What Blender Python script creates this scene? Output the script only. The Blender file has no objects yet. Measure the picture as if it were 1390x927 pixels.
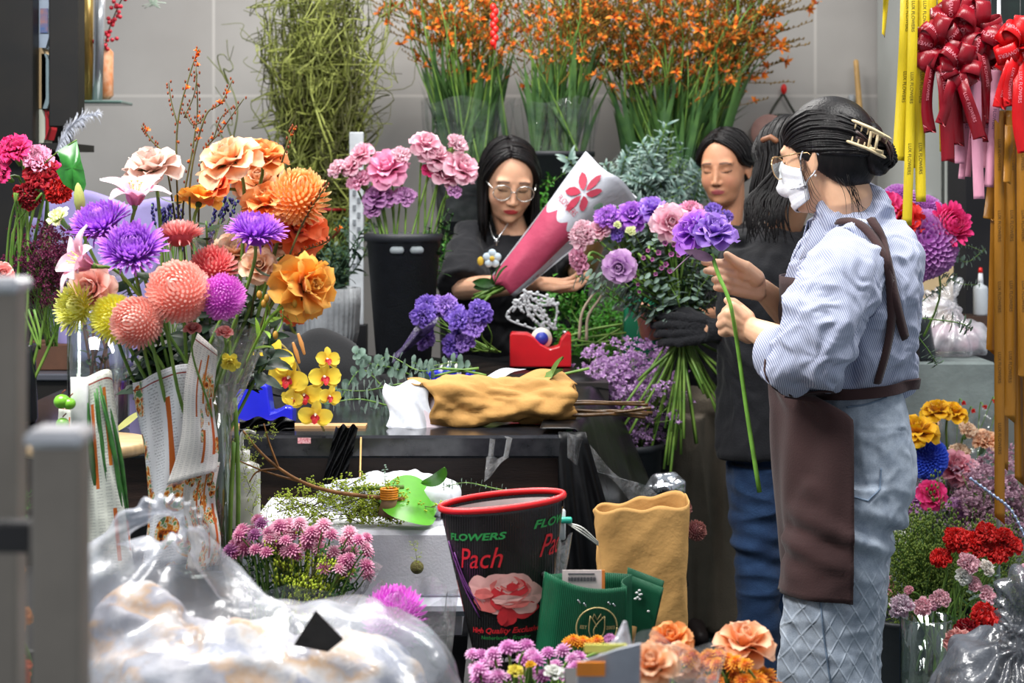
import bpy,math,random
import numpy as np
from mathutils import Vector,Matrix,noise as mnoise
C=bpy.context.scene.collection
PI=math.pi
F=2400.0;CZ=1.38
rnd=random.Random(7)
def P(px,py,Y):
 """world point seen at pixel (px, py) at the distance Y"""
 return Vector(((px-695)*Y/F,Y,CZ-(py-260)*Y/F))
def V(*a):return Vector(a)
# ------------------------------------------------------------------ scene / camera
sc=bpy.context.scene
sc.view_settings.view_transform='Standard'
sc.view_settings.look='None'
sc.view_settings.gamma=1.0
sc.view_settings.use_curve_mapping=False
sc.view_settings.exposure=0.32
cam=bpy.data.cameras.new('camera');camo=bpy.data.objects.new('camera',cam);C.objects.link(camo)
cam.sensor_width=36.0;cam.lens=36.0*F/1390.0
cam.shift_y=-(463.5-260)/1390.0
camo.location=(0,0,CZ);camo.rotation_euler=(PI/2,0,0)
cam.dof.use_dof=True;cam.dof.focus_distance=3.62;cam.dof.aperture_fstop=6.0
cam.clip_start=.05
sc.camera=camo
# ------------------------------------------------------------------ materials
_m={}
def srgb(c):
 if isinstance(c,str):
  c=tuple(int(c[i:i+2],16)/255 for i in(0,2,4))
 return tuple(x/12.92 if x<=.04045 else((x+.055)/1.055)**2.4 for x in c)+(1,)
class NT:
 def __init__(s,name):
  s.m=bpy.data.materials.new(name);s.m.use_nodes=True
  s.t=s.m.node_tree;s.n=s.t.nodes;s.n.clear();s.out=s.n.new('ShaderNodeOutputMaterial')
 def new(s,typ,**kw):
  nd=s.n.new('ShaderNode'+typ)
  for k,v in kw.items():
   if k[0]=='_':setattr(nd,k[1:],v)
   else:
    try:nd.inputs[k.replace('__',' ')].default_value=v
    except Exception:nd.inputs[int(k[1:])].default_value=v
  return nd
 def link(s,a,b):s.t.links.new(a,b)
 def mix(s,fac,a,b,mode='MIX'):
  nd=s.n.new('ShaderNodeMix');nd.data_type='RGBA';nd.blend_type=mode
  for i,v in((0,fac),(6,a),(7,b)):
   if hasattr(v,'is_linked')or hasattr(v,'links'):s.link(v,nd.inputs[i])
   else:nd.inputs[i].default_value=v
  return nd.outputs[2]
 def noise(s,scale,detail=3,co=None,rough=.55):
  nd=s.new('TexNoise',Scale=scale,Detail=detail,Roughness=rough)
  s.link(co if co else s.obj(),nd.inputs['Vector']);return nd.outputs['Fac']
 def obj(s):return s.new('TexCoord').outputs['Object']
 def stretch(s,sx,sy,sz,co=None):
  mp=s.new('Mapping');mp.inputs['Scale'].default_value=(sx,sy,sz)
  s.link(co if co else s.obj(),mp.inputs['Vector']);return mp.outputs['Vector']
 def ramp(s,fac,stops):
  nd=s.n.new('ShaderNodeValToRGB');e=nd.color_ramp.elements
  while len(e)<len(stops):e.new(.5)
  for i,(p,c)in enumerate(stops):e[i].position=p;e[i].color=c if len(c)==4 else tuple(c)+(1,)
  s.link(fac,nd.inputs[0]);return nd.outputs['Color']
 def bump(s,h,strength=.3,dist=.01):
  b=s.new('Bump',Strength=strength,Distance=dist);s.link(h,b.inputs['Height']);return b.outputs['Normal']
 def prin(s,col,rough=.5,metal=0,spec=.5,nrm=None,sheen=0,trans=0,coat=0):
  b=s.new('BsdfPrincipled',Roughness=rough,Metallic=metal)
  b.inputs['Specular IOR Level'].default_value=spec
  b.inputs['Transmission Weight'].default_value=trans
  b.inputs['Sheen Weight'].default_value=sheen
  b.inputs['Coat Weight'].default_value=coat
  if hasattr(col,'links'):s.link(col,b.inputs['Base Color'])
  else:b.inputs['Base Color'].default_value=col
  if nrm:s.link(nrm,b.inputs['Normal'])
  return b.outputs[0]
 def end(s,sh):s.link(sh,s.out.inputs['Surface']);return s.m
def mat(name,col,rough=.5,metal=0,spec=.5,var=.12,vs=20,bump=0,bs=60,sheen=0,coat=0,stretch=None,col2=None):
 """plain procedural material: colour with a little noise of its own, optional bump"""
 if name in _m:return _m[name]
 t=NT(name);c=srgb(col)
 co=t.stretch(*stretch)if stretch else t.obj()
 f=t.noise(vs,4,co)
 lo=srgb(col2)if col2 else tuple(x*(1-var*1.6)for x in c[:3])+(1,)
 hi=c if col2 else tuple(min(1,x*(1+var))for x in c[:3])+(1,)
 cc=t.ramp(f,[(.32,lo),(.68,hi)])
 nrm=t.bump(t.noise(bs,4,co),min(1,bump*2.5),.004)if bump else None
 _m[name]=t.end(t.prin(cc,rough,metal,spec,nrm,sheen,0,coat));return _m[name]
def petal_mat(name,base,tip,mid=None,rough=.55,trans=.3,vein=.1,mp=.5):
 """petal pigment from base (g=0) to tip (g=1), a bit of light passing through"""
 if name in _m:return _m[name]
 t=NT(name)
 a=t.new('Attribute',_attribute_name='g')
 st=[(0,srgb(base)),(mp,srgb(mid)),(1,srgb(tip))]if mid else[(0,srgb(base)),(1,srgb(tip))]
 col=t.ramp(a.outputs['Fac'],st)
 f=t.noise(90,3)
 dark=t.ramp(f,[(.3,(1-vein*2,)*3),(.7,(1,1,1))])
 col=t.mix(1.0,col,dark,'MULTIPLY')
 oi=t.new('ObjectInfo');hs=t.new('HueSaturation')
 mr=t.new('MapRange');t.link(oi.outputs['Random'],mr.inputs[0]);mr.inputs[3].default_value=.9;mr.inputs[4].default_value=1.1
 t.link(mr.outputs[0],hs.inputs['Value']);t.link(col,hs.inputs['Color']);col=hs.outputs[0]
 b=t.prin(col,rough,0,.3,None,.15)
 if trans:
  tr=t.new('BsdfTranslucent');t.link(col,tr.inputs[0])
  mx=t.new('MixShader',Fac=trans);t.link(b,mx.inputs[1]);t.link(tr.outputs[0],mx.inputs[2]);b=mx.outputs[0]
 _m[name]=t.end(b);return _m[name]
def film_mat(name,col='ffffff',haze=.12,gloss=.35,rough=.08,bs=14,bd=.02,edge=.5):
 """thin clear plastic film: see-through, shiny creases, a little milky"""
 if name in _m:return _m[name]
 t=NT(name)
 co=t.obj()
 n1=t.noise(bs,5,co,.6)
 nrm=t.bump(n1,1.0,bd)
 tr=t.new('BsdfTransparent');tr.inputs[0].default_value=(.97,.97,.98,1)
 gl=t.new('BsdfGlossy',Roughness=rough);t.link(nrm,gl.inputs['Normal'])
 df=t.prin(srgb(col),.35,0,.6,nrm)
 fr=t.new('LayerWeight',Blend=.25);t.link(nrm,fr.inputs['Normal'])
 ma=t.new('Math',_operation='MULTIPLY_ADD');t.link(fr.outputs['Facing'],ma.inputs[0]);ma.inputs[1].default_value=edge;ma.inputs[2].default_value=gloss*.25
 m1=t.new('MixShader');t.link(ma.outputs[0],m1.inputs[0]);t.link(tr.outputs[0],m1.inputs[1]);t.link(gl.outputs[0],m1.inputs[2])
 # milky haze follows the creases
 r=t.new('MapRange');t.link(t.noise(bs*.7,4,co),r.inputs[0]);r.inputs[1].default_value=.35;r.inputs[2].default_value=.7;r.inputs[3].default_value=haze*.3;r.inputs[4].default_value=haze*1.6
 m2=t.new('MixShader');t.link(r.outputs[0],m2.inputs[0]);t.link(m1.outputs[0],m2.inputs[1]);t.link(df,m2.inputs[2])
 _m[name]=t.end(m2.outputs[0]);return _m[name]
def glass_mat(name,col='f2f8f6',fac=.16):
 if name in _m:return _m[name]
 t=NT(name)
 tr=t.new('BsdfTransparent');tr.inputs[0].default_value=srgb(col)
 gl=t.new('BsdfGlossy',Roughness=.03)
 fr=t.new('LayerWeight',Blend=.35)
 ma=t.new('Math',_operation='MULTIPLY_ADD');t.link(fr.outputs['Facing'],ma.inputs[0]);ma.inputs[1].default_value=.55;ma.inputs[2].default_value=fac*.3
 m1=t.new('MixShader');t.link(ma.outputs[0],m1.inputs[0]);t.link(tr.outputs[0],m1.inputs[1]);t.link(gl.outputs[0],m1.inputs[2])
 _m[name]=t.end(m1.outputs[0]);return _m[name]
 # ------------------------------------------------------------------ mesh builder
class MB:
 def __init__(s):s.v=[];s.f=[];s.g=[];s.mi=[];s.n=0
 def add(s,v,f,g=0.,m=0,M=None):
  v=np.asarray(v,dtype=float).reshape(-1,3)
  if M is not None:
   A=np.array(M);v=v@A[:3,:3].T+A[:3,3]
  s.v.append(v);n=s.n
  s.f.extend([tuple(i+n for i in q)for q in f]);s.mi.extend([m]*len(f))
  s.g.append(np.full(len(v),g)if np.isscalar(g)else np.asarray(g,float));s.n+=len(v)
  return s
 def grid(s,A,g=0.,m=0,cu=False,cv=False,M=None,caps=False):
  """A: (nu, nv, 3); cv wraps the second index"""
  nu,nv=A.shape[:2];f=[]
  for i in range(nu if cu else nu-1):
   for j in range(nv if cv else nv-1):
    a=i*nv+j;b=i*nv+(j+1)%nv;c=((i+1)%nu)*nv+(j+1)%nv;d=((i+1)%nu)*nv+j
    f.append((a,b,c,d))
  if caps:f.append(tuple(range(nv))[::-1]);f.append(tuple(range((nu-1)*nv,nu*nv)))
  return s.add(A.reshape(-1,3),f,g if np.isscalar(g)else np.asarray(g).reshape(-1),m,M)
 def tube(s,pts,r,seg=8,g=0.,m=0,flat=1.0,round_=False,M=None,up=None,closed=True):
  pts=[np.array(p,float)for p in pts];n=len(pts)
  rr=[r]*n if np.isscalar(r)else list(r)
  if len(rr)!=n:rr=list(np.interp(np.linspace(0,1,n),np.linspace(0,1,len(rr)),rr))
  if round_:
   e0=pts[0]-pts[1];e0=e0/(np.linalg.norm(e0)+1e-9);e1=pts[-1]-pts[-2];e1=e1/(np.linalg.norm(e1)+1e-9)
   ks=[(.97,.2),(.75,.66),(.4,.92)]
   pre=[(pts[0]+e0*rr[0]*a,rr[0]*b)for a,b in ks];post=[(pts[-1]+e1*rr[-1]*a,rr[-1]*b)for a,b in ks[::-1]]
   pts=[p for p,_ in pre]+pts+[p for p,_ in post];rr=[q for _,q in pre]+rr+[q for _,q in post];n=len(pts)
  P_=np.array(pts);T=np.gradient(P_,axis=0);T/=(np.linalg.norm(T,axis=1,keepdims=True)+1e-9)
  u=np.array(up,float)if up is not None else(np.array([0,0,1.])if abs(T[0][2])<.9 else np.array([1.,0,0]))
  ring=[];an=np.linspace(0,2*PI,seg,endpoint=False)
  for i in range(n):
   u=u-T[i]*u.dot(T[i]);u/=(np.linalg.norm(u)+1e-9);w=np.cross(T[i],u)
   ring.append(P_[i]+rr[i]*(np.outer(np.cos(an),u)*flat+np.outer(np.sin(an),w)))
  gg=g if np.isscalar(g)else np.repeat(np.interp(np.linspace(0,1,n),np.linspace(0,1,len(g)),g),seg)
  return s.grid(np.array(ring),gg,m,cv=True,M=M,caps=closed)
 def ell(s,c,r,M=None,seg=16,rings=10,g=0.,m=0,rot=None):
  r=(r,r,r)if np.isscalar(r)else r
  th=np.linspace(.02,PI-.02,rings);ph=np.linspace(0,2*PI,seg,endpoint=False)
  A=np.stack([np.outer(np.sin(th),np.cos(ph))*r[0],np.outer(np.sin(th),np.sin(ph))*r[1],np.outer(np.cos(th),np.ones(seg))*r[2]],-1)
  if rot is not None:A=A@np.array(rot)[:3,:3].T
  A=A+np.array(c,float)
  return s.grid(A[:,::-1],g,m,cv=True,M=M,caps=True)
 def box(s,c,d,M=None,m=0,g=0.,bev=0,rot=None):
  x,y,z=[q/2 for q in d];b=min(bev,x*.9,y*.9,z*.9)
  if b<=0:
   v=[(i*x,j*y,k*z)for i in(-1,1)for j in(-1,1)for k in(-1,1)]
   f=[(0,1,3,2),(4,6,7,5),(0,4,5,1),(2,3,7,6),(0,2,6,4),(1,5,7,3)]
  else:
   v=[];idx={}
   for i in(-1,1):
    for j in(-1,1):
     for k in(-1,1):
      for a in range(3):
       p=[i*(x-b),j*(y-b),k*(z-b)];p[a]=(i*x,j*y,k*z)[a];idx[(i,j,k,a)]=len(v);v.append(p)
   f=[]
   def q(l):
    l=[idx[t]for t in l];pts=np.array([v[t]for t in l]);n_=np.cross(pts[1]-pts[0],pts[2]-pts[0])
    f.append(tuple(l)if n_.dot(pts.mean(0))>0 else tuple(l[::-1]))
   for a in range(3):
    o=[t for t in range(3)if t!=a]
    for sg in(-1,1):
     l=[]
     for(p_,r_)in((-1,-1),(1,-1),(1,1),(-1,1)):
      k=[0,0,0];k[a]=sg;k[o[0]]=p_;k[o[1]]=r_;l.append((k[0],k[1],k[2],a))
     q(l)
    for s1 in(-1,1):
     for s2 in(-1,1):
      k1=[0,0,0];k1[o[0]]=s1;k1[o[1]]=s2;k1[a]=-1;k2=list(k1);k2[a]=1
      q([(*k1,o[0]),(*k2,o[0]),(*k2,o[1]),(*k1,o[1])])
   for i in(-1,1):
    for j in(-1,1):
     for k in(-1,1):q([(i,j,k,0),(i,j,k,1),(i,j,k,2)])
  v=np.array(v,float)
  if rot is not None:v=v@np.array(rot)[:3,:3].T
  return s.add(v+np.array(c,float),f,g,m,M)
 def lathe(s,prof,c=(0,0,0),seg=32,m=0,g=0.,M=None,sx=1,sy=1,fn=None):
  an=np.linspace(0,2*PI,seg,endpoint=False)
  A=np.array([[(r*math.cos(a)*sx,r*math.sin(a)*sy,z)for a in an]for r,z in prof])
  if fn is not None:A=fn(A)
  return s.grid(A+np.array(c,float),g,m,cv=True,M=M,caps=True)
 def mesh(s,name):
  me=bpy.data.meshes.new(name)
  v=np.concatenate(s.v)if s.v else np.zeros((0,3))
  me.from_pydata(v.tolist(),[],s.f)
  at=me.attributes.new('g','FLOAT','POINT');at.data.foreach_set('value',np.concatenate(s.g).astype('f')if s.g else[])
  return me
 def build(s,name,mats,parent=None,smooth=True,loc=None):
  me=s.mesh(name)
  if loc is not None:me.transform(Matrix.Translation(-Vector(loc)))
  mats=mats if isinstance(mats,(list,tuple))else[mats]
  for q in mats:me.materials.append(q)
  if len(mats)>1:me.polygons.foreach_set('material_index',s.mi)
  if smooth:me.polygons.foreach_set('use_smooth',[True]*len(me.polygons))
  me.update()
  return link(name,me,parent,loc)
def woff(o):
 w=Vector((0,0,0))
 while o is not None:w+=o.location;o=o.parent
 return w
def link(name,me,parent=None,loc=None):
 o=bpy.data.objects.new(name,me);C.objects.link(o)
 if loc is not None:o.location=loc
 if parent is not None:
  o.parent=parent
  if loc is None:o.location=-woff(parent)
 return o
def thing(name,label,cat,loc=(0,0,0),group=None):
 """an Empty at the thing's base; children are built in world coordinates and shifted back"""
 o=bpy.data.objects.new(name,None);C.objects.link(o);o.location=loc;o.empty_display_size=.03
 return tag(o,label,cat,group)
def tag(o,label,cat,group=None,kind=None):
 o['label']=label;o['category']=cat
 if group:o['group']=group
 if kind:o['kind']=kind
 return o
def struct(o):o['kind']='structure';return o
def set_origin(o,loc):
 """move a top-level object's origin to loc without moving its mesh"""
 d=Vector(loc)-o.location;o.data.transform(Matrix.Translation(-d));o.location=loc;return o
def frame(z,x=None):
 """3x3 rotation with local Z along z"""
 z=Vector(z).normalized();x=Vector(x)if x is not None else(Vector((1,0,0))if abs(z.x)<.8 else Vector((0,1,0)))
 y=z.cross(x).normalized();x=y.cross(z).normalized()
 return Matrix((x,y,z)).transposed()
def TR(loc,R=None,s=1.0):
 M=(R or Matrix.Identity(3)).to_4x4();M=Matrix.Translation(loc)@M@Matrix.Scale(s,4);return M
def spline(pts,n=24):
 """Catmull-Rom through the points"""
 p=[np.array(q,float)for q in pts]
 if len(p)==2:return[p[0]+(p[1]-p[0])*t for t in np.linspace(0,1,n)]
 p=[2*p[0]-p[1]]+p+[2*p[-1]-p[-2]];out=[];m=len(p)-3
 for t in np.linspace(0,m-1e-6,n):
  i=int(t);u=t-i;a,b,c,d=p[i:i+4]
  out.append(.5*((2*b)+(-a+c)*u+(2*a-5*b+4*c-d)*u*u+(-a+3*b-3*c+d)*u**3))
 return out
 # smooth pseudo noise, vectorised
_rs=np.random.RandomState(3)
_K=_rs.normal(size=(40,3));_PH=_rs.uniform(0,6.28,40)
def nz(p,freq=1.0,o=0,n=7):
 p=np.asarray(p)*freq;r=0
 for i in range(n):
  k=_K[(i+o)%40];r=r+np.sin(p@k*1.7+_PH[(i+o*3)%40]+1.3*np.sin(p@_K[(i+o+11)%40]+_PH[(i+5)%40]))
 return r/n*1.8
def remesh(mb,voxel,it=4,fac=.5,name='m'):
 me=mb.mesh(name);ob=bpy.data.objects.new('tmp',me);C.objects.link(ob)
 md=ob.modifiers.new('r','REMESH');md.mode='VOXEL';md.voxel_size=voxel
 if it:
  sm=ob.modifiers.new('s','SMOOTH');sm.iterations=it;sm.factor=fac
 bpy.context.view_layer.update()
 dg=bpy.context.evaluated_depsgraph_get()
 me2=bpy.data.meshes.new_from_object(ob.evaluated_get(dg))
 bpy.data.objects.remove(ob);bpy.data.meshes.remove(me)
 me2.polygons.foreach_set('use_smooth',[True]*len(me2.polygons));me2.name=name
 return me2
def getv(me):
 a=np.empty(len(me.vertices)*3,'f');me.vertices.foreach_get('co',a);return a.reshape(-1,3).astype(float)
def getn(me):
 a=np.empty(len(me.vertices)*3,'f');me.vertex_normals.foreach_get('vector',a);return a.reshape(-1,3).astype(float)
def setv(me,v):me.vertices.foreach_set('co',np.asarray(v,'f').reshape(-1));me.update()
def displace(me,fn):
 v=getv(me);n=getn(me);d=fn(v,n);setv(me,v+(n*d[:,None]if d.ndim==1 else d))
def setcol(me,col,name='Col'):
 at=me.attributes.new(name,'FLOAT_COLOR','POINT');at.data.foreach_set('color',np.asarray(col,'f').reshape(-1))
 # ================================================================== SETTING
def quadbox(name,x0,x1,y0,y1,z0,z1,m,kind='structure',bev=0):
 b=MB();b.box(((x0+x1)/2,(y0+y1)/2,(z0+z1)/2),(x1-x0,y1-y0,z1-z0),bev=bev);o=b.build(name,m,smooth=False)
 if kind:o['kind']=kind
 return o
def wall_mat():
 t=NT('wall_tile');br=t.n.new('ShaderNodeTexBrick');br.offset=0;
 mp=t.new('Mapping');mp.inputs['Rotation'].default_value=(PI/2,0,0);mp.inputs['Location'].default_value=(1.1475,0,1.748)
 sp=t.new('SeparateXYZ');t.link(t.obj(),sp.inputs[0]);cb=t.new('CombineXYZ')
 ax=t.new('Math',_operation='ADD');t.link(sp.outputs['X'],ax.inputs[0]);ax.inputs[1].default_value=1.1475+2.314*3
 az=t.new('Math',_operation='ADD');t.link(sp.outputs['Z'],az.inputs[0]);az.inputs[1].default_value=-1.748+1.2*3
 t.link(ax.outputs[0],cb.inputs[0]);t.link(az.outputs[0],cb.inputs[1]);t.link(cb.outputs[0],br.inputs['Vector'])
 br.inputs['Scale'].default_value=1;br.inputs['Brick Width'].default_value=2.314;br.inputs['Row Height'].default_value=1.2;br.inputs['Mortar Size'].default_value=.006
 br.inputs['Mortar Smooth'].default_value=.1
 f=t.ramp(t.noise(2.2,5),[(.3,srgb('a9a5a1')),(.7,srgb('b6b3af'))])
 br.inputs['Mortar'].default_value=srgb('c6c2bd');t.link(f,br.inputs['Color1']);t.link(f,br.inputs['Color2'])
 return t.end(t.prin(br.outputs['Color'],.45,0,.4))
quadbox('wall_back',-3.2,3.2,6.8,6.9,0,3.4,wall_mat())
fl=mat('floor_tile','5b6a6c',.35,0,.5,.2,3,.1,30,col2='3d4a4e')
quadbox('floor',-3.2,3.2,.3,6.8,-.06,0,fl)
# ================================================================== PEOPLE
def skin_mat(name):
 if name in _m:return _m[name]
 t=NT(name);a=t.new('Attribute',_attribute_name='Col')
 f=t.ramp(t.noise(60,4),[(.3,(.93,.91,.9)),(.7,(1,1,1))])
 col=t.mix(1.0,a.outputs['Color'],f,'MULTIPLY')
 n=t.new('BsdfPrincipled',Roughness=.48);t.link(col,n.inputs['Base Color'])
 n.inputs['Subsurface Weight'].default_value=.15;n.inputs['Subsurface Radius'].default_value=(.012,.005,.003)
 n.inputs['Specular IOR Level'].default_value=.4
 t.link(t.bump(t.noise(400,2),.12,.002),n.inputs['Normal'])
 _m[name]=t.end(n.outputs[0]);return _m[name]
def smin(a,b,k):
 h=np.clip(.5+.5*(b-a)/k,0,1);return b*(1-h)+a*h-k*h*(1-h)
def sd_ell(p,c,r):
 q=(p-np.array(c))/np.array(r);l=np.linalg.norm(q,axis=-1);g=np.linalg.norm(q/np.array(r),axis=-1)+1e-9
 return l*(l-1)/g
def sd_cap(p,a,b,r0,r1=None):
 a=np.array(a,float);b=np.array(b,float);r1=r0 if r1 is None else r1
 h=np.clip(((p-a)@(b-a))/((b-a)@(b-a)),0,1);return np.linalg.norm(p-a-h[...,None]*(b-a),axis=-1)-(r0+(r1-r0)*h)
def head_sdf(p,w=1.0):
 """x right, y forward, z up, metres; origin between the ears"""
 q=np.array(p,float);ax=q*[1,1,1];ax[...,0]=np.abs(q[...,0])/w
 d=sd_ell(ax,(0,-.012,.035),(.074,.094,.088))
 d=smin(d,sd_ell(ax,(0,.030,-.020),(.061,.060,.080)),.03)
 d=smin(d,sd_ell(ax,(0,.040,-.078),(.040,.036,.030)),.03)
 d=smin(d,sd_ell(ax,(.030,.050,-.030),(.030,.030,.030)),.02)
 d=smin(d,sd_ell(ax,(.028,.074,.029),(.024,.012,.008)),.014)
 d=-smin(-d,sd_ell(ax,(.031,.096,.010),(.019,.013,.012)),.012)
 d=smin(d,sd_ell(ax,(.031,.0715,.009),(.0145,.0135,.0115)),.004)
 d=smin(d,sd_cap(ax,(0,.086,.014),(0,.102,-.026),.0055,.0085),.010)
 d=smin(d,sd_ell(ax,(0,.103,-.030),(.0095,.0085,.0075)),.005)
 d=smin(d,sd_ell(ax,(.0115,.094,-.033),(.0065,.0085,.006)),.004)
 d=smin(d,sd_ell(ax,(0,.078,-.058),(.026,.013,.016)),.012)
 d=smin(d,sd_ell(ax,(0,.0875,-.0545),(.021,.0075,.0042)),.003)
 d=smin(d,sd_ell(ax,(0,.0865,-.0635),(.018,.0075,.0050)),.003)
 d=smin(d,sd_ell(ax,(0,.074,-.090),(.017,.014,.013)),.014)
 return d
def hair_sdf(p,front=.012,vol=1.0):
 q=np.array(p,float);q[...,0]=np.abs(q[...,0])
 d=sd_ell(q,(0,-.016,.030),(.085*vol,.104*vol,.101*vol))
 d=smin(d,sd_ell(q,(0,-.03,-.02),(.074*vol,.078*vol,.07)),.03)
 pl=.74*q[...,1]-.67*q[...,2]-front
 return-smin(-d,-pl,.008)
def star(fn,nu=110,nv=150,rmax=.17,c=(0,0,0)):
 th=np.linspace(.01,PI-.01,nu);ph=np.linspace(0,2*PI,nv,endpoint=False)
 D=np.stack([np.outer(np.sin(th),np.cos(ph)),np.outer(np.sin(th),np.sin(ph)),np.outer(np.cos(th),np.ones(nv))],-1)
 R=np.full(D.shape[:2],.01);done=np.zeros(R.shape,bool)
 for r in np.linspace(rmax,.01,260):
  s_=fn(D*r+np.array(c))<0;new=s_&~done;R[new]=r;done|=new
 lo=R.copy();hi=R+(rmax-.01)/259
 for _ in range(7):
  mid=(lo+hi)/2;ins=fn(D*mid[...,None]+np.array(c))<0;lo=np.where(ins,mid,lo);hi=np.where(ins,hi,mid)
 return(D*lo[...,None]+np.array(c))[:,::-1]
def surf_r(fn,d,rmax=.2):
 """distance along the unit directions d (n,3) to the surface of fn"""
 R=np.full(len(d),.01);done=np.zeros(len(d),bool)
 for r in np.linspace(rmax,.01,300):
  s_=fn(d*r)<0;new=s_&~done;R[new]=r;done|=new
 lo=R.copy();hi=R+(rmax-.01)/299
 for _ in range(8):
  mid=(lo+hi)/2;ins=fn(d*mid[:,None])<0;lo=np.where(ins,mid,lo);hi=np.where(ins,hi,mid)
 return lo
def push_out(A,bts,off,cen):
 """keep a cloth sheet outside the bodies it lies on"""
 A=np.array(A,float);sh=A.shape;Q=A.reshape(-1,3)
 for i,q in enumerate(Q):
  c=Vector((cen[0],cen[1],q[2]));d=Vector(q)-c;L=d.length;d.normalize()
  for bt in bts:
   h_=bt.ray_cast(c+d*.6,-d,.6)
   if h_[0]is not None:
    r=(h_[0]-c).length+off
    if r>L:L=r
  Q[i]=c+d*L
 return Q.reshape(sh)
_head={}
def head_pieces(mb,M,w=1.0):
 if w not in _head:_head[w]=star(lambda p:head_sdf(p,w))
 mb.grid(_head[w],cv=True,M=M,caps=True)
 for s in(-1,1):
  R=Matrix.Rotation(s*.25,3,'Z')
  mb.ell((s*.077*w,-.010,-.004),(.006,.018,.030),M=M,rot=R)
  mb.tube(spline([(s*.077*w,.002,.014),(s*.081*w,-.008,.024),(s*.084*w,-.020,.018),(s*.083*w,-.022,.0),(s*.079*w,-.012,-.024),(s*.076*w,-.004,-.032)],12),.0042,8,round_=True,M=M)
def paint(me,heads,skin,lips,name='Col',brow=(.03,.02,.018),nails=None):
 v=getv(me);n=len(v);base=np.array(srgb(skin));col=np.tile(base,(n,1))
 for M,wd in heads:
  q=np.array(M.inverted());q=v@q[:3,:3].T+q[:3,3];q[:,0]/=wd;ax=np.abs(q[:,0])
  front=q[:,1]>.045
  def blend(mask,c,k=1.0):
   mask=(np.clip(mask,0,1)*k*front)[:,None];col[:]=col*(1-mask)+np.array(srgb(c)if isinstance(c,str)else tuple(c)+(1,))*mask
  blend(1.2-np.sqrt((ax-.038)**2+(q[:,2]+.028)**2)/.022,'d0806c',.35)
  lipz=np.where(q[:,2]>-.0590,(q[:,2]+.0590)/(.0072-.10*ax),(q[:,2]+.0590)/.0095)
  e=(ax/.0225)**2+lipz**2
  blend((1.15-e)*5*(q[:,1]>.07),lips,.92)
  blend(1-np.abs(q[:,2]+.0590)/.0012,'4a1a1c',.7*1.0)if False else None
  zl=q[:,2]+.0590;blend((1-np.abs(zl)/.0014)*(ax<.021)*(q[:,1]>.07),'5a2024',.8)
  bz=q[:,2]-(.0325-.22*np.clip(ax-.034,0,1)**1.0*1.0-.05*np.abs(ax-.034))
  blend((1-np.abs(bz)/.0042)*3*(ax>.014)*(ax<.050),brow,.8)
  ez=q[:,2]-(.0015+((ax-.031)/.016)**2*.0035)
  blend((1-np.abs(ez)/.0022)*3*(ax>.0165)*(ax<.0475),(.012,.009,.008),.95)
  cz=q[:,2]-(.0160-((ax-.031)/.016)**2*.004)
  blend((1-np.abs(cz)/.0016)*(ax>.018)*(ax<.045),'7a4a3c',.55)
  blend((1-np.sqrt((ax-.0075)**2+(q[:,2]+.0405)**2)/.0035)*2,'552a22',.8)
 setcol(me,col,name)
def finger(mb,pts,r=.0075,k=1.0):
 p=spline(pts,9);mb.tube(p,[r*1.08*k,r*1.0*k,r*1.06*k,r*.95*k,r*.8*k],10,round_=True)
def arm(mb,sh,el,wr,r=(.040,.037,.034,.028,.024)):
 sh,el,wr=Vector(sh),Vector(el),Vector(wr)
 mb.tube([sh,sh.lerp(el,.5),el],[r[0],r[1],r[2]],14,round_=True)
 mb.tube([el,el.lerp(wr,.3),el.lerp(wr,.7),wr],[r[2],r[2]*1.02,r[3]*1.05,r[4]],14,round_=True)
def auto_hand(mb,wr,d,nrm,side,curl=.5,s=1.0,spread=.12,thumb_out=.6):
 """palm and five fingers; d = wrist to knuckles, nrm = way the palm faces, side = +1/-1 which way the thumb lies"""
 d=Vector(d).normalized();nrm=(Vector(nrm)-d*Vector(nrm).dot(d)).normalized();t=d.cross(nrm)*side;wr=Vector(wr)
 L=[(.040,.024,.020),(.044,.027,.021),(.041,.025,.020),(.032,.019,.018)]
 for i in range(4):
  o=(1.5-i)*.0195*s;k0=wr+t*o*.55+d*.012*s;k1=wr+d*(.082-.004*abs(i-1))*s+t*o
  mb.tube([k0,k0.lerp(k1,.5),k1],[.0135*s,.0125*s,.0105*s],10,round_=True)
  dd=(d+t*(1.5-i)*spread).normalized();p=k1;pts=[k1];a=0
  c=curl[i]if isinstance(curl,(list,tuple))else curl
  for j in range(3):
   a+=c*(.9,1.2,.8)[j];v=dd*math.cos(a)+nrm*math.sin(a);p=p+v*L[i][j]*s;pts.append(p.copy())
  for a_,b_,ra,rb in((0,1,.0088,.0082),(1,2,.0082,.0074),(2,3,.0074,.0062)):
   mb.tube([pts[a_],pts[b_]],[ra*s,rb*s],10,round_=True)
 b=wr+d*.022*s+t*.020*s;m=b+d*.030*s+t*.020*thumb_out*2*s+nrm*.012*s;e=m+(d*.9+t*.35*thumb_out+nrm*.35).normalized()*.032*s;q=e+(d+nrm*.3).normalized()*.024*s
 mb.tube([b,m],[.015*s,.0115*s],10,round_=True);mb.tube([m,e],[.0105*s,.009*s],10,round_=True);mb.tube([e,q],[.009*s,.007*s],10,round_=True)
def cloth_mat(name,col,rough=.85,bump=.15,bs=300,var=.06,sheen=.1):
 return mat(name,col,rough,0,.25,var,14,bump,bs,sheen)
def hair_mat():
 if 'hair' in _m:return _m['hair']
 t=NT('hair');f=t.noise(60,5,t.stretch(1,1,.2))
 c=t.ramp(f,[(.3,srgb('070708')),(.75,srgb('181415'))])
 _m['hair']=t.end(t.prin(c,.40,0,.22,t.bump(t.noise(240,3,t.stretch(1,1,.15)),.35,.004)));return _m['hair']
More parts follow.
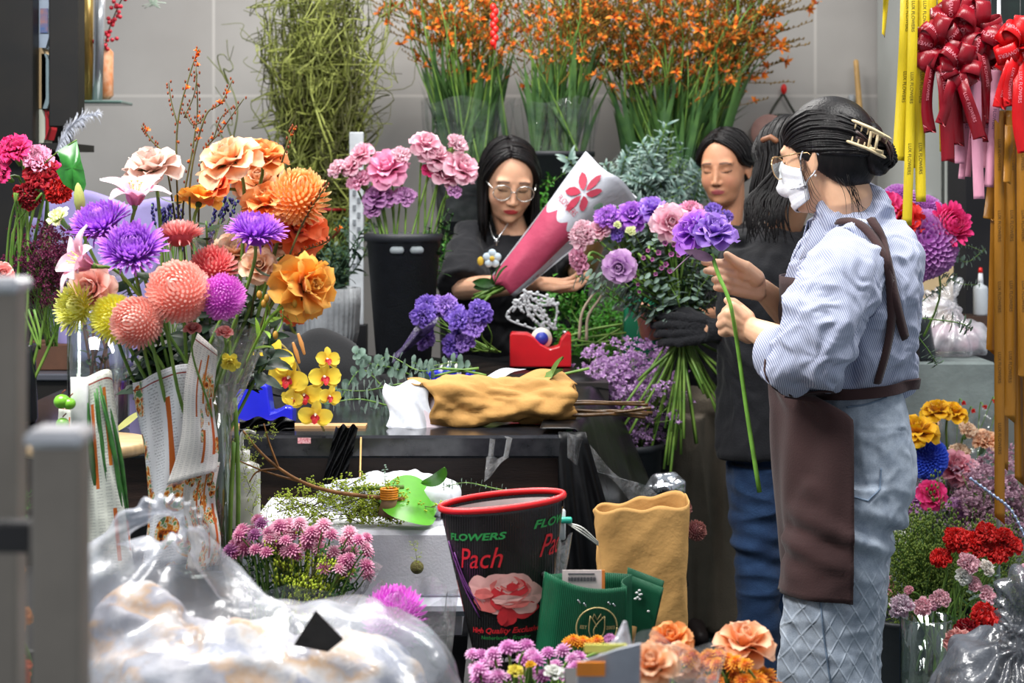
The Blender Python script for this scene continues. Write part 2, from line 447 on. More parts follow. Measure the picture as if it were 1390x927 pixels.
def locks(mb,M,paths,n,r=.004,jitter=.004,seed=1,seg=5):
 """n hair locks, each between neighbouring guide paths (head-local points)"""
 rr=random.Random(seed);G=[np.array(spline(p,14))for p in paths]
 for i in range(n):
  u=rr.random()*(len(G)-1);k=min(int(u),len(G)-2);f=u-k
  c=G[k]*(1-f)+G[k+1]*f
  w=np.linspace(0,1,14)[:,None]
  c=c+np.array([rr.gauss(0,jitter)for _ in range(3)])*(.4+w)+np.sin(w*rr.uniform(3,8)+rr.random()*6)*np.array([rr.gauss(0,jitter*.6)for _ in range(3)])
  q=r*rr.uniform(.6,1.3)
  mb.tube(c,[q*.6,q,q,q*.85,q*.2],seg,M=M)
def folds(v,n,amp,f,o=0,stretch=(1,1,1)):
 p=v*np.array(stretch);a=nz(p,f,o);b=nz(p+.03*np.stack([a,a,a],-1),f*2.1,o+9)
 return amp*(1-np.abs(a))**2*.9+amp*.45*b-amp*.4
def headM(c,fwd,roll=0,s=.96):
 f=Vector(fwd).normalized();r=f.cross(Vector((0,0,1))).normalized();u=r.cross(f)
 R=Matrix((r,f,u)).transposed()@Matrix.Rotation(roll,3,'Y')
 return Matrix.Translation(c)@R.to_4x4()@Matrix.Scale(s,4)
def hpt(M,p):return M@Vector(p)
def shoe(mb,a,d):
 d=Vector((d[0],d[1],0)).normalized();a=Vector(a)
 mb.tube([a+d*-.05+V(0,0,.035),a+V(0,0,.045),a+d*.09+V(0,0,.032),a+d*.16+V(0,0,.022)],[.034,.040,.040,.026],12,round_=True)
 # ---------------------------------------------------------------- woman with mask (right foreground)
def main_woman():
 B=3.66
 root=thing('person','woman in a striped pale shirt, brown apron and white face mask holding one purple flower','person',(.70,B,0))
 hands_y=3.62
 M=headM(P(1121,215,3.66),(-.76,.62,-.20),0,.97)
 mb=MB();head_pieces(mb,M)
 nb=P(1158,318,3.68)
 mb.tube([hpt(M,(0,-.02,-.03)),hpt(M,(0,-.035,-.09)),nb,P(1158,345,3.68)],[.053,.050,.056,.06],20,round_=True)
 # trunk under the clothes
 for a,b,r0,r1 in((P(1155,345,3.68),P(1152,450,3.68),.10,.095),(P(1152,450,3.68),P(1150,600,3.68),.095,.115)):
  for off in(-.05,.05):mb.tube([a+V(0,off,0),b+V(0,off,0)],[r0*.66,r1*.6],16,round_=True)
 sl,sr=P(1165,356,3.53),P(1140,353,3.82)
 mb.tube([sl,P(1155,350,3.68),sr],[.040,.045,.040],12,round_=True)
 el,wl=P(1095,482,3.46),P(1020,446,3.60)
 er,wr=P(1100,455,3.86),P(1034,392,3.74)
 arm(mb,sl,el,wl,(.045,.04,.036,.029,.0235));arm(mb,sr,er,wr,(.045,.04,.036,.028,.0225))
 for s,yy in((-1,3.60),(1,3.77)):
  mb.tube([P(1152,620,yy),P(1130,850,yy),P(1135,1140,yy)],[.062,.05,.035],14,round_=True)
  # left hand: a closed fist round the stem, back of the hand towards us
 Y=3.605
 def q(x,y,dy=0):return P(940+x/5.79,320+y/5.79,Y+dy)
 kn=[q(318,560,-.012),q(285,610,-.012),q(275,665,-.008),q(290,725,0)]
 for i,k in enumerate(kn):
  w0=q(455-i*4,700+i*30,.002);mb.tube([w0,w0.lerp(k,.5)+V(0,-.004,0),k],[.0165,.015,.0118],10,round_=True)
  a=k+V(-.012,.020,-.010);b=a+V(.010,.022,-.004);c=b+V(.022,-.002,.002)
  for u,w_,ra,rb in((k,a,.0112,.0100),(a,b,.0098,.009),(b,c,.0088,.0075)):mb.tube([u,w_],[ra,rb],10,round_=True)
 mb.tube([q(430,640,.0),q(370,570,.012),q(320,525,.008)],[.0165,.0125,.0105],10,round_=True);mb.tube([q(320,525,.008),q(272,508,0)],[.0102,.0078],10,round_=True)
 # right hand: open, palm towards us, stem lying across it
 Y=3.70
 wp=q(530,400,.02)
 K=[q(330,232),q(318,292,.0),q(305,355,.002),q(300,425,.006)]
 T_=[[q(230,215,-.012),q(160,212,-.015),q(92,208,-.020)],[q(215,282,-.014),q(160,280,-.020),q(108,275,-.028)],[q(240,345,-.014),q(205,348,-.026),q(172,345,-.040)],[q(248,412,-.010),q(215,412,-.022),q(186,408,-.036)]]
 for i,k in enumerate(K):
  w0=q(520,345+i*38,.018);mb.tube([w0,w0.lerp(k,.5),k],[.0150,.0140,.0112],10,round_=True)
  pts=[k]+T_[i];rs=(.0102,.0094,.0088,.0075)
  for j in range(3):mb.tube([pts[j],pts[j+1]],[rs[j],rs[j+1]],10,round_=True)
 th=[q(500,330,.0),q(420,250,-.012),q(345,205,-.016),q(270,148,-.018)]
 for j,(ra,rb)in enumerate(((.0185,.0150),(.0140,.0108),(.0105,.0080))):mb.tube([th[j],th[j+1]],[ra,rb],12,round_=True)
 mb.ell(q(440,300,-.008),(.022,.012,.016))
 me=remesh(mb,.0024,5,.5,'body');paint(me,[(M,1)],'e2b391','c98078')
 me.materials.append(skin_mat('skin'));link('body',me,root)
 # hair
 h=MB();h.grid(star(lambda p:hair_sdf(p,.010,.99),70,90),cv=True,M=M,caps=True)
 bun=(.012,-.112,-.018)
 h.ell(bun,(.040,.030,.044),M=M);h.ell((.02,-.10,.02),(.034,.03,.04),M=M)
 d0=lambda p:hair_sdf(p,.02,1.0)
 paths=[]
 for az in np.linspace(-165,165,23):
 # start on the hairline, run back over the skull into the bun
  a=math.radians(az);s_=np.array([math.sin(a)*1.0,math.cos(a)*.85+.1,.62-.75*(1-math.cos(a))*.5]);s_/=np.linalg.norm(s_)
  e_=np.array(bun)/np.linalg.norm(bun);line=[]
  for t in np.linspace(0,1,7):
   d=s_*(1-t)+e_*t+np.array([0,0,.9])*t*(1-t)*max(0,math.cos(a))+np.array([math.sin(a),0,.1])*t*(1-t)*.9;d/=np.linalg.norm(d)
   r=surf_r(d0,d[None])[0];line.append(d*(min(r,.125)+.0005+.0*t))
  line[-1]=np.array(bun)*.98;paths.append(line)
 locks(h,M,paths,260,.0036,.0016,3)
 # loose wisps at the nape and in front of the ear
 for i in range(14):
  s=-1;x0=-.03-.045*rnd.random()
  a=(x0,-.075+.03*rnd.random(),-.05);b=(x0-.004,-.085+.02*rnd.random(),-.085-.02*rnd.random());c=(x0+rnd.gauss(0,.012),-.075+rnd.gauss(0,.02),-.12-.03*rnd.random())
  h.tube(spline([a,b,c],9),[.0010,.0007,.0003],4,M=M)
 for s in(-1,1):
  for i in range(7):h.tube(spline([(s*.070,.012+.003*i,.03),(s*.083,.004+.002*i,-.02),(s*.080,-.004+.004*i,-.06-.008*i),(s*.074,-.012+.004*i,-.085-.006*i)],9),[.0008,.0007,.0003],4,M=M)
 for i in range(26):
  a=rnd.random()*6.28;c0=np.array(bun);t=np.array([math.cos(a),.35*math.sin(a*2),math.sin(a)])
  h.tube(spline([c0+t*.036,c0+np.array([t[0]*.02,-.034,t[2]*.02]),c0-t*.036*.8],9),.0032,5,M=M)
 hb=h.build('hair',hair_mat(),root)
 tl=MB()
 for i in range(34):
  dx,dz=rnd.gauss(0,.006),rnd.gauss(0,.006)
  tl.tube(spline([P(1170+rnd.gauss(0,3),190+rnd.gauss(0,3),3.60+dx),P(1192+rnd.gauss(0,2),183,3.57+dx),P(1207+rnd.gauss(0,2),200,3.57+dz),P(1208+rnd.gauss(0,2.5),217+rnd.random()*8,3.58+dz)],10),[.002,.003,.0022,.0005],5)
 for i in range(14):tl.tube(spline([P(1154,178+rnd.gauss(0,4),3.585),P(1165,186+rnd.gauss(0,5),3.565),P(1178,196+rnd.gauss(0,5),3.57)],8),.0035,5)
 o=tl.build('hair_tail',mat('brown_hair','3b2420',.4,0,.5,.2,60),root);o['label']='reddish brown ends of the hair over the clip'
 # claw clip
 ck=MB();Yc=3.545
 for(x0,y0,x1,y1)in((1161,165,1206,187),(1154,193,1198,212)):
  ck.tube([P(x0,y0,Yc),P((x0+x1)/2,(y0+y1)/2-1.5,Yc-.012),P(x1,y1,Yc)],.0085,8,flat=.4,round_=True)
 for i in range(6):
  t=i/5;a=P(1163+42*t,166+21*t,Yc);b=P(1156+41*t,194+18*t,Yc)
  ck.tube([a,a.lerp(b,.3)+V(0,.004,0)],[.0042,.0026],6,flat=.6);ck.tube([b,b.lerp(a,.3)+V(0,.004,0)],[.0042,.0026],6,flat=.6)
 for(x0,y0,x1,y1)in((1183,178,1179,200),(1192,182,1188,204),(1179,200,1197,206),(1183,178,1200,185)):ck.tube([P(x0,y0,Yc-.010),P(x1,y1,Yc-.010)],.0032,8)
 ck.build('hair_clip',mat('clip_beige','cbb892',.35,0,.5,.05),root)
 # mask
 def mfn(p):
  q=np.array(p);ax=q.copy();ax[...,0]=np.abs(ax[...,0])
  d=sd_ell(ax,(0,.030,-.025),(.068,.066,.080));d=smin(d,sd_ell(ax,(0,.045,-.078),(.050,.040,.034)),.03)
  return smin(d,sd_cap(ax,(0,.092,-.004),(0,.108,-.040),.010,.016),.035)
 us=np.linspace(0,1,26);vs=np.linspace(-1,1,34);A=[]
 for u in us:
  row=[]
  for v in vs:
   az=v*math.radians(80-10*abs(u-.5));zc=.012-.130*u+.006*math.cos(v*3)-.014*abs(v)**2*(1 if u<.5 else-1)*1.0
   y=math.cos(az)*.10;row.append((math.sin(az)*.10,y,zc))
  A.append(row)
 A=np.array(A);d=A.reshape(-1,3);cc=np.array([0,.02,-.045]);d=d-cc;d/=np.linalg.norm(d,axis=1,keepdims=True)
 R=surf_r(lambda p:mfn(p+cc),d,.13);pl=.0016*np.sign(np.sin(np.repeat(us,34)*PI*5))*(np.abs(np.tile(vs,26))<.93)
 A=(cc+d*(R+.004+pl)[:,None]).reshape(26,34,3)
 k=MB();k.grid(A,M=M);mo=k.build('face_mask',mat('mask_white','e9ebf0',.9,0,.2,.03,30,.1,200),root)
 sd=mo.modifiers.new('s','SOLIDIFY');sd.thickness=.0012
 for s,j in((-1,0),(1,33)):
  st=MB()
  a,b=A[1,j],A[24,j]
  st.tube(spline([a,(s*.081,.012,.008),(s*.085,-.012,.026),(s*.083,-.030,.0)],12),.0015,6,M=M)
  st.tube(spline([b,(s*.078,.012,-.05),(s*.079,-.010,-.034),(s*.080,-.026,-.012)],12),.0015,6,M=M)
  st.build('mask_strap',_m['mask_white'],root)
  # glasses
 g=MB();gl=MB()
 for s in(-1,1):
  g.tube([(s*.068,.092,.018),(s*.080,.02,.014),(s*.083,-.006,.010),(s*.081,-.02,-.006)],.0014,6,M=M)
  c=np.array([s*.036,.1,.0]);ring=[c+np.array([math.cos(a)*.028,.004*math.cos(a)*0-.004*abs(math.cos(a)),math.sin(a)*.025])for a in np.linspace(0,2*PI,25)]
  g.tube(ring,.0014,6,M=M);gl.add([c]+ring[:-1],[(0,i+1,(i+1)%24+1)for i in range(24)],M=M)
 g.tube([(-.009,.1,.004),(0,.104,.008),(.009,.1,.004)],.0013,6,M=M)
 go=g.build('glasses',mat('gold_wire','d8b98a',.25,.9),root);gl.build('lens',glass_mat('lens_glass'),go)
 er_=MB();er_.ell(hpt(M,(-.079,-.012,-.040)),.0026);er_.build('earring',mat('pearl','f0e8dc',.2),root)
 # shirt
 s=MB()
 def T(x,y,dy,r0,r1):pass
 for(x,y,yy,rx,ry)in():pass
 rings=[(1164,296,.066,.080,3.68),(1166,316,.095,.140,3.68),(1162,342,.112,.188,3.68),(1155,380,.122,.205,3.68),(1154,430,.122,.19,3.68),(1152,480,.116,.17,3.68),(1150,512,.106,.15,3.68),(1150,530,.095,.138,3.68)]
 tb=[]
 for(x,y,rx,ry,yy)in rings:
  c=P(x,y,yy);tb.append([(c.x+math.cos(a)*rx*.94-math.sin(a)*ry*.22,c.y+math.sin(a)*ry*.97+math.cos(a)*rx*.2,c.z)for a in np.linspace(0,2*PI,40,endpoint=False)])
 s.grid(np.array(tb)[::-1],cv=True,caps=True)
 s.tube(spline([P(1166,352,3.53),P(1135,400,3.47),P(1108,462,3.45),P(1088,482,3.47),P(1062,482,3.515)],20),[.068,.078,.080,.070,.060,.053],24,round_=False)
 s.tube(spline([P(1140,348,3.82),P(1112,400,3.87),P(1105,440,3.88),P(1085,440,3.83)],14),[.065,.072,.068,.056],20,round_=False)
 s.tube([P(1166,345,3.55),P(1155,330,3.68),P(1143,340,3.82)],[.062,.052,.062],16,round_=True)
 s.ell(P(1200,425,3.66),(.052,.12,.13));s.ell(P(1195,500,3.66),(.048,.12,.06));s.ell(P(1110,505,3.56),(.05,.06,.038))
 s.tube([hpt(M,(0,-.045,-.100)),P(1160,318,3.68)],[.066,.085],24)
 me=remesh(s,.0045,6,.5,'shirt')
 el_=np.array(el);hem=P(1150,520,3.68).z
 def dsp(v,n):
  d=folds(v,n,.014,9,0,(1,1,.8))+folds(v,n,.006,22,5)
  # creases that run out from the elbow and gather above the waistband
  q=v-np.array(P(1100,478,3.46));r=np.linalg.norm(q,axis=1);ang=np.arctan2(q[:,2],q[:,0])
  d+=.0045*np.exp(-((r-.12)/.045)**2)*np.sin(ang*7+r*22)
  d+=.004
  w=np.exp(-((v[:,2]-(hem+.035))/.045)**2);an=np.arctan2(v[:,1]-3.68,v[:,0]-P(1150,520,3.68).x)
  d+=w*(.010*np.sin(an*13+2*np.sin(an*3))+.008);return d
 displace(me,dsp)
 t=NT('shirt_stripes')
 sp=t.new('SeparateXYZ');t.link(t.obj(),sp.inputs[0])
 a1=t.new('Math',_operation='MULTIPLY_ADD');t.link(sp.outputs['X'],a1.inputs[0]);a1.inputs[1].default_value=1.0
 a2=t.new('Math',_operation='MULTIPLY');t.link(sp.outputs['Z'],a2.inputs[0]);a2.inputs[1].default_value=.35;t.link(a2.outputs[0],a1.inputs[2])
 a3=t.new('Math',_operation='MULTIPLY');t.link(a1.outputs[0],a3.inputs[0]);a3.inputs[1].default_value=2*PI/.0040
 a4=t.new('Math',_operation='SINE');t.link(a3.outputs[0],a4.inputs[0])
 a5=t.new('MapRange');t.link(a4.outputs[0],a5.inputs[0]);a5.inputs[1].default_value=-.5;a5.inputs[2].default_value=.6
 col=t.mix(a5.outputs[0],srgb('828aa8'),srgb('c3c8da'))
 m_sh=t.end(t.prin(col,.8,0,.25,t.bump(t.noise(250,3),.15,.003),.1));me.materials.append(m_sh)
 sh=link('shirt',me,root)
 # collar: a folded band round the neck
 cl=MB();A=[]
 for j,an in enumerate(np.linspace(-2.75,2.75,40)):
  c=P(1147,296,3.68)+V(math.cos(an)*.074,math.sin(an)*.074,.034*math.cos(an)+.002);o=V(math.cos(an),math.sin(an),0)
  pk=.030*max(0,abs(an)-1.9)
  A.append([c+V(0,0,-.02)-o*.0,c+V(0,0,.022),c+o*.006+V(0,0,.024),c+o*.016+V(0,0,-.002-pk*.5),c+o*(.022+pk*.6)+V(0,0,-.030-pk)])
 cl.grid(np.array(A).transpose(1,0,2));co_=cl.build('collar',m_sh,sh)
 sd=co_.modifiers.new('s','SOLIDIFY');sd.thickness=.002;sd.offset=1
 # cuff turned up above the elbow
 cf=MB();a,b=P(1074,483,3.49),P(1050,481,3.535)
 cf.tube([a,a.lerp(b,.1),a.lerp(b,.9),b,b,a.lerp(b,.8)],[.052,.062,.058,.055,.046,.044],28,closed=False)
 cme=cf.build('cuff',m_sh,sh)
 from mathutils.bvhtree import BVHTree
 def bvh(me):return BVHTree.FromPolygons([tuple(x)for x in getv(me)],[tuple(p.vertices)for p in me.polygons])
 bt=bvh(me);cam_=V(0,0,CZ)
 def on(px,py,off=.004,back=False):
  d=(P(px,py,3.6)-cam_).normalized();h_=bt.ray_cast(cam_,d)
  return(h_[0]+h_[1]*off,h_[1])if h_[0]else(P(px,py,3.62),V(0,-1,0))
 def strap(pxs,w=.0095):
  pts=spline([(x,y,0)for x,y in pxs],34);rows=[];last=None
  H=[on(q[0],q[1],.006)for q in pts]
  C_=np.array([h_[0]for h_ in H]);N_=np.array([h_[1]for h_ in H])
  for _ in range(9):C_[1:-1]=(C_[:-2]+C_[2:]+2*C_[1:-1])/4;N_[1:-1]=(N_[:-2]+N_[2:]+N_[1:-1])/3
  T_=np.gradient(C_,axis=0)
  for c,n,t_ in zip(C_,N_,T_):
   l=np.cross(n,t_);l/=np.linalg.norm(l)+1e-9;n=n/(np.linalg.norm(n)+1e-9)
   rows.append([c-l*w/1.0,c+n*.003,c+l*w/1.0])
  return np.array(rows)
 apr=cloth_mat('apron_brown','3e2a2a',.85,.1,260)
 for nm,pxs in(('apron_strap',[(1139,304),(1160,302),(1180,318),(1197,345),(1207,385),(1209,430),(1200,480),(1188,518)]),('apron_strap',[(1181,300),(1196,325),(1205,365),(1213,405),(1226,458)])):
  k=MB();k.grid(strap(pxs));o=k.build(nm,apr,root);sd=o.modifiers.new('s','SOLIDIFY');sd.thickness=.004;sd.offset=0
  # jeans
 j=MB()
 hc=P(1152,560,3.68)
 rings=[]
 for(x,y,rx,ry)in((1153,522,.095,.140),(1154,560,.104,.155),(1157,600,.115,.168),(1160,640,.120,.172),(1156,680,.115,.168),(1150,705,.10,.155)):
  c=P(x,y,3.68);rings.append([(c.x+math.cos(a)*rx-math.sin(a)*ry*.15,c.y+math.sin(a)*ry,c.z)for a in np.linspace(0,2*PI,36,endpoint=False)])
 j.grid(np.array(rings)[::-1],cv=True,caps=True)
 j.ell(P(1172,640,3.60),(.082,.085,.10));j.ell(P(1172,640,3.76),(.082,.085,.10))
 for yy,dx in((3.595,0),(3.775,6)):
  j.tube(spline([P(1152+dx,650,yy),P(1136+dx,760,yy),P(1126+dx,860,yy),P(1122+dx,1000,yy),P(1122+dx,1150,yy)],16),[.108,.102,.096,.098,.094],26,round_=False)
 jm=remesh(j,.005,6,.5,'jeans')
 kz=P(0,720,3.6).z
 displace(jm,lambda v,n:folds(v,n,.010,7,12,(1,1,.6))*(v[:,2]<2)+folds(v,n,.004,19,3,(1,1,1.5))+.010*np.exp(-((v[:,2]-kz)/.06)**2)*np.sin(v[:,2]*90+v[:,0]*40))
 t=NT('pale_denim')
 # woven diamond ribs
 sp=t.new('SeparateXYZ');t.link(t.obj(),sp.inputs[0])
 def diag(sgn):
  a=t.new('Math',_operation='MULTIPLY_ADD');t.link(sp.outputs['Z'],a.inputs[0]);a.inputs[1].default_value=.62;b=t.new('Math',_operation='MULTIPLY');t.link(sp.outputs['X'],b.inputs[0]);b.inputs[1].default_value=sgn
  t.link(b.outputs[0],a.inputs[2]);c=t.new('Math',_operation='PINGPONG');t.link(a.outputs[0],c.inputs[0]);c.inputs[1].default_value=.017
  d=t.new('MapRange');t.link(c.outputs[0],d.inputs[0]);d.inputs[1].default_value=0;d.inputs[2].default_value=.0035;d.inputs[3].default_value=1;d.inputs[4].default_value=0;return d.outputs[0]
 mx=t.new('Math',_operation='MAXIMUM');t.link(diag(1),mx.inputs[0]);t.link(diag(-1),mx.inputs[1])
 n1=t.noise(35,5);base=t.ramp(n1,[(.3,srgb('8e9aaa')),(.7,srgb('b4bfcc'))])
 n2=t.ramp(t.noise(420,2),[(.35,(.82,.82,.84)),(.6,(1,1,1))]);base=t.mix(1,base,n2,'MULTIPLY')
 zf=t.new('MapRange');t.link(sp.outputs['Z'],zf.inputs[0]);zf.inputs[1].default_value=.66;zf.inputs[2].default_value=.60
 mm=t.new('Math',_operation='MULTIPLY');t.link(mx.outputs[0],mm.inputs[0]);t.link(zf.outputs[0],mm.inputs[1])
 m3=t.new('Math',_operation='MULTIPLY');t.link(mm.outputs[0],m3.inputs[0]);m3.inputs[1].default_value=.45
 col=t.mix(m3.outputs[0],base,srgb('c3cfdc'))
 denim=t.end(t.prin(col,.85,0,.2,t.bump(mm.outputs[0],.5,.003),.1))
 jm.materials.append(denim);jo=link('jeans',jm,root)
 bt=bvh(jm)
 # stitched seams and the back pocket, laid on the cloth
 seam=cloth_mat('denim_seam','74869c',.9,.2,500)
 for nm,poly in(('back_pocket',[(1132,635),(1138,668),(1178,680),(1194,664),(1196,632)]),('side_seam',[(1112,800),(1118,860),(1128,930)]),('waistband_seam',[(1150,553),(1180,548),(1203,540)])):
  k=MB();pts=[on(x,y,.0018)[0]for x,y,_ in spline([(x,y,0)for x,y in poly],40)]if nm!='back_pocket' else[on(poly[i][0]+(poly[i+1][0]-poly[i][0])*f,poly[i][1]+(poly[i+1][1]-poly[i][1])*f,.0018)[0]for i in range(4)for f in np.linspace(0,1,10)[:-1]]
  k.tube(pts,.0019,6);k.build(nm,seam,jo)
  # apron skirt and bib
 A=[];cx=P(1132,600,3.68).x
 for u in np.linspace(0,1,40):
  yv=512+283*u;z=P(0,yv,3.66).z;row=[]
  e=1.0 if u>.2 else(1-(u/.2)**.7)*1.0+1.0*(u/.2)**.7
  a_near=math.radians(-92+(-62*(1-min(1,u/.16))**1.5));a_far=math.radians(-268)
  rx=.135+.012*math.sin(u*PI)-.035*u;ry=.185-.01*u+.02*math.sin(u*PI)
  for v in np.linspace(0,1,44):
   a=a_near*(1-v)+a_far*v if False else(-a_near)*(1-v)+(-a_far)*v
   w=.007*math.sin(v*17+u*3)*u+.004*math.sin(v*31-u*5)
   row.append((cx+.008+math.cos(a)*(rx+w),3.68-math.sin(a)*(ry+w),z+.006*math.sin(v*7)*u))
  A.append(row)
 A=push_out(A,[bt,bvh(me)],.010,(P(1150,600,3.68).x,3.68))
 k=MB();k.grid(np.array(A));ap=k.build('apron',apr,root);sd=ap.modifiers.new('s','SOLIDIFY');sd.thickness=.003;sd.offset=1
 k=MB();A=[]
 for u in np.linspace(0,1,20):
  c=P(1152,514+14*u,3.68);A.append([(c.x+math.cos(a)*(.112+.004*u)-math.sin(a)*.03,c.y+math.sin(a)*.160+math.cos(a)*.02,c.z+.012*math.cos(a))for a in np.linspace(0,2*PI,50)])
 A=push_out(A,[bt,bvh(me)],.007,(P(1150,600,3.68).x,3.68))
 k.grid(A);o=k.build('apron_waistband',apr,root);sd=o.modifiers.new('s','SOLIDIFY');sd.thickness=.004;sd.offset=1
 k=MB();A=[]
 for u in np.linspace(0,1,14):
  c=P(1152-3*(1-u),375+145*u,3.70);hw=.09+.03*u
  A.append([(c.x-.132-.004*math.cos(v*1.5)+abs(v)**2*.03,c.y+.02+v*hw*1.3,c.z)for v in np.linspace(-1,1,16)])
 A=push_out(A,[bvh(me)],.006,(P(1150,600,3.68).x,3.68))
 k.grid(A);o=k.build('apron_bib',apr,root);sd=o.modifiers.new('s','SOLIDIFY');sd.thickness=.003
 k=MB()
 for yy in(3.595,3.775):shoe(k,P(1125,1150,yy)*1.0+V(0,0,.0-P(1125,1150,yy).z),(-1,.3))
 k.build('shoes',mat('shoe_white','d8d8d8',.6),root)
 return root
main_woman()
# ---------------------------------------------------------------- helpers for the women behind
def long_hair(h,M,length=.30,n=220,part=0.0,spread=.10,seed=2,back=True,fx=.0,drop=(0,0,-1),front=True,bun=None):
 """locks falling from a parting down both sides and the back"""
 paths_all=[]
 d=M.to_3x3().inverted()@Vector(drop);d=np.array(d)/np.linalg.norm(d)
 for sd_ in(-1,1):
  paths=[]
  for a in np.linspace(15 if front else 60,178,12):
   an=math.radians(a)*sd_;o=np.array([math.sin(an)*.083,math.cos(an)*.098-.016,0])
   top=np.array([part+sd_*.004,.05*math.cos(an)-.01-.03*(a/180),.127]);
   if a<75:top=np.array([part+sd_*.006,.066-.03*(a/75),.108+.012*(a/75)])
   mid=o*1.02+np.array([0,-.012 if a<60 else 0,.055]);side=o*1.04+np.array([0,-.016 if a<60 else 0,.0])
   if a<60:mid=np.array([sd_*.066,.046,.062]);side=np.array([sd_*.081,.022,.0])
   q=o*1.02;low=side+d*length*.45;end=side*.95+d*length*(.8+.2*math.cos(an*3))
   pp=[]
   for q_ in(top,top*.75+mid*.25,top*.4+mid*.6,mid,mid*.5+side*.5,side):
    d_=q_/np.linalg.norm(q_);pp.append(d_*(surf_r(lambda p:hair_sdf(p,9,.985),d_[None])[0]+.001))
   pp[0][0]=part+sd_*.003
   if bun is None:pp+=[low,end]
   else:pp=pp[:5]+[np.array([sd_*.078,-.045,.0+.03*(a/180)]),np.array(bun)]
   paths.append(pp)
  locks(h,M,paths,n//2,.0050,.0035,seed+sd_)
def simple_glasses(M,root,mt):
 g=MB();gl=MB()
 for s in(-1,1):
  g.tube([(s*.064,.090,.012),(s*.079,.02,.012),(s*.081,-.01,.006)],.0014,6,M=M)
  c=np.array([s*.034,.096,.001]);ring=[c+np.array([math.cos(a)*.027,-.003*abs(math.cos(a)),math.sin(a)*.024])for a in np.linspace(0,2*PI,25)]
  g.tube(ring,.0016,6,M=M);gl.add([c]+ring[:-1],[(0,i+1,(i+1)%24+1)for i in range(24)],M=M)
 g.tube([(-.008,.096,.004),(0,.100,.007),(.008,.096,.004)],.0014,6,M=M)
 go=g.build('glasses',mt,root);gl.build('lens',glass_mat('lens_glass'),go)
def trunk(mb,neck,pelvis,fw,r=(.062,.060,.070),half=.055):
 """three stacked double capsules: chest, waist, hips"""
 neck,pelvis=Vector(neck),Vector(pelvis);f=Vector(fw).normalized();s=f.cross(V(0,0,1)).normalized()
 for k in(-1,1):mb.tube([neck-V(0,0,.10)+s*half*k,neck.lerp(pelvis,.55)+s*half*.8*k,pelvis+s*half*k],r,16,round_=True)
def tee(s,neck,hem,fw,w=.19,d=.115):
 neck,hem=Vector(neck),Vector(hem);f=Vector(fw).normalized();r=f.cross(V(0,0,1)).normalized();A=[]
 for t,kw,kd in((0.0,.40,.60),(.04,.62,.78),(.09,.85,.9),(.16,.98,1.0),(.28,1,1.05),(.45,.95,1.0),(.7,.92,.95),(1,.98,1.0)):
  c=neck.lerp(hem,t);A.append([c+r*math.cos(a)*w*kw+f*math.sin(a)*d*kd for a in np.linspace(0,2*PI,36,endpoint=False)])
 s.grid(np.array([[tuple(p)for p in row]for row in A]),cv=True,caps=True)
def finish_cloth(s,name,m,root,amp=.010,vox=.006,f=8,o=0):
 me=remesh(s,vox,5,.5,name);displace(me,lambda v,n:folds(v,n,amp,f,o,(1,1,.7))+folds(v,n,amp*.4,f*2.4,o+4)+.004)
 me.materials.append(m);return link(name,me,root)
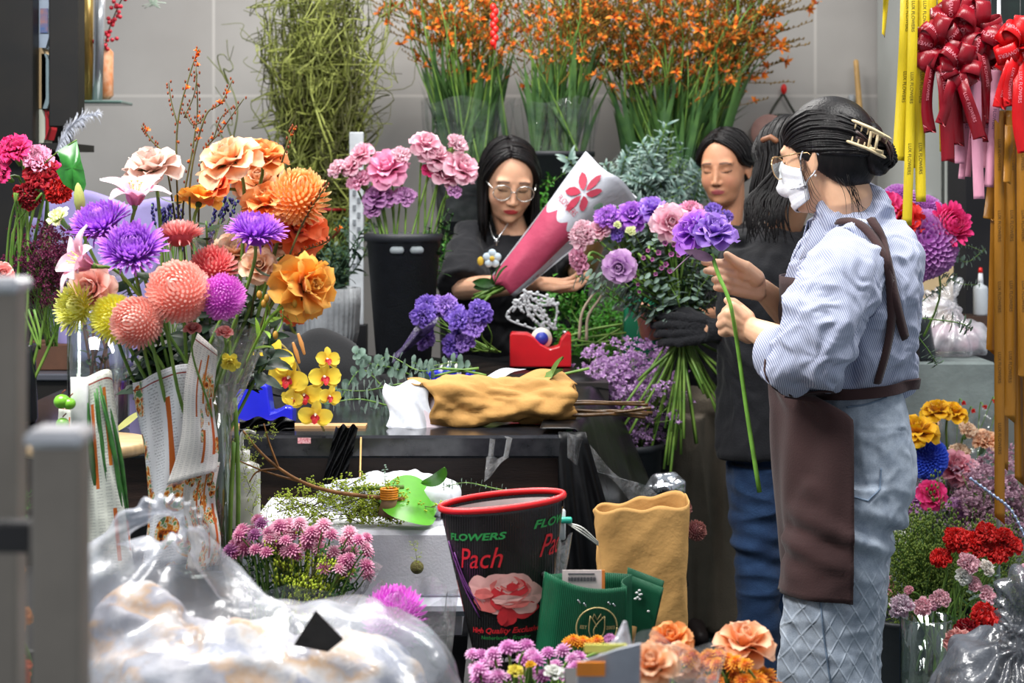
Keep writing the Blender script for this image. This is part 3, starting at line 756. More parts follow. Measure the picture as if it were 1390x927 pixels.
 # ---------------------------------------------------------------- woman wrapping the bouquet
def wrapper():
 Y=5.70;root=thing('person','woman in round glasses and black flower-print T-shirt wrapping a bouquet behind the table','person',(P(690,0,Y).x,Y+.05,0))
 M=headM(P(691,247,Y-.02),(.14,-.88,-.36),-.06,1.07)
 mb=MB();head_pieces(mb,M,.98)
 neck=P(697,318,Y+.04)
 mb.tube([hpt(M,(0,-.02,-.03)),hpt(M,(0,-.02,-.09)),neck,neck-V(0,0,.05)],[.053,.049,.052,.06],18,round_=True)
 pel=V(neck.x,Y+.08,.88);trunk(mb,neck,pel,(.1,-1,0))
 sr,sl=P(640,325,Y+.06),P(757,325,Y+.04)
 mb.tube([sr,neck-V(0,0,.045),sl],[.040,.045,.040],12,round_=True)
 er,wr_=P(628,392,Y-.12),P(728,384,Y-.36)
 arm(mb,sr,er,wr_,(.045,.04,.036,.03,.024));auto_hand(mb,wr_,(1,.02,-.12),(-.1,-.4,.9),1,.35,1.0)
 el,wl=P(790,372,Y-.06),P(818,304,Y-.34)
 arm(mb,sl,el,wl,(.045,.04,.036,.028,.023));auto_hand(mb,wl,(-.75,.0,.35),(0,.9,-.2),1,[.05,.3,.35,.4],1.0,.25,1.0)
 for dx in(-.09,.09):mb.tube([pel+V(dx,0,-.05),V(pel.x+dx,Y+.05,.46),V(pel.x+dx,Y+.08,.07)],[.08,.055,.035],12,round_=True)
 me=remesh(mb,.0032,4,.5,'body');paint(me,[(M,.98)],'d3a385','b3283a');me.materials.append(skin_mat('skin'));link('body',me,root)
 s=MB();tee(s,neck-V(0,0,.005),V(pel.x,pel.y,.82),(.1,-1,0),.195,.12)
 s.tube([neck.lerp(sr,.45)-V(0,0,.03),sr,sr.lerp(er,.55),sr.lerp(er,.98)],[.055,.062,.072,.076],20);s.tube([neck.lerp(sl,.45)-V(0,0,.03),sl,sl.lerp(el,.5),sl.lerp(el,.85)],[.055,.062,.070,.070],20)
 blk=cloth_mat('black_tee','131419',.8,.15,200);sh=finish_cloth(s,'tee_shirt',blk,root,.012,.006,8,2)
 k=MB();c=P(668,351,Y-.215);wm=mat('print_white','c9dcea',.8);
 for i in range(5):a=i*2*PI/5+.3;k.ell(c+V(math.cos(a)*.017,-.004,math.sin(a)*.017),(.013,.004,.013),seg=10,rings=6)
 k.build('flower_print',wm,sh);k=MB();k.ell(c+V(0,-.008,0),(.008,.004,.008));k.ell(c+V(-.036,.004,-.008),(.010,.004,.014));k.build('flower_print_centre',mat('print_yellow','d9b43c',.8),sh)
 # necklace
 k=MB();k.tube(spline([P(664,300,Y-.02),P(668,318,Y-.13),P(674,325,Y-.15),P(681,316,Y-.14),P(690,303,Y-.10)],16),.0014,5)
 k.box(P(674,329,Y-.155),(.004,.003,.022));k.box(P(674,327.5,Y-.155),(.014,.003,.004));k.build('cross_necklace',mat('silver','c9ccd2',.25,.9),root)
 h=MB();h.grid(star(lambda p:hair_sdf(p,-.022,.985),60,80),cv=True,M=M,caps=True)
 long_hair(h,M,.20,340,.012,seed=5,front=True);h.build('hair',hair_mat(),root)
 simple_glasses(M,root,mat('silver_wire','d0d0cc',.25,.9))
 k=MB()
 for dx in(-.09,.09):k.tube([pel+V(dx,0,.02),V(pel.x+dx,Y+.05,.46),V(pel.x+dx,Y+.08,.05)],[.115,.085,.075],16)
 finish_cloth(k,'trousers',cloth_mat('black_trousers','121317'),root)
 k=MB()
 for dx in(-.09,.09):shoe(k,(pel.x+dx,Y+.06,0),(0,-1,0))
 k.build('shoes',mat('shoe_black','1a1a1c',.5),root)
wrapper()
# ---------------------------------------------------------------- woman facing us, holding the big bouquet with one hand
def facing():
 Y=5.55;root=thing('person','woman with tied back dark hair looking down, olive trousers, behind the purple bouquet','person',(P(962,0,Y).x,Y,0))
 M=headM(P(984,230,Y),(-.42,-.88,-.16),.03,.97)
 mb=MB();head_pieces(mb,M,1.0)
 neck=P(985,305,Y+.03)
 mb.tube([hpt(M,(0,-.02,-.03)),hpt(M,(0,-.02,-.09)),neck,neck-V(0,0,.05)],[.053,.049,.052,.06],18,round_=True)
 pel=V(P(962,0,Y).x,Y+.02,.88);trunk(mb,neck,pel,(-.4,-1,0))
 sr,sl=P(928,330,Y+.04),P(1036,322,Y)
 mb.tube([sr,neck-V(0,0,.045),sl],[.040,.045,.040],12,round_=True)
 er,wr_=P(905,440,Y-.10),P(880,452,5.14)
 arm(mb,sr,er,wr_);
 # hand coming round the stems from the left
 auto_hand(mb,P(872,418,5.10),(.55,.05,-.55),(.6,.5,.6),-1,[.5,.6,.6,.6],1.02,.05)
 mb.tube([wr_,P(873,420,5.10)],[.025,.023],12,round_=True)
 el,wl=P(1035,430,Y-.05),P(940,430,5.20)
 arm(mb,sl,el,wl);auto_hand(mb,wl,(-1,-.1,.1),(0,-1,0),1,.7)
 lg=[(926,5.52),(985,5.56)]
 for x,yy in lg:mb.tube([P(x,600,yy),P(x,700,yy),P(x,838,yy)],[.062,.055,.035],12,round_=True)
 me=remesh(mb,.0032,4,.5,'body');paint(me,[(M,1.0)],'c08a6a','a8505a');me.materials.append(skin_mat('skin'));link('body',me,root)
 s=MB();tee(s,neck-V(0,0,.005),V(pel.x,pel.y,.72),(-.4,-1,0),.20,.12)
 s.tube([neck.lerp(sr,.45)-V(0,0,.03),sr,sr.lerp(er,.5),sr.lerp(er,.8)],[.055,.062,.072,.076],18);s.tube([neck.lerp(sl,.45)-V(0,0,.03),sl,sl.lerp(el,.5),sl.lerp(el,.8)],[.055,.062,.072,.076],18)
 finish_cloth(s,'tee_shirt',_m['black_tee'],root,.012,.007,8,6)
 h=MB();h.grid(star(lambda p:hair_sdf(p,-.022,.985),60,80),cv=True,M=M,caps=True)
 bun=(0,-.115,-.02);long_hair(h,M,.2,300,.010,seed=13,bun=bun)
 h.ell(bun,(.035,.03,.035),M=M);h.build('hair',hair_mat(),root)
 k=MB();ol=cloth_mat('olive_trousers','857b6c',.9,.2,180)
 k.ell(P(956,545,Y),(.165,.12,.11))
 for x,yy in lg:k.tube(spline([P(x+3,560,yy),P(x,660,yy),P(x-2,760,yy),P(x-3,846,yy)],12),[.105,.105,.110,.112],22)
 me=remesh(k,.006,4,.5,'trousers');displace(me,lambda v,n:folds(v,n,.016,10,3,(1.6,1.6,.15)));me.materials.append(ol);link('trousers',me,root)
 k=MB()
 for x,yy in lg:shoe(k,(P(x+4,0,yy).x,yy,.0),(.2,-1,0))
 k.build('shoes',mat('shoe_dark','3a2f2e',.5),root)
facing()
# ---------------------------------------------------------------- woman in black with her back to us, one gloved hand on the stems
def backwoman():
 Y=4.85;root=thing('person','woman in black T-shirt and dark blue jeans, back turned, long loose hair, black glove','person',(P(1052,0,Y).x,Y,0))
 M=headM(P(1068,222,Y),(-.45,.86,-.25),.05,.98)
 mb=MB();head_pieces(mb,M,1.0)
 neck=P(1062,310,Y+.02)
 mb.tube([hpt(M,(0,-.02,-.03)),hpt(M,(0,-.03,-.09)),neck,neck-V(0,0,.05)],[.053,.049,.052,.06],18,round_=True)
 pel=P(1056,575,Y+.02);trunk(mb,neck,pel,(-.5,.8,0))
 # her left shoulder is the one nearer the picture's left edge
 sl,sr=P(1003,330,Y),P(1120,332,Y+.10)
 mb.tube([sl,neck-V(0,0,.045),sr],[.040,.045,.040],12,round_=True)
 el,wl=P(1012,448,Y-.04),P(980,450,Y-.02)
 er,wr_=P(1135,450,Y+.05),P(1100,470,Y+.25)
 arm(mb,sl,P(1030,452,Y-.02),wl);arm(mb,sr,er,wr_);auto_hand(mb,wr_,(-1,.4,.1),(0,0,1),1,.5)
 lg=[(1030,4.84),(1075,4.92)]
 for x,yy in lg:mb.tube([P(x,620,yy),P(x,770,yy),P(x,925,yy)],[.060,.052,.035],12,round_=True)
 auto_hand(mb,P(966,448,Y-.02),(-1,.05,.02),(.1,.7,-.1),-1,[.55,.55,.55,.5],1.05,.02,.5)
 mb.tube([wl,P(964,448,Y-.02)],[.024,.022],10,round_=True)
 me=remesh(mb,.0032,4,.5,'body');paint(me,[(M,1.0)],'c99a7a','a8505a');me.materials.append(skin_mat('skin'));link('body',me,root)
 g=MB();auto_hand(g,P(966,448,Y-.02),(-1,.05,.02),(.1,.7,-.1),-1,[.55,.55,.55,.5],1.20,.02,.5)
 g.tube([P(983,449,Y-.02),P(975,449,Y-.02),P(960,448,Y-.02)],[.032,.033,.030],16)
 me=remesh(g,.003,3,.5,'glove');displace(me,lambda v,n:folds(v,n,.003,30,2)+.0015);me.materials.append(cloth_mat('glove_black','16171c',.7,.4,240));link('glove',me,root)
 k=MB();c=P(983,449,Y-.02)
 for i in range(22):a=i*2*PI/22;k.ell(c+V(.001*math.sin(a*3),math.cos(a)*.034,math.sin(a)*.034),.0036,seg=8,rings=6)
 o=k.build('bead_bracelet',mat('bead','b9a58c',.3),root)
 s=MB();tee(s,neck-V(0,0,.004),P(1056,612,Y+.02),(-.5,.8,0),.195,.125)
 s.tube([neck.lerp(sl,.45)-V(0,0,.03),sl,P(1012,390,Y-.01),P(1024,440,Y-.02)],[.055,.064,.074,.076],18);s.tube([neck.lerp(sr,.45)-V(0,0,.03),sr,sr.lerp(er,.5),sr.lerp(er,.85)],[.055,.064,.074,.076],18)
 finish_cloth(s,'tee_shirt',_m['black_tee'],root,.014,.006,7,16)
 k=MB();k.ell(P(1056,610,Y+.03),(.155,.12,.10))
 for x,yy in lg:k.tube(spline([P(x+2,630,yy),P(x,700,yy),P(x,770,yy),P(x-2,860,yy),P(x-2,935,yy)],14),[.095,.078,.066,.060,.056],22)
 me=remesh(k,.005,4,.5,'jeans');kz=P(0,745,Y).z
 displace(me,lambda v,n:folds(v,n,.008,12,3,(.5,.5,1.6))+.006*np.exp(-((v[:,2]-kz)/.07)**2)*np.sin(v[:,2]*110+v[:,0]*30));me.materials.append(mat('blue_denim','2c466b',.85,0,.2,.25,18,.3,300,.1,col2='1e3354'));link('jeans',me,root)
 h=MB();h.grid(star(lambda p:hair_sdf(p,.002,.985),60,80),cv=True,M=M,caps=True)
 long_hair(h,M,.15,360,.0,seed=25,front=True,drop=(-.22,-.12,-1))
 for i in range(70):
  a=hpt(M,(rnd.uniform(-.08,.03),-.09,-.02));x=rnd.uniform(1012,1066)
  h.tube(spline([a,P(x+8,262,Y-.125),P(x+rnd.gauss(0,4),290,Y-.145),P(x+rnd.gauss(0,7),308+rnd.random()*24,Y-.15)],12),[.004,.0045,.003,.0006],5)
 h.build('hair',hair_mat(),root)
 k=MB();k.tube([P(1036,190,Y-.08),P(1046,186,Y-.10),P(1053,191,Y-.10)],.008,8,round_=True);k.build('hair_tie',mat('tie_brown','8a5a3c',.5),root)
 k=MB()
 for x,yy in lg:shoe(k,(P(x,0,yy).x,yy,0),(-.6,.8,0))
 k.build('shoes',_m['shoe_black'],root)
backwoman()
# ================================================================== FLOWER KIT
def petal(L,W,a=(.3,.3,.3),r0=0.,z0=0.,rho=.03,nu=7,nv=5,shape='rose',ruf=0.,ph=0.,rk=3.,tw=0.):
 """one petal as a grid; a = angle away from the flower's axis at base, middle, tip"""
 u=np.linspace(0,1,nu);al=(1-u)**2*a[0]+2*u*(1-u)*a[1]+u*u*a[2];dl=L/(nu-1)
 r=r0+np.concatenate([[0],np.cumsum(np.sin((al[:-1]+al[1:])/2))*dl]);z=z0+np.concatenate([[0],np.cumsum(np.cos((al[:-1]+al[1:])/2))*dl])
 w={'rose':W/2*np.sqrt(np.clip(1-(1-u)**2,0.03,1))*(1-.93*u**7)**.5,'strap':W/2*(.45+.55*u)*(1-.95*u**6)**.5,'point':W/2*np.sin(PI*np.clip(.06+.94*u,0,1)**.8)**.8+.0004,'round':W/2*np.sqrt(np.clip(1-(2*u-1)**2,.02,1)),'fan':W/2*(.15+.85*u**.8)*(1-.85*u**9)**.5}[shape]
 v=np.linspace(-1,1,nv);U,Vv=np.meshgrid(np.arange(nu),v,indexing='ij')
 dlt=Vv*w[U]/rho;lat=rho*np.sin(dlt);inn=rho*(1-np.cos(dlt))+ruf*np.sin(Vv*rk+ph)*(u[U]**2)+ruf*.5*np.sin(Vv*rk*2.3+ph*2)*(u[U]**3)
 x=r[U]-np.cos(al[U])*inn;zz=z[U]+np.sin(al[U])*inn
 A=np.stack([x,lat+tw*u[U]**2*w[U],zz],-1);return A,u[U]
def rotz(A,t):
 c,s=math.cos(t),math.sin(t);return A@np.array([[c,s,0],[-s,c,0],[0,0,1]])
_bloom={}
def cache(f):
 def g(*a,**k):
  key=(f.__name__,)+a+tuple(sorted(k.items()))
  if key not in _bloom:_bloom[key]=f(*a,**k)
  return _bloom[key]
 return g
def fin(mb,name,*mats):
 me=mb.mesh(name)
 for q in mats:me.materials.append(q)
 me.polygons.foreach_set('material_index',mb.mi);me.polygons.foreach_set('use_smooth',[True]*len(me.polygons));me.update();return me
GREEN=lambda:mat('leaf_green','2f5a24',.45,0,.4,.25,30,.2,60,col2='1d3d18')
STEM=lambda:mat('stem_green','7a9a44',.45,0,.4,.2,20,col2='4c742c')
def sepals(mb,R,n=5,m=1):
 for i in range(n):
  A,g=petal(R*.7,R*.28,(1.3,1.0,1.5),0,-.02*R,.04,5,3,'point');mb.grid(rotz(A,i*2*PI/n+.3),g,m)
 mb.ell((0,0,-.10*R),(.17*R,.17*R,.17*R),seg=10,rings=6,m=m)
@cache
def rose(pm,R=1.,open_=.5,seed=0,ruf=.03):
 """R = 1; scaled when placed. open_ 0 tight bud .. 1 wide open"""
 rr=random.Random(seed);mb=MB();o=open_
 L=[(3,.72,.62,(.35,-.15,-.25),.02,.16),(4,.80,.72,(.55,-.05,-.05),.03,.22),(5,.88,.85,(.85,.05,.35+o*.5),.04,.32),(5,.98,1.0,(1.15,.25+.2*o,.9+o*.9),.05,.45),(6,1.05,1.1,(1.35,.55+.4*o,1.5+o*.8),.06,.6),(6,1.12,1.15,(1.5,.9+.5*o,2.1+o*.5),.07,.8)]
 for k,(n,l,w,a,r0,rho)in enumerate(L):
  for i in range(n):
   s=1+rr.uniform(-.08,.08);A,g=petal(l*s,w*s*1.0,tuple(q+rr.uniform(-.1,.1)for q in a),r0,0,rho,8,7,'rose',ruf*(k+1)/3,rr.random()*6,3.4)
   mb.grid(rotz(A,i*2*PI/n+k*.6+rr.uniform(-.15,.15)),g)
 sepals(mb,1);return fin(mb,'rose_bloom',pm,GREEN())
@cache
def ruffle(pm,seed=0,n=34,ruf=.09,flat=1.0):
 """carnation / lisianthus: many frilled fan petals"""
 rr=random.Random(seed);mb=MB()
 for i in range(n):
  t=(i+.5)/n;a0=.1+.5*t;at=-.1+1.75*t*flat;l=.85+.18*t
  A,g=petal(l*rr.uniform(.9,1.08),.62*(1+.35*t),(a0,at*.8,at+.5*rr.random()),.03,0,.5,7,8,'fan',ruf*(1+.4*rr.random()),rr.random()*6,6.5)
  mb.grid(rotz(A,i*2.399+rr.uniform(-.1,.1)),g)
 mb.lathe([(.02,-.75),(.11,-.7),(.16,-.45),(.19,-.15),(.24,.05),(.22,.12)],seg=10,m=1);return fin(mb,'ruffled_bloom',pm,mat('calyx_green','6fa04a',.5))
@cache
def ball(pm,n=300,core=.66,L=.42,W=.2,pol=2.45,curl=-.8,seed=0,squash=1.0,tip=.3,shape='strap'):
 """ball chrysanthemum: small incurved petals over a sphere"""
 rr=random.Random(seed);mb=MB();mb.ell((0,0,0),(core*.96,core*.96,core*.96*squash),seg=20,rings=14,g=.1)
 for i in range(n):
  z=1-(1-math.cos(pol))*(i+.5)/n;th=math.acos(z);ph=i*2.39996
  d=Vector((math.sin(th)*math.cos(ph),math.sin(th)*math.sin(ph),z));out=Vector((math.cos(th)*math.cos(ph),math.cos(th)*math.sin(ph),-math.sin(th)))
  A,g=petal(L*rr.uniform(.8,1.15),W*rr.uniform(.85,1.1),(tip*(.3+th*.4),curl*.2,curl+rr.uniform(-.2,.2)),0,0,W*.45,6,4,shape)
  Mr=np.array(frame(d,out));p=np.array(d)*core*.93*np.array([1,1,squash])
  A=A.reshape(-1,3)@Mr.T+p;mb.grid(A.reshape(6,4,3),g)
 mb.ell((0,0,-core*squash),(.2,.2,.15),seg=10,rings=6,m=1);return fin(mb,'ball_bloom',pm,GREEN())
@cache
def shaggy(pm,n=170,seed=0,droop=.9,W=.15):
 """aster-like chrysanthemum seen as a flattened mop of narrow petals"""
 n=int(n*1.5);rr=random.Random(seed);mb=MB();mb.ell((0,0,.08),(.5,.5,.34),seg=16,rings=10,g=.1)
 for i in range(n):
  t=(i+.5)/n;th=.08+1.55*t**.6;ph=i*2.39996+rr.uniform(-.1,.1);l=(.42+.42*t)*rr.uniform(.85,1.12)
  A,g=petal(l*.86,W*rr.uniform(.8,1.15),(th*.75,th*.85-.1+rr.uniform(-.15,.15),th*droop+rr.uniform(-.6,.1)-(.8 if t<.7 else 0)),.36*math.sin(th),.06+.30*math.cos(th),W*.42,7,4,'strap')
  mb.grid(rotz(A,ph),g)
 for i in range(8):A,g=petal(.55,.10,(1.5,2.3,2.9),.2,-.03,.05,6,3,'strap');mb.grid(rotz(A,i*.8),g)
 sepals(mb,.7);return fin(mb,'shaggy_bloom',pm,GREEN())
@cache
def lily(pm,seed=0,op=1.0):
 rr=random.Random(seed);mb=MB()
 for i in range(6):
  A,g=petal(1.15,.52 if i%2 else .66,(.35,.75*op,(1.9 if i%2 else 1.6)*op+rr.uniform(-.2,.2)),.05,0,.4,11,7,'point',.035,rr.random()*6,4)
  mb.grid(rotz(A,i*PI/3),g)
 for i in range(5):A,g=petal(.55,.24,(.2,.6,.9+rr.random()),.04,.05,.25,7,4,'point',.04,i,4);mb.grid(rotz(A,i*1.2+.3),g)
 for i in range(6):
  a=i*PI/3+.4;e=(.16*math.cos(a),.16*math.sin(a),.62);mb.tube([(0,0,.05),(e[0]*.6,e[1]*.6,.4),e],.012,5,m=1);mb.ell(e,(.02,.05,.02),seg=6,rings=5,m=1)
 mb.lathe([(.03,-.2),(.07,-.1),(.10,.02)],seg=8,m=2);return fin(mb,'lily_bloom',pm,mat('stamen','b9c46a',.5),STEM())
@cache
def orchid(seed=0):
 pm=petal_mat('orchid_yellow','f3c22c','f6dd4e',None,.5,.25,.06);mb=MB();rr=random.Random(seed)
 for a,l,w in((PI/2,.92,.62),(PI/2+2.2,.88,.58),(PI/2-2.2,.88,.58)):A,g=petal(l,w,(1.35,1.45,1.65),.05,0,.8,8,6,'round',.02,rr.random()*6);mb.grid(rotz(A,a),g)
 for a in(.10,PI-.10):A,g=petal(1.0,1.05,(1.3,1.4,1.75),.05,.03,1.0,9,8,'round',.04,rr.random()*6);mb.grid(rotz(A,a),g)
 for a,l,w,t in((-PI/2,.52,.44,.7),(-PI/2+.9,.34,.34,.2),(-PI/2-.9,.34,.34,.2)):A,g=petal(l,w,(.9,.9,1.5),.03,.04,.18,6,5,'round');mb.grid(rotz(A,a),g,1)
 mb.ell((0,.02,.12),(.06,.06,.10),seg=8,rings=6,m=2);mb.ell((0,0,.02),(.15,.13,.05),seg=10,rings=6,m=2)
 return fin(mb,'orchid_bloom',pm,petal_mat('orchid_lip','d8383c','c8202c',None,.5,.1),mat('orchid_white','f4e6d0',.5))
@cache
def button(pm,seed=0,dome=True):
 """small pompon head of spray chrysanthemum"""
 mb=MB();rr=random.Random(seed);mb.ell((0,0,.1),(.62,.62,.42),seg=12,rings=8,g=0)
 for i in range(46):
  t=(i+.5)/46;th=.2+1.45*t;A,g=petal(.42+.2*t,.26,(th*.8,th,th+.7),.42*math.sin(th),.1+.3*math.cos(th),.2,4,3,'strap');mb.grid(rotz(A,i*2.4),.3+.7*g)
 mb.lathe([(.05,-.35),(.25,-.2),(.42,-.02)],seg=8,m=1);return fin(mb,'button_bloom',pm,GREEN())
@cache
def trumpet(seed=0):
 """montbretia blossom"""
 mb=MB();pm=petal_mat('montbretia','e8471a','ff9a26',None,.5,.3)
 for i in range(6):A,g=petal(1,.36,(.15,.45,1.2),.03,0,.25,6,3,'point');mb.grid(rotz(A,i*PI/3),g)
 return fin(mb,'trumpet',pm)
@cache
def cupflower(pm,seed=0):
 mb=MB()
 for i in range(5):A,g=petal(.8,.75,(1.3,.6,.5),.05,0,.6,5,4,'round');mb.grid(rotz(A,i*2*PI/5),g)
 mb.ell((0,0,.12),(.3,.3,.15),seg=10,rings=6,m=1);return fin(mb,'cup_bloom',pm,mat('cup_dark','4a2140',.6))
def leaf_grid(L,W,droop=.6,fold=.12,nu=9,nv=5,shape='point'):
 A,g=petal(L,W,(.5,.5+droop*.6,.5+droop*1.5),0,0,5,nu,nv,shape);v=np.linspace(-1,1,nv);A=A.copy();A[:,:,2]+=np.abs(v)[None]*W*fold;return A,g
def leaves_on(mb,pts,n,L,W,seed=0,t0=.15,t1=1.,ang=.9,m=0,shape='point',nu=5,nv=3,pair=False,droop=.5):
 rr=random.Random(seed);pts=np.array(pts)
 for i in range(n):
  t=t0+(t1-t0)*(i+.5)/n;x=t*(len(pts)-1);k=min(int(x),len(pts)-2);p=pts[k]+(pts[k+1]-pts[k])*(x-k);tv=pts[k+1]-pts[k];tv/=np.linalg.norm(tv)+1e-9
  for s in((0,PI)if pair else(0,)):
   R_=frame(tv)@Matrix.Rotation(i*(PI/2 if pair else 2.4)+s+rr.uniform(-.3,.3),3,'Z')@Matrix.Rotation(ang-.5+rr.uniform(-.2,.2),3,'Y')
   q=rr.uniform(.75,1.15)*(1-.35*t);A,g=leaf_grid(L*q,W*q,droop,.1,nu,nv,shape);mb.grid(A,g,m,M=TR(Vector(p),R_))
def euc_mat():return petal_mat('eucalyptus','5c7a68','8fa99b',None,.6,.12,.12)
@cache
def euc_branch(seed=0,L=1.0,rich=16,small=False,pmat=None):
 """eucalyptus branch along +Z, length 1"""
 rr=random.Random(seed);mb=MB();pts=spline([(0,0,0),(rr.uniform(-.06,.06),rr.uniform(-.05,.05),.35),(rr.uniform(-.12,.12),rr.uniform(-.1,.1),.7),(rr.uniform(-.2,.2),rr.uniform(-.15,.15),1)],20)
 mb.tube(pts,[.008,.006,.003],5,m=1)
 leaves_on(mb,pts,rich,.11 if not small else .075,.10 if not small else .05,seed,.12,1,1.2,0,'round',5,4,True,.4)
 return fin(mb,'eucalyptus',pmat or euc_mat(),STEM())
def curve_stem(p0,p1,bend=.03,n=10):
 p0,p1=Vector(p0),Vector(p1);m=p0.lerp(p1,.5)+V(rnd.gauss(0,bend),rnd.gauss(0,bend),-abs(bend)*.3);return spline([p0,m,p1],n)
def ins(me,name,parent,loc,R=None,s=1.0,label=None):
 o=bpy.data.objects.new(name,me);C.objects.link(o);o.parent=parent
 o.matrix_local=Matrix.Translation(Vector(loc)-woff(parent))@(R or Matrix.Identity(3)).to_4x4()@(Matrix.Scale(s,4)if np.isscalar(s)else Matrix.Diagonal((*s,1)))
 if label:o['label']=label
 return o
def aim(dx=0,dy=-1,dz=.3,spin=None):
 return frame((dx,dy,dz))@Matrix.Rotation(rnd.random()*6.28 if spin is None else spin,3,'Z')
def flower(name,bloom,c,d,s,foot,label,cat='flower',group=None,sr=.0032,leaves=0,LL=.06,LW=.025,stem_mat=None,back=0,spin=None,bname='bloom',bend=.02,via=None):
 """one cut flower: Empty at the foot of its stem > bloom, stem (> leaf)"""
 d=Vector(d).normalized();foot=Vector(foot);c=Vector(c)
 t=thing(name,label,cat,foot,group)
 sc_=s if np.isscalar(s)else s[0]
 ins(bloom,bname,t,c,frame(d)@Matrix.Rotation(rnd.random()*6.28 if spin is None else spin,3,'Z'),s)
 b=c-d*sc_*(.08+back);mid1=b-d*min(.06,(b-foot).length*.25)
 pts=spline([b,mid1,mid1.lerp(foot,.5)+V(rnd.gauss(0,bend),rnd.gauss(0,bend),0),foot],14)
 if via is not None:pts=spline([b,mid1,Vector(via),foot],18)
 k=MB();k.tube(pts[::-1],[sr*1.1,sr],6);k.build('stem',stem_mat or STEM(),t)
 if leaves:
  for i in range(leaves):
   l=MB();leaves_on(l,pts,1,LL,LW,rnd.randint(0,999),.25+.5*i/leaves,.35+.5*i/leaves,1.0,0,'point',9,5);l.build('leaf',GREEN(),t)
 return t
 # petal pigments
pm=petal_mat
PEACH=pm('p_peach','f89848','fcd2b0','fab478');BLUSH=pm('p_blush','efc0a8','f6dcd2','f3cbb9');ORANGE=pm('p_orange','ff8a12','fba94a','ff9a1e')
PORANGE=pm('p_peach_orange','ff7c1a','fdb878','ff9a3c');RORANGE=pm('p_red_orange','f2491c','fb8450','f96a2c');YORANGE=pm('p_yellow_orange','fb8a1c','ffc45c','ffa838')
PURPLE=pm('p_purple','7c1cb0','d08cf4','a440da');LILAC=pm('p_lilac','7c40c4','bd98ee','955cd8');VIOLET=pm('p_violet','4a2aa0','9a7ade','6a44c4')
SALMON=pm('p_salmon','f08c7c','fdd4c8','fab4a6',mp=.4);CORAL=pm('p_coral','d8404a','fcc0b8','f08080');PINKM=pm('p_magenta_pink','d048cc','f9a8f2','ec74e4')
YELLOW=pm('p_yellow','fff03a','ffffa0','fffc60',.5,.15);SYELLOW=pm('p_soft_yellow','e8c820','f6e860');LILYP=pm('p_lily','e98ab4','fdf2f4','f6b8cf')
PINK=pm('p_pink','e85f9c','f6b3d0','f08ab8');LPINK=pm('p_light_pink','ee86ac','fbd4e0','f7acc6');MAUVE=pm('p_mauve','b060b0','dca4d8','c884c8')
HOT=pm('p_hot_pink','b80c54','f0408c','dc1f6c');CRIM=pm('p_crimson','5a0814','b01426','8a0c1c');RED=pm('p_red','a80a0c','e4211c','cc1412')
CPINK=pm('p_cpink','ee6a94','fdd0da','f898b4');CREAM=pm('p_cream','f0dcc0','f8f2ea','f2e4d8');WHITEP=pm('p_white','e0e6c8','f8f8f4');ROSEP=pm('p_rose_pink','d65c7c','f4b8c4','e88aa0')
PACH=pm('p_pale_apricot','e88a50','fbe0c2','f6b98a');OMUM=pm('p_bronze','f0801c','fde0a8','fbb060');BLUE=pm('p_blue','1a34b8','4a72f0','2c50dc')
HYDR=pm('p_hydrangea','a04aa8','d09ad8','b86cc0');MLAV=pm('p_lavender_rose','b878c8','e0b8e4','cc94d8');GYEL=pm('p_gold','d88a00','f8c418','eea808')
# ================================================================== LEFT ARRANGEMENT (sharp foreground, in and around the clear vase)
VB=P(296,760,3.32)
def foot(i=0):return P(268+rnd.uniform(-26,30),620+rnd.uniform(0,30),3.25+rnd.uniform(-.03,.03))
LA='cut flowers of the tall mixed arrangement'
def F_(name,bloom,px,py,Y,dia,d,label,**k):
 Y-=.07;s=dia*1.13/2*Y/F
 return flower(name,bloom,P(px,py,Y),d,s,k.pop('foot',None)or foot(),label,**k)
F_('rose',rose(BLUSH,1.,.75,1),207,232,3.36,66,(-.1,-.45,1),'pale blush rose standing highest on the left of the arrangement',leaves=1)
F_('rose',rose(PEACH,1.,.8,2),313,222,3.30,72,(-.35,-.6,.9),'wide open pale peach rose at top left of the orange group')
F_('rose',rose(PORANGE,1.,.45,3,.03),356,218,3.36,58,(.2,-.5,1),'golden orange rose right beside the open peach rose')
F_('rose',rose(RORANGE,1.,.7,4),300,252,3.42,44,(-.5,-.4,.5),'small red-orange rose peeking out under the peach rose')
F_('rose',rose(PEACH,1.,.6,5),352,248,3.45,60,(.0,-.7,.5),'soft peach rose between golden rose and bronze pompon')
F_('rose',rose(PORANGE,1.,.7,6,.05),366,278,3.30,62,(-.2,-.6,.8),'ruffled orange rose below the golden one')
F_('rose',rose(RORANGE,1.,.9,7,.05),404,312,3.34,66,(.35,-.7,.5),'deep orange ruffled rose under the bronze pompon')
F_('rose',rose(RORANGE,1.,.5,8),378,304,3.40,46,(.1,-.8,.3),'orange-red rose half hidden among the ruffled roses')
F_('rose',rose(YORANGE,1.,1.,9,.07),412,388,3.24,76,(.75,-.75,.15),'big wide open yellow-orange rose facing right at the side',leaves=1)
F_('rose',rose(RORANGE,1.,.8,10,.05),402,420,3.30,36,(.3,-.7,-.4),'red-orange rose hanging below the big yellow-orange rose')
F_('rose',rose(YORANGE,1.,.3,11),270,275,3.42,50,(.1,.35,1),'golden rose seen from behind between the bare twigs')
F_('chrysanthemum',ball(OMUM,260,.64,.48,.17,2.3,-1.1,1),407,268,3.28,72,(.15,-.7,.7),'bronze and cream pompon chrysanthemum with curled petals',back=.6)
F_('chrysanthemum',ball(SALMON,420,.74,.34,.14,2.5,-1.3,2,1.,.2),242,396,3.14,80,(-.1,-.9,.35),'large salmon pink ball chrysanthemum in the centre',back=.7)
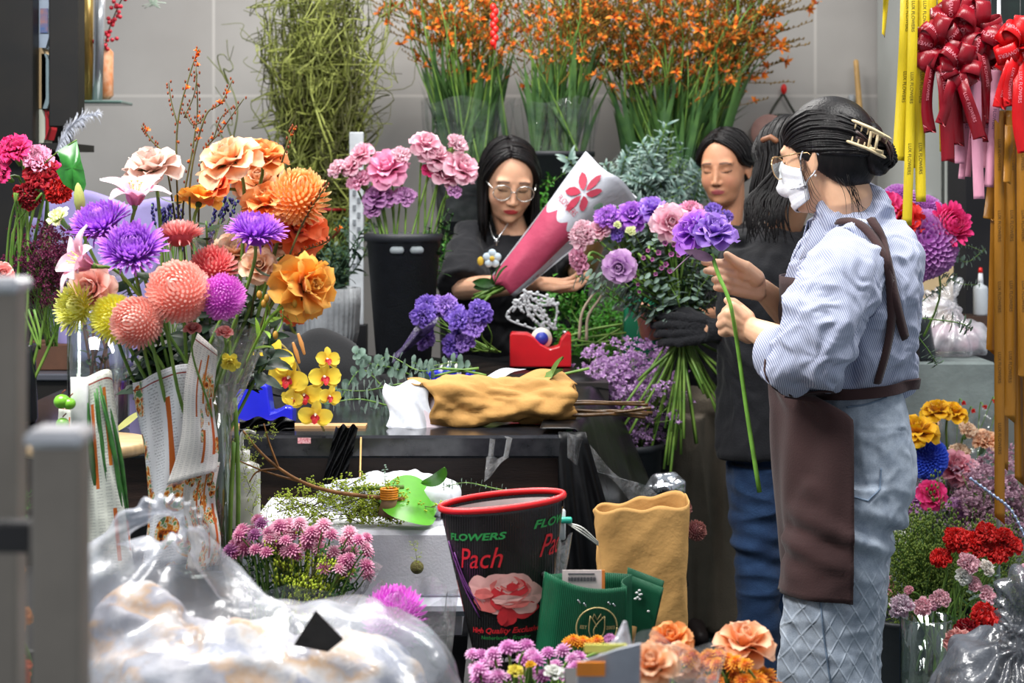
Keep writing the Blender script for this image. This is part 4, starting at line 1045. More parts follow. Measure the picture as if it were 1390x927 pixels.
F_('chrysanthemum',ball(SALMON,380,.74,.34,.14,2.5,-1.3,3,1.,.2),185,438,3.12,66,(-.3,-.9,.1),'smaller dusky salmon ball chrysanthemum hanging low at left',back=.7)
F_('chrysanthemum',ball(PINKM,340,.68,.40,.13,2.5,-1.,4,1.,.2),303,403,3.16,58,(.1,-.9,.25),'bright magenta pink ball chrysanthemum beside the large salmon one',back=.7)
F_('chrysanthemum',shaggy(PURPLE,190,1),139,310,3.28,80,(-.25,-.5,.9),'purple shaggy chrysanthemum on the far left, tilted upward',leaves=1)
F_('chrysanthemum',shaggy(PURPLE,190,2),180,344,3.20,84,(.05,-.75,.75),'purple shaggy chrysanthemum facing forward, centre left',leaves=1)
F_('chrysanthemum',shaggy(PURPLE,170,3,1.1),347,322,3.22,76,(.15,-.35,1),'purple shaggy chrysanthemum right of the plastic sleeve, seen from the side',leaves=1)
F_('chrysanthemum',shaggy(CORAL,200,4,.8,.12),244,326,3.26,62,(-.1,.25,1),'coral pink chrysanthemum showing its back and stem')
F_('chrysanthemum',shaggy(YELLOW,170,5,.9,.11),108,418,3.24,66,(-.5,-.8,.1),'yellow-green spider chrysanthemum at the left edge')
F_('chrysanthemum',ball(YELLOW,300,.68,.42,.13,2.4,-.8,6),156,432,3.22,60,(-.2,-.9,.1),'yellow chrysanthemum tucked behind the dusky salmon ball',back=.6)
F_('chrysanthemum',ball(CORAL,260,.66,.42,.16,2.4,-.8,7),290,366,3.30,60,(.0,-.8,.6),'pale coral bloom in a clear sleeve behind the magenta one',back=.6)
F_('rose',rose(PACH,1.,.35,12),318,345,3.38,52,(.1,-.7,.7),'apricot rose in clear film behind the shaggy purple one')
F_('rose',rose(PACH,1.,.2,13),352,362,3.30,42,(.1,-.9,.4),'small cream and apricot rose left of the big yellow-orange rose')
F_('rose',rose(PACH,1.,.3,14),376,330,3.40,44,(.3,-.6,.6),'blush rose in shade under the ruffled orange roses')
F_('rose',rose(SALMON,1.,.1,15),128,392,3.26,56,(-.3,-.9,.15),'apricot rose wrapped in crinkled clear film',leaves=1)
F_('lily',lily(LILYP,1,1.15),183,278,3.26,92,(.1,-.35,1),'pink and white lily opening upward over the purple blooms',leaves=1,LL=.08,LW=.035)
F_('lily',lily(LILYP,2,1.1),124,360,3.20,92,(-.75,-.5,.35),'pale pink lily facing left above the yellow chrysanthemum')
# lily bud, ranunculus bud, spray rose buds
t=thing('lily_bud','closed cream-green lily bud upright left of the pink lily','flower bud',foot())
k=MB();k.lathe([(.002,0),(.0075,.008),(.0105,.024),(.0095,.040),(.005,.054),(.001,.060)],seg=12,M=TR(P(110,292,3.25),frame((-.08,-.1,1))));k.build('bud',pm('p_bud','b7bf6a','ecdca0'),t)
k=MB();k.tube(spline([P(110,293,3.25),P(118,330,3.27),P(190,470,3.3),foot()],14),.0032,6);k.build('stem',STEM(),t)
F_('snapdragon',ruffle(pm('p_lime','c8dc60','eef2c0'),3,16,.1),84,300,3.24,36,(-.4,-.6,.7),'pale lime green stock flower at the far left',bend=.01)
for(x,y,l)in((305,453,'tiny red spray rose bud below the magenta bloom'),(262,448,'tiny red bud nearly hidden above the newspaper')):
 F_('rose_bud',rose(CORAL,1.,0.,20),x,y,3.18,20,(.1,-.6,1),l,cat='flower bud',sr=.0018)
F_('anemone',ruffle(SYELLOW,8,14,.05),312,488,3.16,30,(.2,-.9,-.4),'small pale yellow flower hanging at the rim of the newspaper')
# montbretia twigs with orange trumpets
def twig(pxs,Y,label,nfl,seed,side=()):
 rr=random.Random(seed);t=thing('montbretia',label,'flower stem',foot())
 pts=spline([P(x,y,Y)for x,y in pxs],34);k=MB();k.tube(pts,[.0022,.0018,.0010],6)
 for s in side:
  q=spline([P(x,y,Y+.01)for x,y in s],12);k.tube(q,[.0014,.0008],5)
 k.build('stem',mat('twig_olive','5d5a2c',.6,0,.3,.3,40,col2='3c3a20'),t)
 b=MB();n=int(len(pts)*.55)
 for line in[pts[-n:]]+[spline([P(x,y,Y+.01)for x,y in s],12)for s in side]:
  for i in range(len(line)*1):
   q=Vector(line[i])+V(rr.choice((-1,1))*.004,0,.002);b.ell(q,(.0019,.0019,.0034),seg=6,rings=5)
 b.build('buds',mat('bud_brown','7a3a1c',.6,0,.3,.3,90),t)
 for i in range(nfl):
  q=Vector(pts[-1-int(rr.random()*n)]);d=V(rr.choice((-1,1))*.8,-.4,.6+rr.random());ins(trumpet(),'blossom',t,q,aim(*d),.011*rr.uniform(.7,1.2))
 return t
B0=(262,540)
twig([B0,(250,400),(241,270),(241,170),(258,100),(270,66)],3.34,'tallest twig with orange trumpets over the blush rose',7,1,[[(241,170),(232,135),(229,112)],[(250,160),(263,130),(268,100)]])
twig([B0,(255,400),(248,290),(262,200),(268,150),(266,90)],3.36,'thin twig crossing behind the tallest orange one',3,2)
twig([B0,(262,380),(258,250),(278,160),(300,140),(316,108)],3.33,'twig with orange buds leaning right at middle height',5,3,[[(278,160),(262,170),(250,150)]])
twig([B0,(268,380),(270,280),(276,210),(300,178),(331,134)],3.35,'long twig with orange buds leaning furthest right',6,4,[[(290,188),(300,160),(314,146)]])
twig([B0,(250,400),(235,280),(222,212),(205,190),(192,170)],3.35,'short orange-tipped twig left above the blush rose',3,5)
twig([(330,500),(350,370),(372,260),(392,190),(400,172)],3.27,'green-stemmed orange sprig above the bronze pompon',4,6)
twig([(330,500),(380,380),(410,305),(436,262),(444,250)],3.18,'dark twig across the bronze pompon',3,7)
twig([(330,520),(362,420),(400,350),(440,330),(460,312)],3.22,'twig with orange tips reaching right under the deep orange rose',7,8)
# foliage sprays inside the arrangement
for i,(x0,y0,x1,y1)in enumerate([(280,560,262,440),(300,560,322,420),(250,560,222,450),(290,560,285,425),(310,560,345,405),(240,560,215,470),(300,560,300,360),(260,560,180,380),(270,560,240,455),(290,560,270,450),(300,560,305,440),(310,560,330,445),(320,540,365,440),(250,560,205,480),(230,560,190,490),(280,540,250,430),(290,560,310,395),(310,560,350,390),(260,560,150,400),(300,560,280,300)]):
 pts=curve_stem(P(x0,y0,3.34),P(x1,y1,3.24+.03*(i%3)),.02,14);k=MB();k.tube(pts,.002,5,m=1);leaves_on(k,pts,18,.060,.032,i,.3,1,1.1,0,'point',6,4)
 o=k.build('foliage_spray',[mat('dark_leaf','2c4a30',.5,0,.4,.3,30,col2='1c3524'),STEM()]);tag(o,'dark leafy spray filling between the blooms of the arrangement','foliage','leafy sprays in the arrangement')
t=thing('bellflower','light green budded sprig reaching right above the yellow orchid','foliage',P(322,520,3.2))
k=MB();main_=spline([P(322,520,3.2),P(350,460,3.16),P(372,425,3.14),P(400,412,3.14)],16);k.tube(main_,.0028,6)
for a,b in(((350,462),(362,405)),((366,432),(352,400)),((384,420),(374,455)),((372,425),(395,385))):k.tube(spline([P(*a,3.16),P((a[0]+b[0])/2+4,(a[1]+b[1])/2,3.14),P(*b,3.13)],8),.0016,5)
leaves_on(k,main_,9,.05,.012,4,.2,1,.8);k.build('stem',mat('lime_stem','8cb83e',.5),t)
for x,y in((362,405),(352,400),(374,455),(395,385),(400,412),(358,412)):b=MB();b.ell(P(x,y,3.13),(.005,.005,.008),seg=8,rings=6);b.build('bud',mat('bud_amber','b98a2a',.5),t)
# clear vase of the arrangement
def vase(name,x0,x1,y0,y1,Y,label,water=None,wl=.5,square=False,wm=None,R=None):
 c=P((x0+x1)/2,y1,Y);r=(x1-x0)/2*Y/F;h=(y1-y0)*Y/F;t=thing(name,label,'vase',c)
 k=MB();k.lathe([(r*.9,0),(r,.004),(r,h),(r-.003,h),(r-.003,.012),(.002,.010)],c,4 if square else 40,M=None)
 k.build('glass',glass_mat('vase_glass'),t,smooth=not square)
 k=MB();k.tube([c+V(math.cos(a)*(r-.001),math.sin(a)*(r-.001),h)for a in np.linspace(0,2*PI,41)],.0013,6);k.build('rim',glass_mat('rim_glass','dfeae6',.8),t)
 if water:k=MB();k.lathe([(.001,.012),(r-.004,.012),(r-.004,h*wl),(.001,h*wl)],c,32);k.build('water',water,t)
 return t,c,r,h
def water_mat(name,col,fac=.5):
 if name in _m:return _m[name]
 t=NT(name);tr=t.new('BsdfTransparent');tr.inputs[0].default_value=srgb(col);g=t.prin(srgb(col),.1,0,.6);mx=t.new('MixShader',Fac=fac)
 t.link(tr.outputs[0],mx.inputs[1]);t.link(g,mx.inputs[2]);_m[name]=t.end(mx.outputs[0]);return _m[name]
vase('glass_vase',238,314,520,778,3.25,'tall clear glass vase holding the mixed arrangement behind the newspaper')
t,c,r,h=vase('glass_vase',92,175,432,582,3.95,'tall clear glass cylinder with pink water at left',water_mat('pink_water','8a2a5c',.35),.42)
for i in range(7):
 a=i*.9;o=MB();pts=curve_stem(c+V(.03*math.cos(a),.03*math.sin(a),.01),c+V(.045*math.cos(a+2),.045*math.sin(a+2),h+.03),.01);o.tube(pts,.003,6,m=1);leaves_on(o,pts,16,.03,.010,i,.45,1,.8)
 tag(o.build('foliage_spray',[GREEN(),mat('stem_pinkish','8a5a50',.5)]),'leafy stem standing in the vase of pink water','cut stem','stems in the pink water')
for i,(x,y0,y1)in enumerate(((306,775,500),(322,770,540),(298,775,520),(286,770,540),(312,778,600))):
 o=MB();o.tube(curve_stem(P(x,y0,3.245),P(x-6+3*i,y1,3.24),.006),.0042,8);tag(o.build('cut_stem',STEM()),'thick green stem standing in the tall clear vase','cut stem','bare stems in the clear vase')
 # clear film sleeves round single blooms
def film_cone(c,top_r,h,d,label,name='film_sleeve',m=None,seed=0,group=None,bot=.25):
 k=MB();A=[]
 for u in np.linspace(0,1,18):
  row=[]
  for a in np.linspace(0,2*PI,48,endpoint=False):
   r=top_r*(bot+(1-bot)*u**.8)*(1+.10*math.sin(a*5+seed)*u+.05*math.sin(a*13+seed*2+u*5));row.append((r*math.cos(a),r*math.sin(a),h*(u-.8)+.012*math.sin(a*4+seed)*u))
  A.append(row)
 k.grid(np.array(A),cv=True,M=TR(Vector(c),frame(d)));return tag(k.build(name,m or film_mat('film_clear')),label,'plastic sleeve',group)
film_cone(P(300,330,3.33),.055,.15,(-.1,-.1,1),'crinkled clear film sleeve above the large salmon bloom',seed=1)
film_cone(P(128,392,3.25),.045,.085,(-.3,-.9,.15),'crinkled clear film over the apricot rose at left',seed=2,bot=.7)
film_cone(P(322,470,3.20),.05,.16,(.2,-.2,1),'clear film hanging by the pale yellow flower',seed=5)
# newspaper wrapped round the bundle: paper sheets with printed photographs and columns
def paper_mat(name='newspaper',seed=0.,base='f2f0ec'):
 if name in _m:return _m[name]
 t=NT(name);uv=t.new('Attribute',_attribute_name='uvp');sp=t.new('SeparateXYZ');t.link(uv.outputs['Vector'],sp.inputs[0])
 def m_(op,a,b=None,c=None):
  n=t.new('Math',_operation=op)
  for i,q in enumerate((a,b,c)):
   if q is None:continue
   if hasattr(q,'links'):t.link(q,n.inputs[i])
   else:n.inputs[i].default_value=q
  return n.outputs[0]
 x,y=sp.outputs['X'],sp.outputs['Y']
 col=srgb(base)
 def rect(x0,x1,y0,y1):return m_('MULTIPLY',m_('MULTIPLY',m_('GREATER_THAN',x,x0),m_('LESS_THAN',x,x1)),m_('MULTIPLY',m_('GREATER_THAN',y,y0),m_('LESS_THAN',y,y1)))
 # lines of small type in columns
 rows=m_('GREATER_THAN',m_('SINE',m_('MULTIPLY',y,420.)),.1);cols=m_('GREATER_THAN',m_('SINE',m_('MULTIPLY',x,46.)),-.55)
 cb=t.new('CombineXYZ');t.link(m_('MULTIPLY',x,260.),cb.inputs[0]);t.link(m_('MULTIPLY',y,66.),cb.inputs[1])
 vn=t.new('TexNoise',Scale=1.0,Detail=1);t.link(cb.outputs[0],vn.inputs['Vector']);ch=m_('GREATER_THAN',vn.outputs['Fac'],.52)
 txt=m_('MULTIPLY',m_('MULTIPLY',rows,cols),m_('MULTIPLY',ch,.55));c=t.mix(txt,col,srgb('4a4f5c'))
 vo=t.new('TexVoronoi',Scale=5.0);co=t.new('CombineXYZ');t.link(m_('ADD',x,seed),co.inputs[0]);t.link(m_('MULTIPLY',y,1.3),co.inputs[1]);t.link(co.outputs[0],vo.inputs['Vector'])
 ph=t.new('SeparateColor');t.link(vo.outputs['Color'],ph.inputs[0]);nn=t.new('TexNoise',Scale=16.,Detail=3);t.link(co.outputs[0],nn.inputs['Vector'])
 food=t.ramp(nn.outputs['Fac'],[(.34,srgb('4a2c1c')),(.42,srgb('c85a24')),(.49,srgb('f0b040')),(.54,srgb('f4ecdc')),(.60,srgb('5a9a3a')),(.70,srgb('8a8e98'))])
 plate=m_('MULTIPLY',m_('GREATER_THAN',ph.outputs[0],.18),m_('LESS_THAN',vo.outputs['Distance'],.55));area_=t.new('Attribute',_attribute_name='ph')
 c=t.mix(m_('MULTIPLY',plate,area_.outputs['Fac']),c,food)
 for(a,b,d,e,cc)in((.40,.45,.45,.86,'c8682a'),(.62,.68,.55,.92,'d07a2e'),(.62,.68,.1,.35,'c8682a'),(.0,1,.955,.962,'a04038'),(.86,.93,.15,.6,'d86a38')):c=t.mix(rect(a,b,d,e),c,srgb(cc))
 fold_=t.bump(t.noise(26,4),.35,.006)
 b_=t.prin(c,.75,0,.25,fold_);tr=t.new('BsdfTranslucent');t.link(c,tr.inputs[0]);mx=t.new('MixShader',Fac=.15);t.link(b_,mx.inputs[1]);t.link(tr.outputs[0],mx.inputs[2])
 _m[name]=t.end(mx.outputs[0]);return _m[name]
def sheet(fn,nu,nv,m,name,parent=None,ph=0.,thick=.0006):
 """a paper sheet: fn(u, v) -> point, with printed layout coordinates"""
 A=np.array([[fn(u,v)for v in np.linspace(0,1,nv)]for u in np.linspace(0,1,nu)]);k=MB();k.grid(A);o=k.build(name,m,parent)
 a=o.data.attributes.new('uvp','FLOAT_VECTOR','POINT');uv=np.array([[(v,u,0)for v in np.linspace(0,1,nv)]for u in np.linspace(0,1,nu)]).reshape(-1)
 a.data.foreach_set('vector',uv.astype('f'));b=o.data.attributes.new('ph','FLOAT','POINT')
 b.data.foreach_set('value',np.array([[ph(u,v)if callable(ph)else ph for v in np.linspace(0,1,nv)]for u in np.linspace(0,1,nu)]).reshape(-1).astype('f'))
 if thick:s=o.modifiers.new('s','SOLIDIFY');s.thickness=thick
 return o
np1=thing('newspaper_wrap','sheets of printed newspaper with food photographs rolled round the stem bundle','newspaper',P(250,770,3.24))
def wrapA(u,v):
 x0=190+0*u+(1-u)*2+10*math.sin(u*4);x1=292-4*u;y=770-u*(262+18*v)if True else 0
 a=PI*(1.04-1.08*v);x=(x0+x1)/2-math.cos(PI-a)*(x1-x0)/2;w=5*math.sin(v*11+u*5)+3*math.sin(v*23-u*9)
 y=770-u*(250+38*v)+4*math.sin(v*9);return P(x+w*.4,y,3.22-.035*math.sin(a)+w*.0012)
sheet(wrapA,26,40,paper_mat('newspaper',.0,'eef0f4'),'printed_sheet',np1,lambda u,v:1. if(u<.42 or v<.2)else 0.)
def wrapB(u,v):
 xl=226+44*u+6*math.sin(u*6);xr=294+3*math.sin(u*8)-2*u;w=.006*math.sin(v*6+u*6)+.003*math.sin(u*17)
 return P(xl+(xr-xl)*v,650-u*(188+10*(1-v)-14*v)+(8-18*v)*(1-u),3.155+w-.012*math.sin(PI*v))
sheet(wrapB,26,20,paper_mat('newspaper_flap',3.3,'faf6f0'),'printed_flap',np1,lambda u,v:1. if v>.55 and u<.8 else 0.)
def wrapC(u,v):return P(252+(296-252)*v+4*math.sin(u*7),772-u*140+5*math.sin(v*5),3.17+.004*math.sin(v*9+u*11)-.01*math.sin(PI*v))
sheet(wrapC,18,14,paper_mat('newspaper_low',6.1,'f2ece4'),'printed_flap',np1,1.)
# second bundle: asparagus-like greens rolled in newsprint, at the left
np2=thing('newspaper_wrap','narrow newsprint roll round green stems beside the grey post','newspaper',P(140,790,3.05))
def wrapD(u,v):
 a=PI*v;xc=150-22*u;hw=34-10*u;return P(xc-math.cos(a)*hw,790-u*(283-6*math.sin(a*2)),3.06-.04*math.sin(a)+.003*math.sin(v*17+u*13))
sheet(wrapD,24,26,paper_mat('newspaper_thin',9.2,'dde0d4'),'printed_sheet',np2,lambda u,v:0.)
k=MB()
for i in range(22):
 a=rnd.random()*2*PI;q=P(152+math.cos(a)*22,705,3.06+.03*math.sin(a));e=P(128+math.cos(a)*14,520+rnd.random()*18,3.03+.016*math.sin(a)-.0);pts=curve_stem(q,e,.004,8);k.tube(pts,[.0035,.0042,.0015],6)
k.build('green_tips',mat('asparagus','3f7a34',.5,0,.4,.3,40,col2='255026'),np2)
sheet(lambda u,v:P(74+36*v+6*u,655-u*(105-4*v),3.10+.004*math.sin(v*6)),12,8,paper_mat('newspaper_thin'),'printed_flap',np2,0.)
sheet(lambda u,v:P(96+24*v-10*u*0,640-u*128,3.02+.004*math.sin(u*6)),12,8,mat('paper_white','f0f0ee',.8),'paper_fold',np2,0.)
for(x,y,s,l)in((84,545,11,'green round fruit on a twig, upper one by the newsprint'),(85,575,9,'green round fruit hanging below its neighbour by the newsprint'),(94,548,9,'green round fruit at right of the pair by the newsprint')):
 t=thing('green_fruit',l,'fruit',P(x,y+s,3.0));k=MB();k.ell(P(x,y,3.0),(s*3/F,s*3/F,s*3/F*.9),seg=18,rings=12);k.build('fruit',mat('fruit_green','6fb02c',.3,0,.5,.2,60),t)
 k=MB();k.tube([P(x,y-s,3.0),P(x+5,y-s-5,3.0)],.0012,5);k.build('stalk',mat('bud_brown','7a3a1c'),t)
 # ------------------------------------------------------------------ yellow orchid spray on the counter
ot=thing('orchid_spray','arching spray of yellow orchids with red lips lying over the counter edge','orchid',P(380,590,3.86))
k=MB();k.tube(spline([P(330,470,3.84),P(372,462,3.82),P(400,490,3.82),P(420,540,3.83),P(440,585,3.84)],20),.0026,6);k.build('stem',mat('stem_brownish','7a6a3a',.5),ot)
for(x,y,dia,dx,dz)in((372,487,60,-.25,.1),(392,513,56,-.2,-.1),(413,536,50,.0,-.2),(440,512,46,.5,.1),(447,538,34,.7,-.1),(428,563,46,.1,-.3),(398,540,34,-.5,-.3),(444,482+6,36,.7,.3)):
 up=Matrix.Identity(3);d=Vector((dx,-1,dz)).normalized();z=d;yv=(V(0,0,1)-z*z.z).normalized();xv=yv.cross(z);Rm=Matrix((xv,yv,z)).transposed()@Matrix.Rotation(rnd.uniform(-.3,.3),3,'Z')
 ins(orchid(rnd.randint(0,3)),'bloom',ot,P(x,y,3.80-.0*dx),Rm,dia/2*3.80/F)
k=MB()
for x,y in((409,466),(402,478)):k.tube([P(x-4,y-12,3.80),P(x,y,3.80),P(x+4,y+14,3.805)],[.003,.005,.003],8,round_=True)
k.build('buds',mat('orchid_bud','c88a4a',.5),ot)
# ================================================================== COUNTER AND WHAT LIES ON IT
ZT=.85;XL=P(-60,0,3.85).x;XR=P(770,0,3.85).x
def surf(name,fn,nu,nv,m,parent=None,thick=0,cv=False):
 A=np.array([[fn(u,v)for v in np.linspace(0,1,nv,endpoint=not cv)]for u in np.linspace(0,1,nu)]);k=MB();k.grid(A,cv=cv);o=k.build(name,m,parent)
 if thick:s=o.modifiers.new('s','SOLIDIFY');s.thickness=thick;s.offset=0
 return o
def prism(mb,poly,y0,y1,m=0):
 """polygon in (x, z), extruded from y0 to y1"""
 n=len(poly);v=[(x,y0,z)for x,z in poly]+[(x,y1,z)for x,z in poly]
 mb.add(v,[tuple(range(n)),tuple(range(2*n-1,n-1,-1))]+[(i,i+n,(i+1)%n+n,(i+1)%n)for i in range(n)],0,m)
ct=thing('work_counter','dark counter with polished stone top and brown wooden front','counter',((XL+XR)/2,4.3,0))
k=MB();k.box(((XL+XR)/2,4.29,ZT-.025),(XR-XL,.90,.05),bev=.006);k.build('stone_top',mat('stone_top','2a2a2e',.14,0,.5,.3,40,.0,1,col2='1b1c20'),ct,smooth=False)
k=MB();k.box(((XL+XR)/2,4.31,ZT-.05-.06),(XR-XL-.02,.84,.12));k.build('front_board',mat('wood_front','3a2a22',.45,0,.4,.3,6,.1,60,stretch=(1,1,8),col2='241813'),ct,smooth=False)
for x in(XL+.04,XR-.04):
 for y in(3.93,4.68):k=MB();k.box((x,y,.37),(.05,.05,.74),bev=.004);k.build('leg',mat('leg_dark','1e1a18',.5),ct,smooth=False)
k=MB();k.box(((XL+XR)/2,4.62,.37),(XR-XL-.1,.02,.72));k.build('back_panel',_m['leg_dark'],ct,smooth=False)
blackp=mat('black_plastic','08090b',.34,0,.25,.1,8,.25,12)
# second table behind, under black plastic
ZB=.87;bx0,bx1=P(330,0,5.0).x,P(820,0,5.0).x
bt_=thing('back_table','table covered with black plastic sheet behind the counter','table',((bx0+bx1)/2,5.1,0))
k=MB();k.box(((bx0+bx1)/2,5.12,ZB-.03),(bx1-bx0,.72,.05));k.build('table_top',_m['leg_dark'],bt_,smooth=False)
for x in(bx0+.05,bx1-.05):
 for y in(4.82,5.42):k=MB();k.box((x,y,.41),(.05,.05,.82));k.build('leg',_m['leg_dark'],bt_,smooth=False)
def cover(u,v):
 y=4.755+.735*u;x=bx0-.02+(bx1-bx0+.04)*v;e=min(1,min(u,1-u,v,1-v)*12);z=ZB+.006+.005*math.sin(x*40+y*13)+.004*math.sin(y*60)-.03*(1-e)
 return(x,y,z)
surf('plastic_cover',cover,30,50,blackp,bt_)
# black sheet falling from the counter's right end
dr=thing('black_sheet','black plastic sheet draped over the right end of the counter','plastic sheet',(XR+.1,4.2,0))
def drape(u,v):
 y=3.86+1.05*u;x=XR-.06+.09*u;zt=ZT+.012
 if v<.15:q=v/.15;return(x+q*.09,y,zt+.004*math.sin(u*20))
 q=(v-.15)/.85;s=q**.8;fold_=.020*math.sin(u*26+q*3)*q**.5+.012*math.sin(u*47)*q;spread=.03+.20*u
 return(x+.09+spread*s+fold_*.6,y-.05*s+fold_-.15*u*s,zt-.010-(.42+.10*u)*q-.012*math.sin(q*3))
surf('draped_sheet',drape,60,40,blackp,dr,.0015)
def drape2(u,v):
 q=v;x=XR-.02+.20*u*(.3+q*.9);y=3.848-.06*q*math.sin(u*PI)-.03*math.sin(u*13)*q;return(x,y-.006,ZT+.008-.62*q)
surf('draped_corner',drape2,30,24,blackp,dr,.0015)
fc=film_mat('film_clear')
tag(surf('clear_film',lambda u,v:P(663+44*u-6*v,594+60*v*(1-.75*u)+2*math.sin(u*9),3.842-.004*math.sin(u*12)),16,12,fc),'scrap of clear film stuck on the counter front at its right corner','plastic film')
tag(surf('clear_film',lambda u,v:P(770+130*u,588+95*u+26*v-8*math.sin(u*9+v*4),3.80+.25*u-.015*math.sin(u*30)*v),26,10,fc),'crumpled clear film along the edge of the black sheet','plastic film')
foil=mat('foil','c8cdd4',.12,.9,.5,.1,20,.8,30)
o=MB();o.ell(P(905,660,4.4),(.05,.04,.028),seg=30,rings=20);o=o.build('crumpled_foil',foil);displace(o.data,lambda v,n:.012*nz(v,40,2));tag(o,'crumpled silvery film ball right of the black sheet','foil')
for(x,y,lab)in((925,690,'upper reddish bloom with green leaves behind the kraft bag'),(945,720,'lower reddish bloom hanging behind the kraft bag')):
 t=flower('hydrangea',ball(pm('p_russet','7a3440','b07a70'),160,.6,.4,.3,2.4,-.6,12,1.,.3,'round'),P(x,y,4.3),(.5,-.6,.2),.028,P(905,790,4.35),lab,leaves=2)
 # big draped black cloth mound behind the orchid
mo=MB();mo.ell(P(440,540,4.72)+V(0,0,-.02),(.155,.18,.20),seg=40,rings=24);mo.ell(P(375,500,4.8),(.13,.15,.10),seg=30,rings=20);mo.ell(P(500,570,4.66),(.13,.16,.12),seg=30,rings=20)
me=remesh(mo,.008,10,.5,'mound');displace(me,lambda v,n:folds(v,n,.012,6,2));v=getv(me);v[:,2]=np.maximum(v[:,2],ZT+.002);setv(me,v);me.materials.append(cloth_mat('dark_cloth','0f1013',.9,.1,200));tag(link('dark_cloth',me),'black cloth heaped over something round on the counter','cloth')
# grey ribbed pot with foliage
pt=thing('ribbed_pot','grey round ribbed plant pot on the back table','plant pot',V(P(445,0,5.3).x,5.3,ZB))
k=MB();c=V(P(445,0,5.3).x,5.3,ZB)
def ribs(A):a=np.arctan2(A[...,1],A[...,0]);r=1+.018*np.sign(np.sin(a*36))*(A[...,2]>.012);return A*np.stack([r,r,np.ones_like(r)],-1)
k.lathe([(.055,0),(.075,.02),(.092,.09),(.097,.17),(.097,.222),(.088,.222),(.086,.19),(.01,.185)],c,144,fn=ribs);k.build('pot',mat('pot_grey','9a9ea2',.6,0,.3,.15,20,.2,80),pt)
for i in range(16):
 pts=curve_stem(c+V(rnd.uniform(-.05,.05),rnd.uniform(-.05,.05),.19),c+V(rnd.uniform(-.13,.14),rnd.uniform(-.1,.1),.30+.12*rnd.random()),.02);o=MB();o.tube(pts,.002,5);leaves_on(o,pts,12,.05,.018,i)
 o.build('foliage',mat('deep_leaf','35503a',.5,0,.3,.3,20,col2='1e3424'),pt)
 # tall black flower bucket with pink flowers
bc=V(P(548,0,5.1).x,5.1,ZB+.006);bk=thing('flower_bucket','tall tapered black plastic bucket full of pink flowers','bucket',bc)
k=MB();k.lathe([(.072,0),(.078,.004),(.106,.360),(.114,.362),(.116,.376),(.110,.384),(.104,.380),(.100,.350),(.074,.02),(.002,.016)],bc,48);k.build('bucket',mat('bucket_black','23262b',.55,0,.4,.1,30,.1,200),bk)
for a in(-PI/2-.12,-PI/2+.42,PI/2):k=MB();k.tube([bc+V(math.cos(a+j)*.1065,math.sin(a+j)*.1065,.338)for j in(-.11,0,.11)],.009,8,flat=1.2,round_=True);o=k.build('painted_slot_light',mat('hole_light','8a9296',.6),bk);o['label']='pale inset coloured like light showing through the grip slot'  # solid pale insets, coloured as light seen through the grip slots
def BF(bloom,px,py,dia,d,label,Y=5.08,name='rose',**kw):
 kw.setdefault('leaves',0);return flower(name,bloom,P(px,py,Y),d,dia/2*Y/F*1.1,bc+V(rnd.uniform(-.05,.05),rnd.uniform(-.05,.05),.03),label,sr=.003,**kw)
PK=[(463,232,32,'lilac pink rose at the far left of the black bucket',LPINK),(492,210,30,'small pale pink rose rising at upper left of the bucket',LPINK),(526,232,52,'largest pink rose in the middle of the bucket',PINK),(490,250,36,'hot pink rose left of the largest pink rose',PINK),(478,226,28,'pale lilac rose tucked beside the leftmost bucket rose',LPINK),(512,268,34,'mauve rose below the largest pink rose',MAUVE),(550,272,36,'mauve frilly rose at right under the largest pink rose',MAUVE),(527,270,24,'small mauve rose in the middle of the lower row',MAUVE),(506,286,22,'small purple pink rose lowest over the bucket rim',MAUVE),(545,215,30,'pink rose just behind the largest bucket rose',LPINK),(578,198,38,'light pink rose at top of the right hand stems',LPINK),(592,215,38,'soft pink rose under the topmost right one',LPINK),(617,200,34,'pale pink rose at the upper right of the bucket',LPINK),(625,230,44,'pale lilac ruffled rose furthest right over the bucket',LPINK),(586,233,22,'deep pink bud under the soft pink roses',HOT),(612,262,28,'mauve pink rose low on the right side of the bucket',MAUVE),(604,240,34,'blush rose between the right hand roses',LPINK)]
for i,(x,y,d,lab,m_)in enumerate(PK):
 BF(rose(m_,1.,.55+.1*(i%4),30+i%5,.05)if i%3 else ruffle(m_,i%3,30,.09),x,y,d,((x-548)/120,-.7,.7),lab,bend=.01)
for i in range(5):pts=curve_stem(bc+V(0,0,.1),P(590+rnd.uniform(-10,35),290+rnd.uniform(-20,20),5.08),.02);o=MB();o.tube(pts,.002,5);leaves_on(o,pts,8,.045,.022,i,.5,1);tag(o.build('foliage_spray',GREEN()),'leafy sprig among the pink bucket flowers','foliage','leafy sprigs in the black bucket')
# violet stock bunch and dark tulle lying in front of the bucket
for i in range(17):
 x=575+rnd.uniform(-5,92);y=430+rnd.uniform(-18,46)-(x-620)*.0;Yb=4.82+rnd.uniform(0,.12)
 flower('stock_flower',ruffle(VIOLET if i%3 else LILAC,i%4,26,.1),P(x,y,Yb),(rnd.uniform(-.5,.5),-.9,rnd.uniform(0,.7)),.036+.006*rnd.random(),P(660+rnd.uniform(-10,20),478,4.98),'violet frilled bloom in the bunch lying before the black bucket',group='violet blooms in the lying bunch',sr=.002)
tag(surf('tulle_wrap',lambda u,v:P(533+40*u+22*math.sin(v*3)*u,488-66*u*(.6+.4*v)+6*math.sin(v*9),4.86+.03*math.sin(v*5+u*3)),16,20,film_mat('tulle_dark','3a2a58',.85,.2,.6)),'dark purple tulle folded beside the violet bunch','tulle')
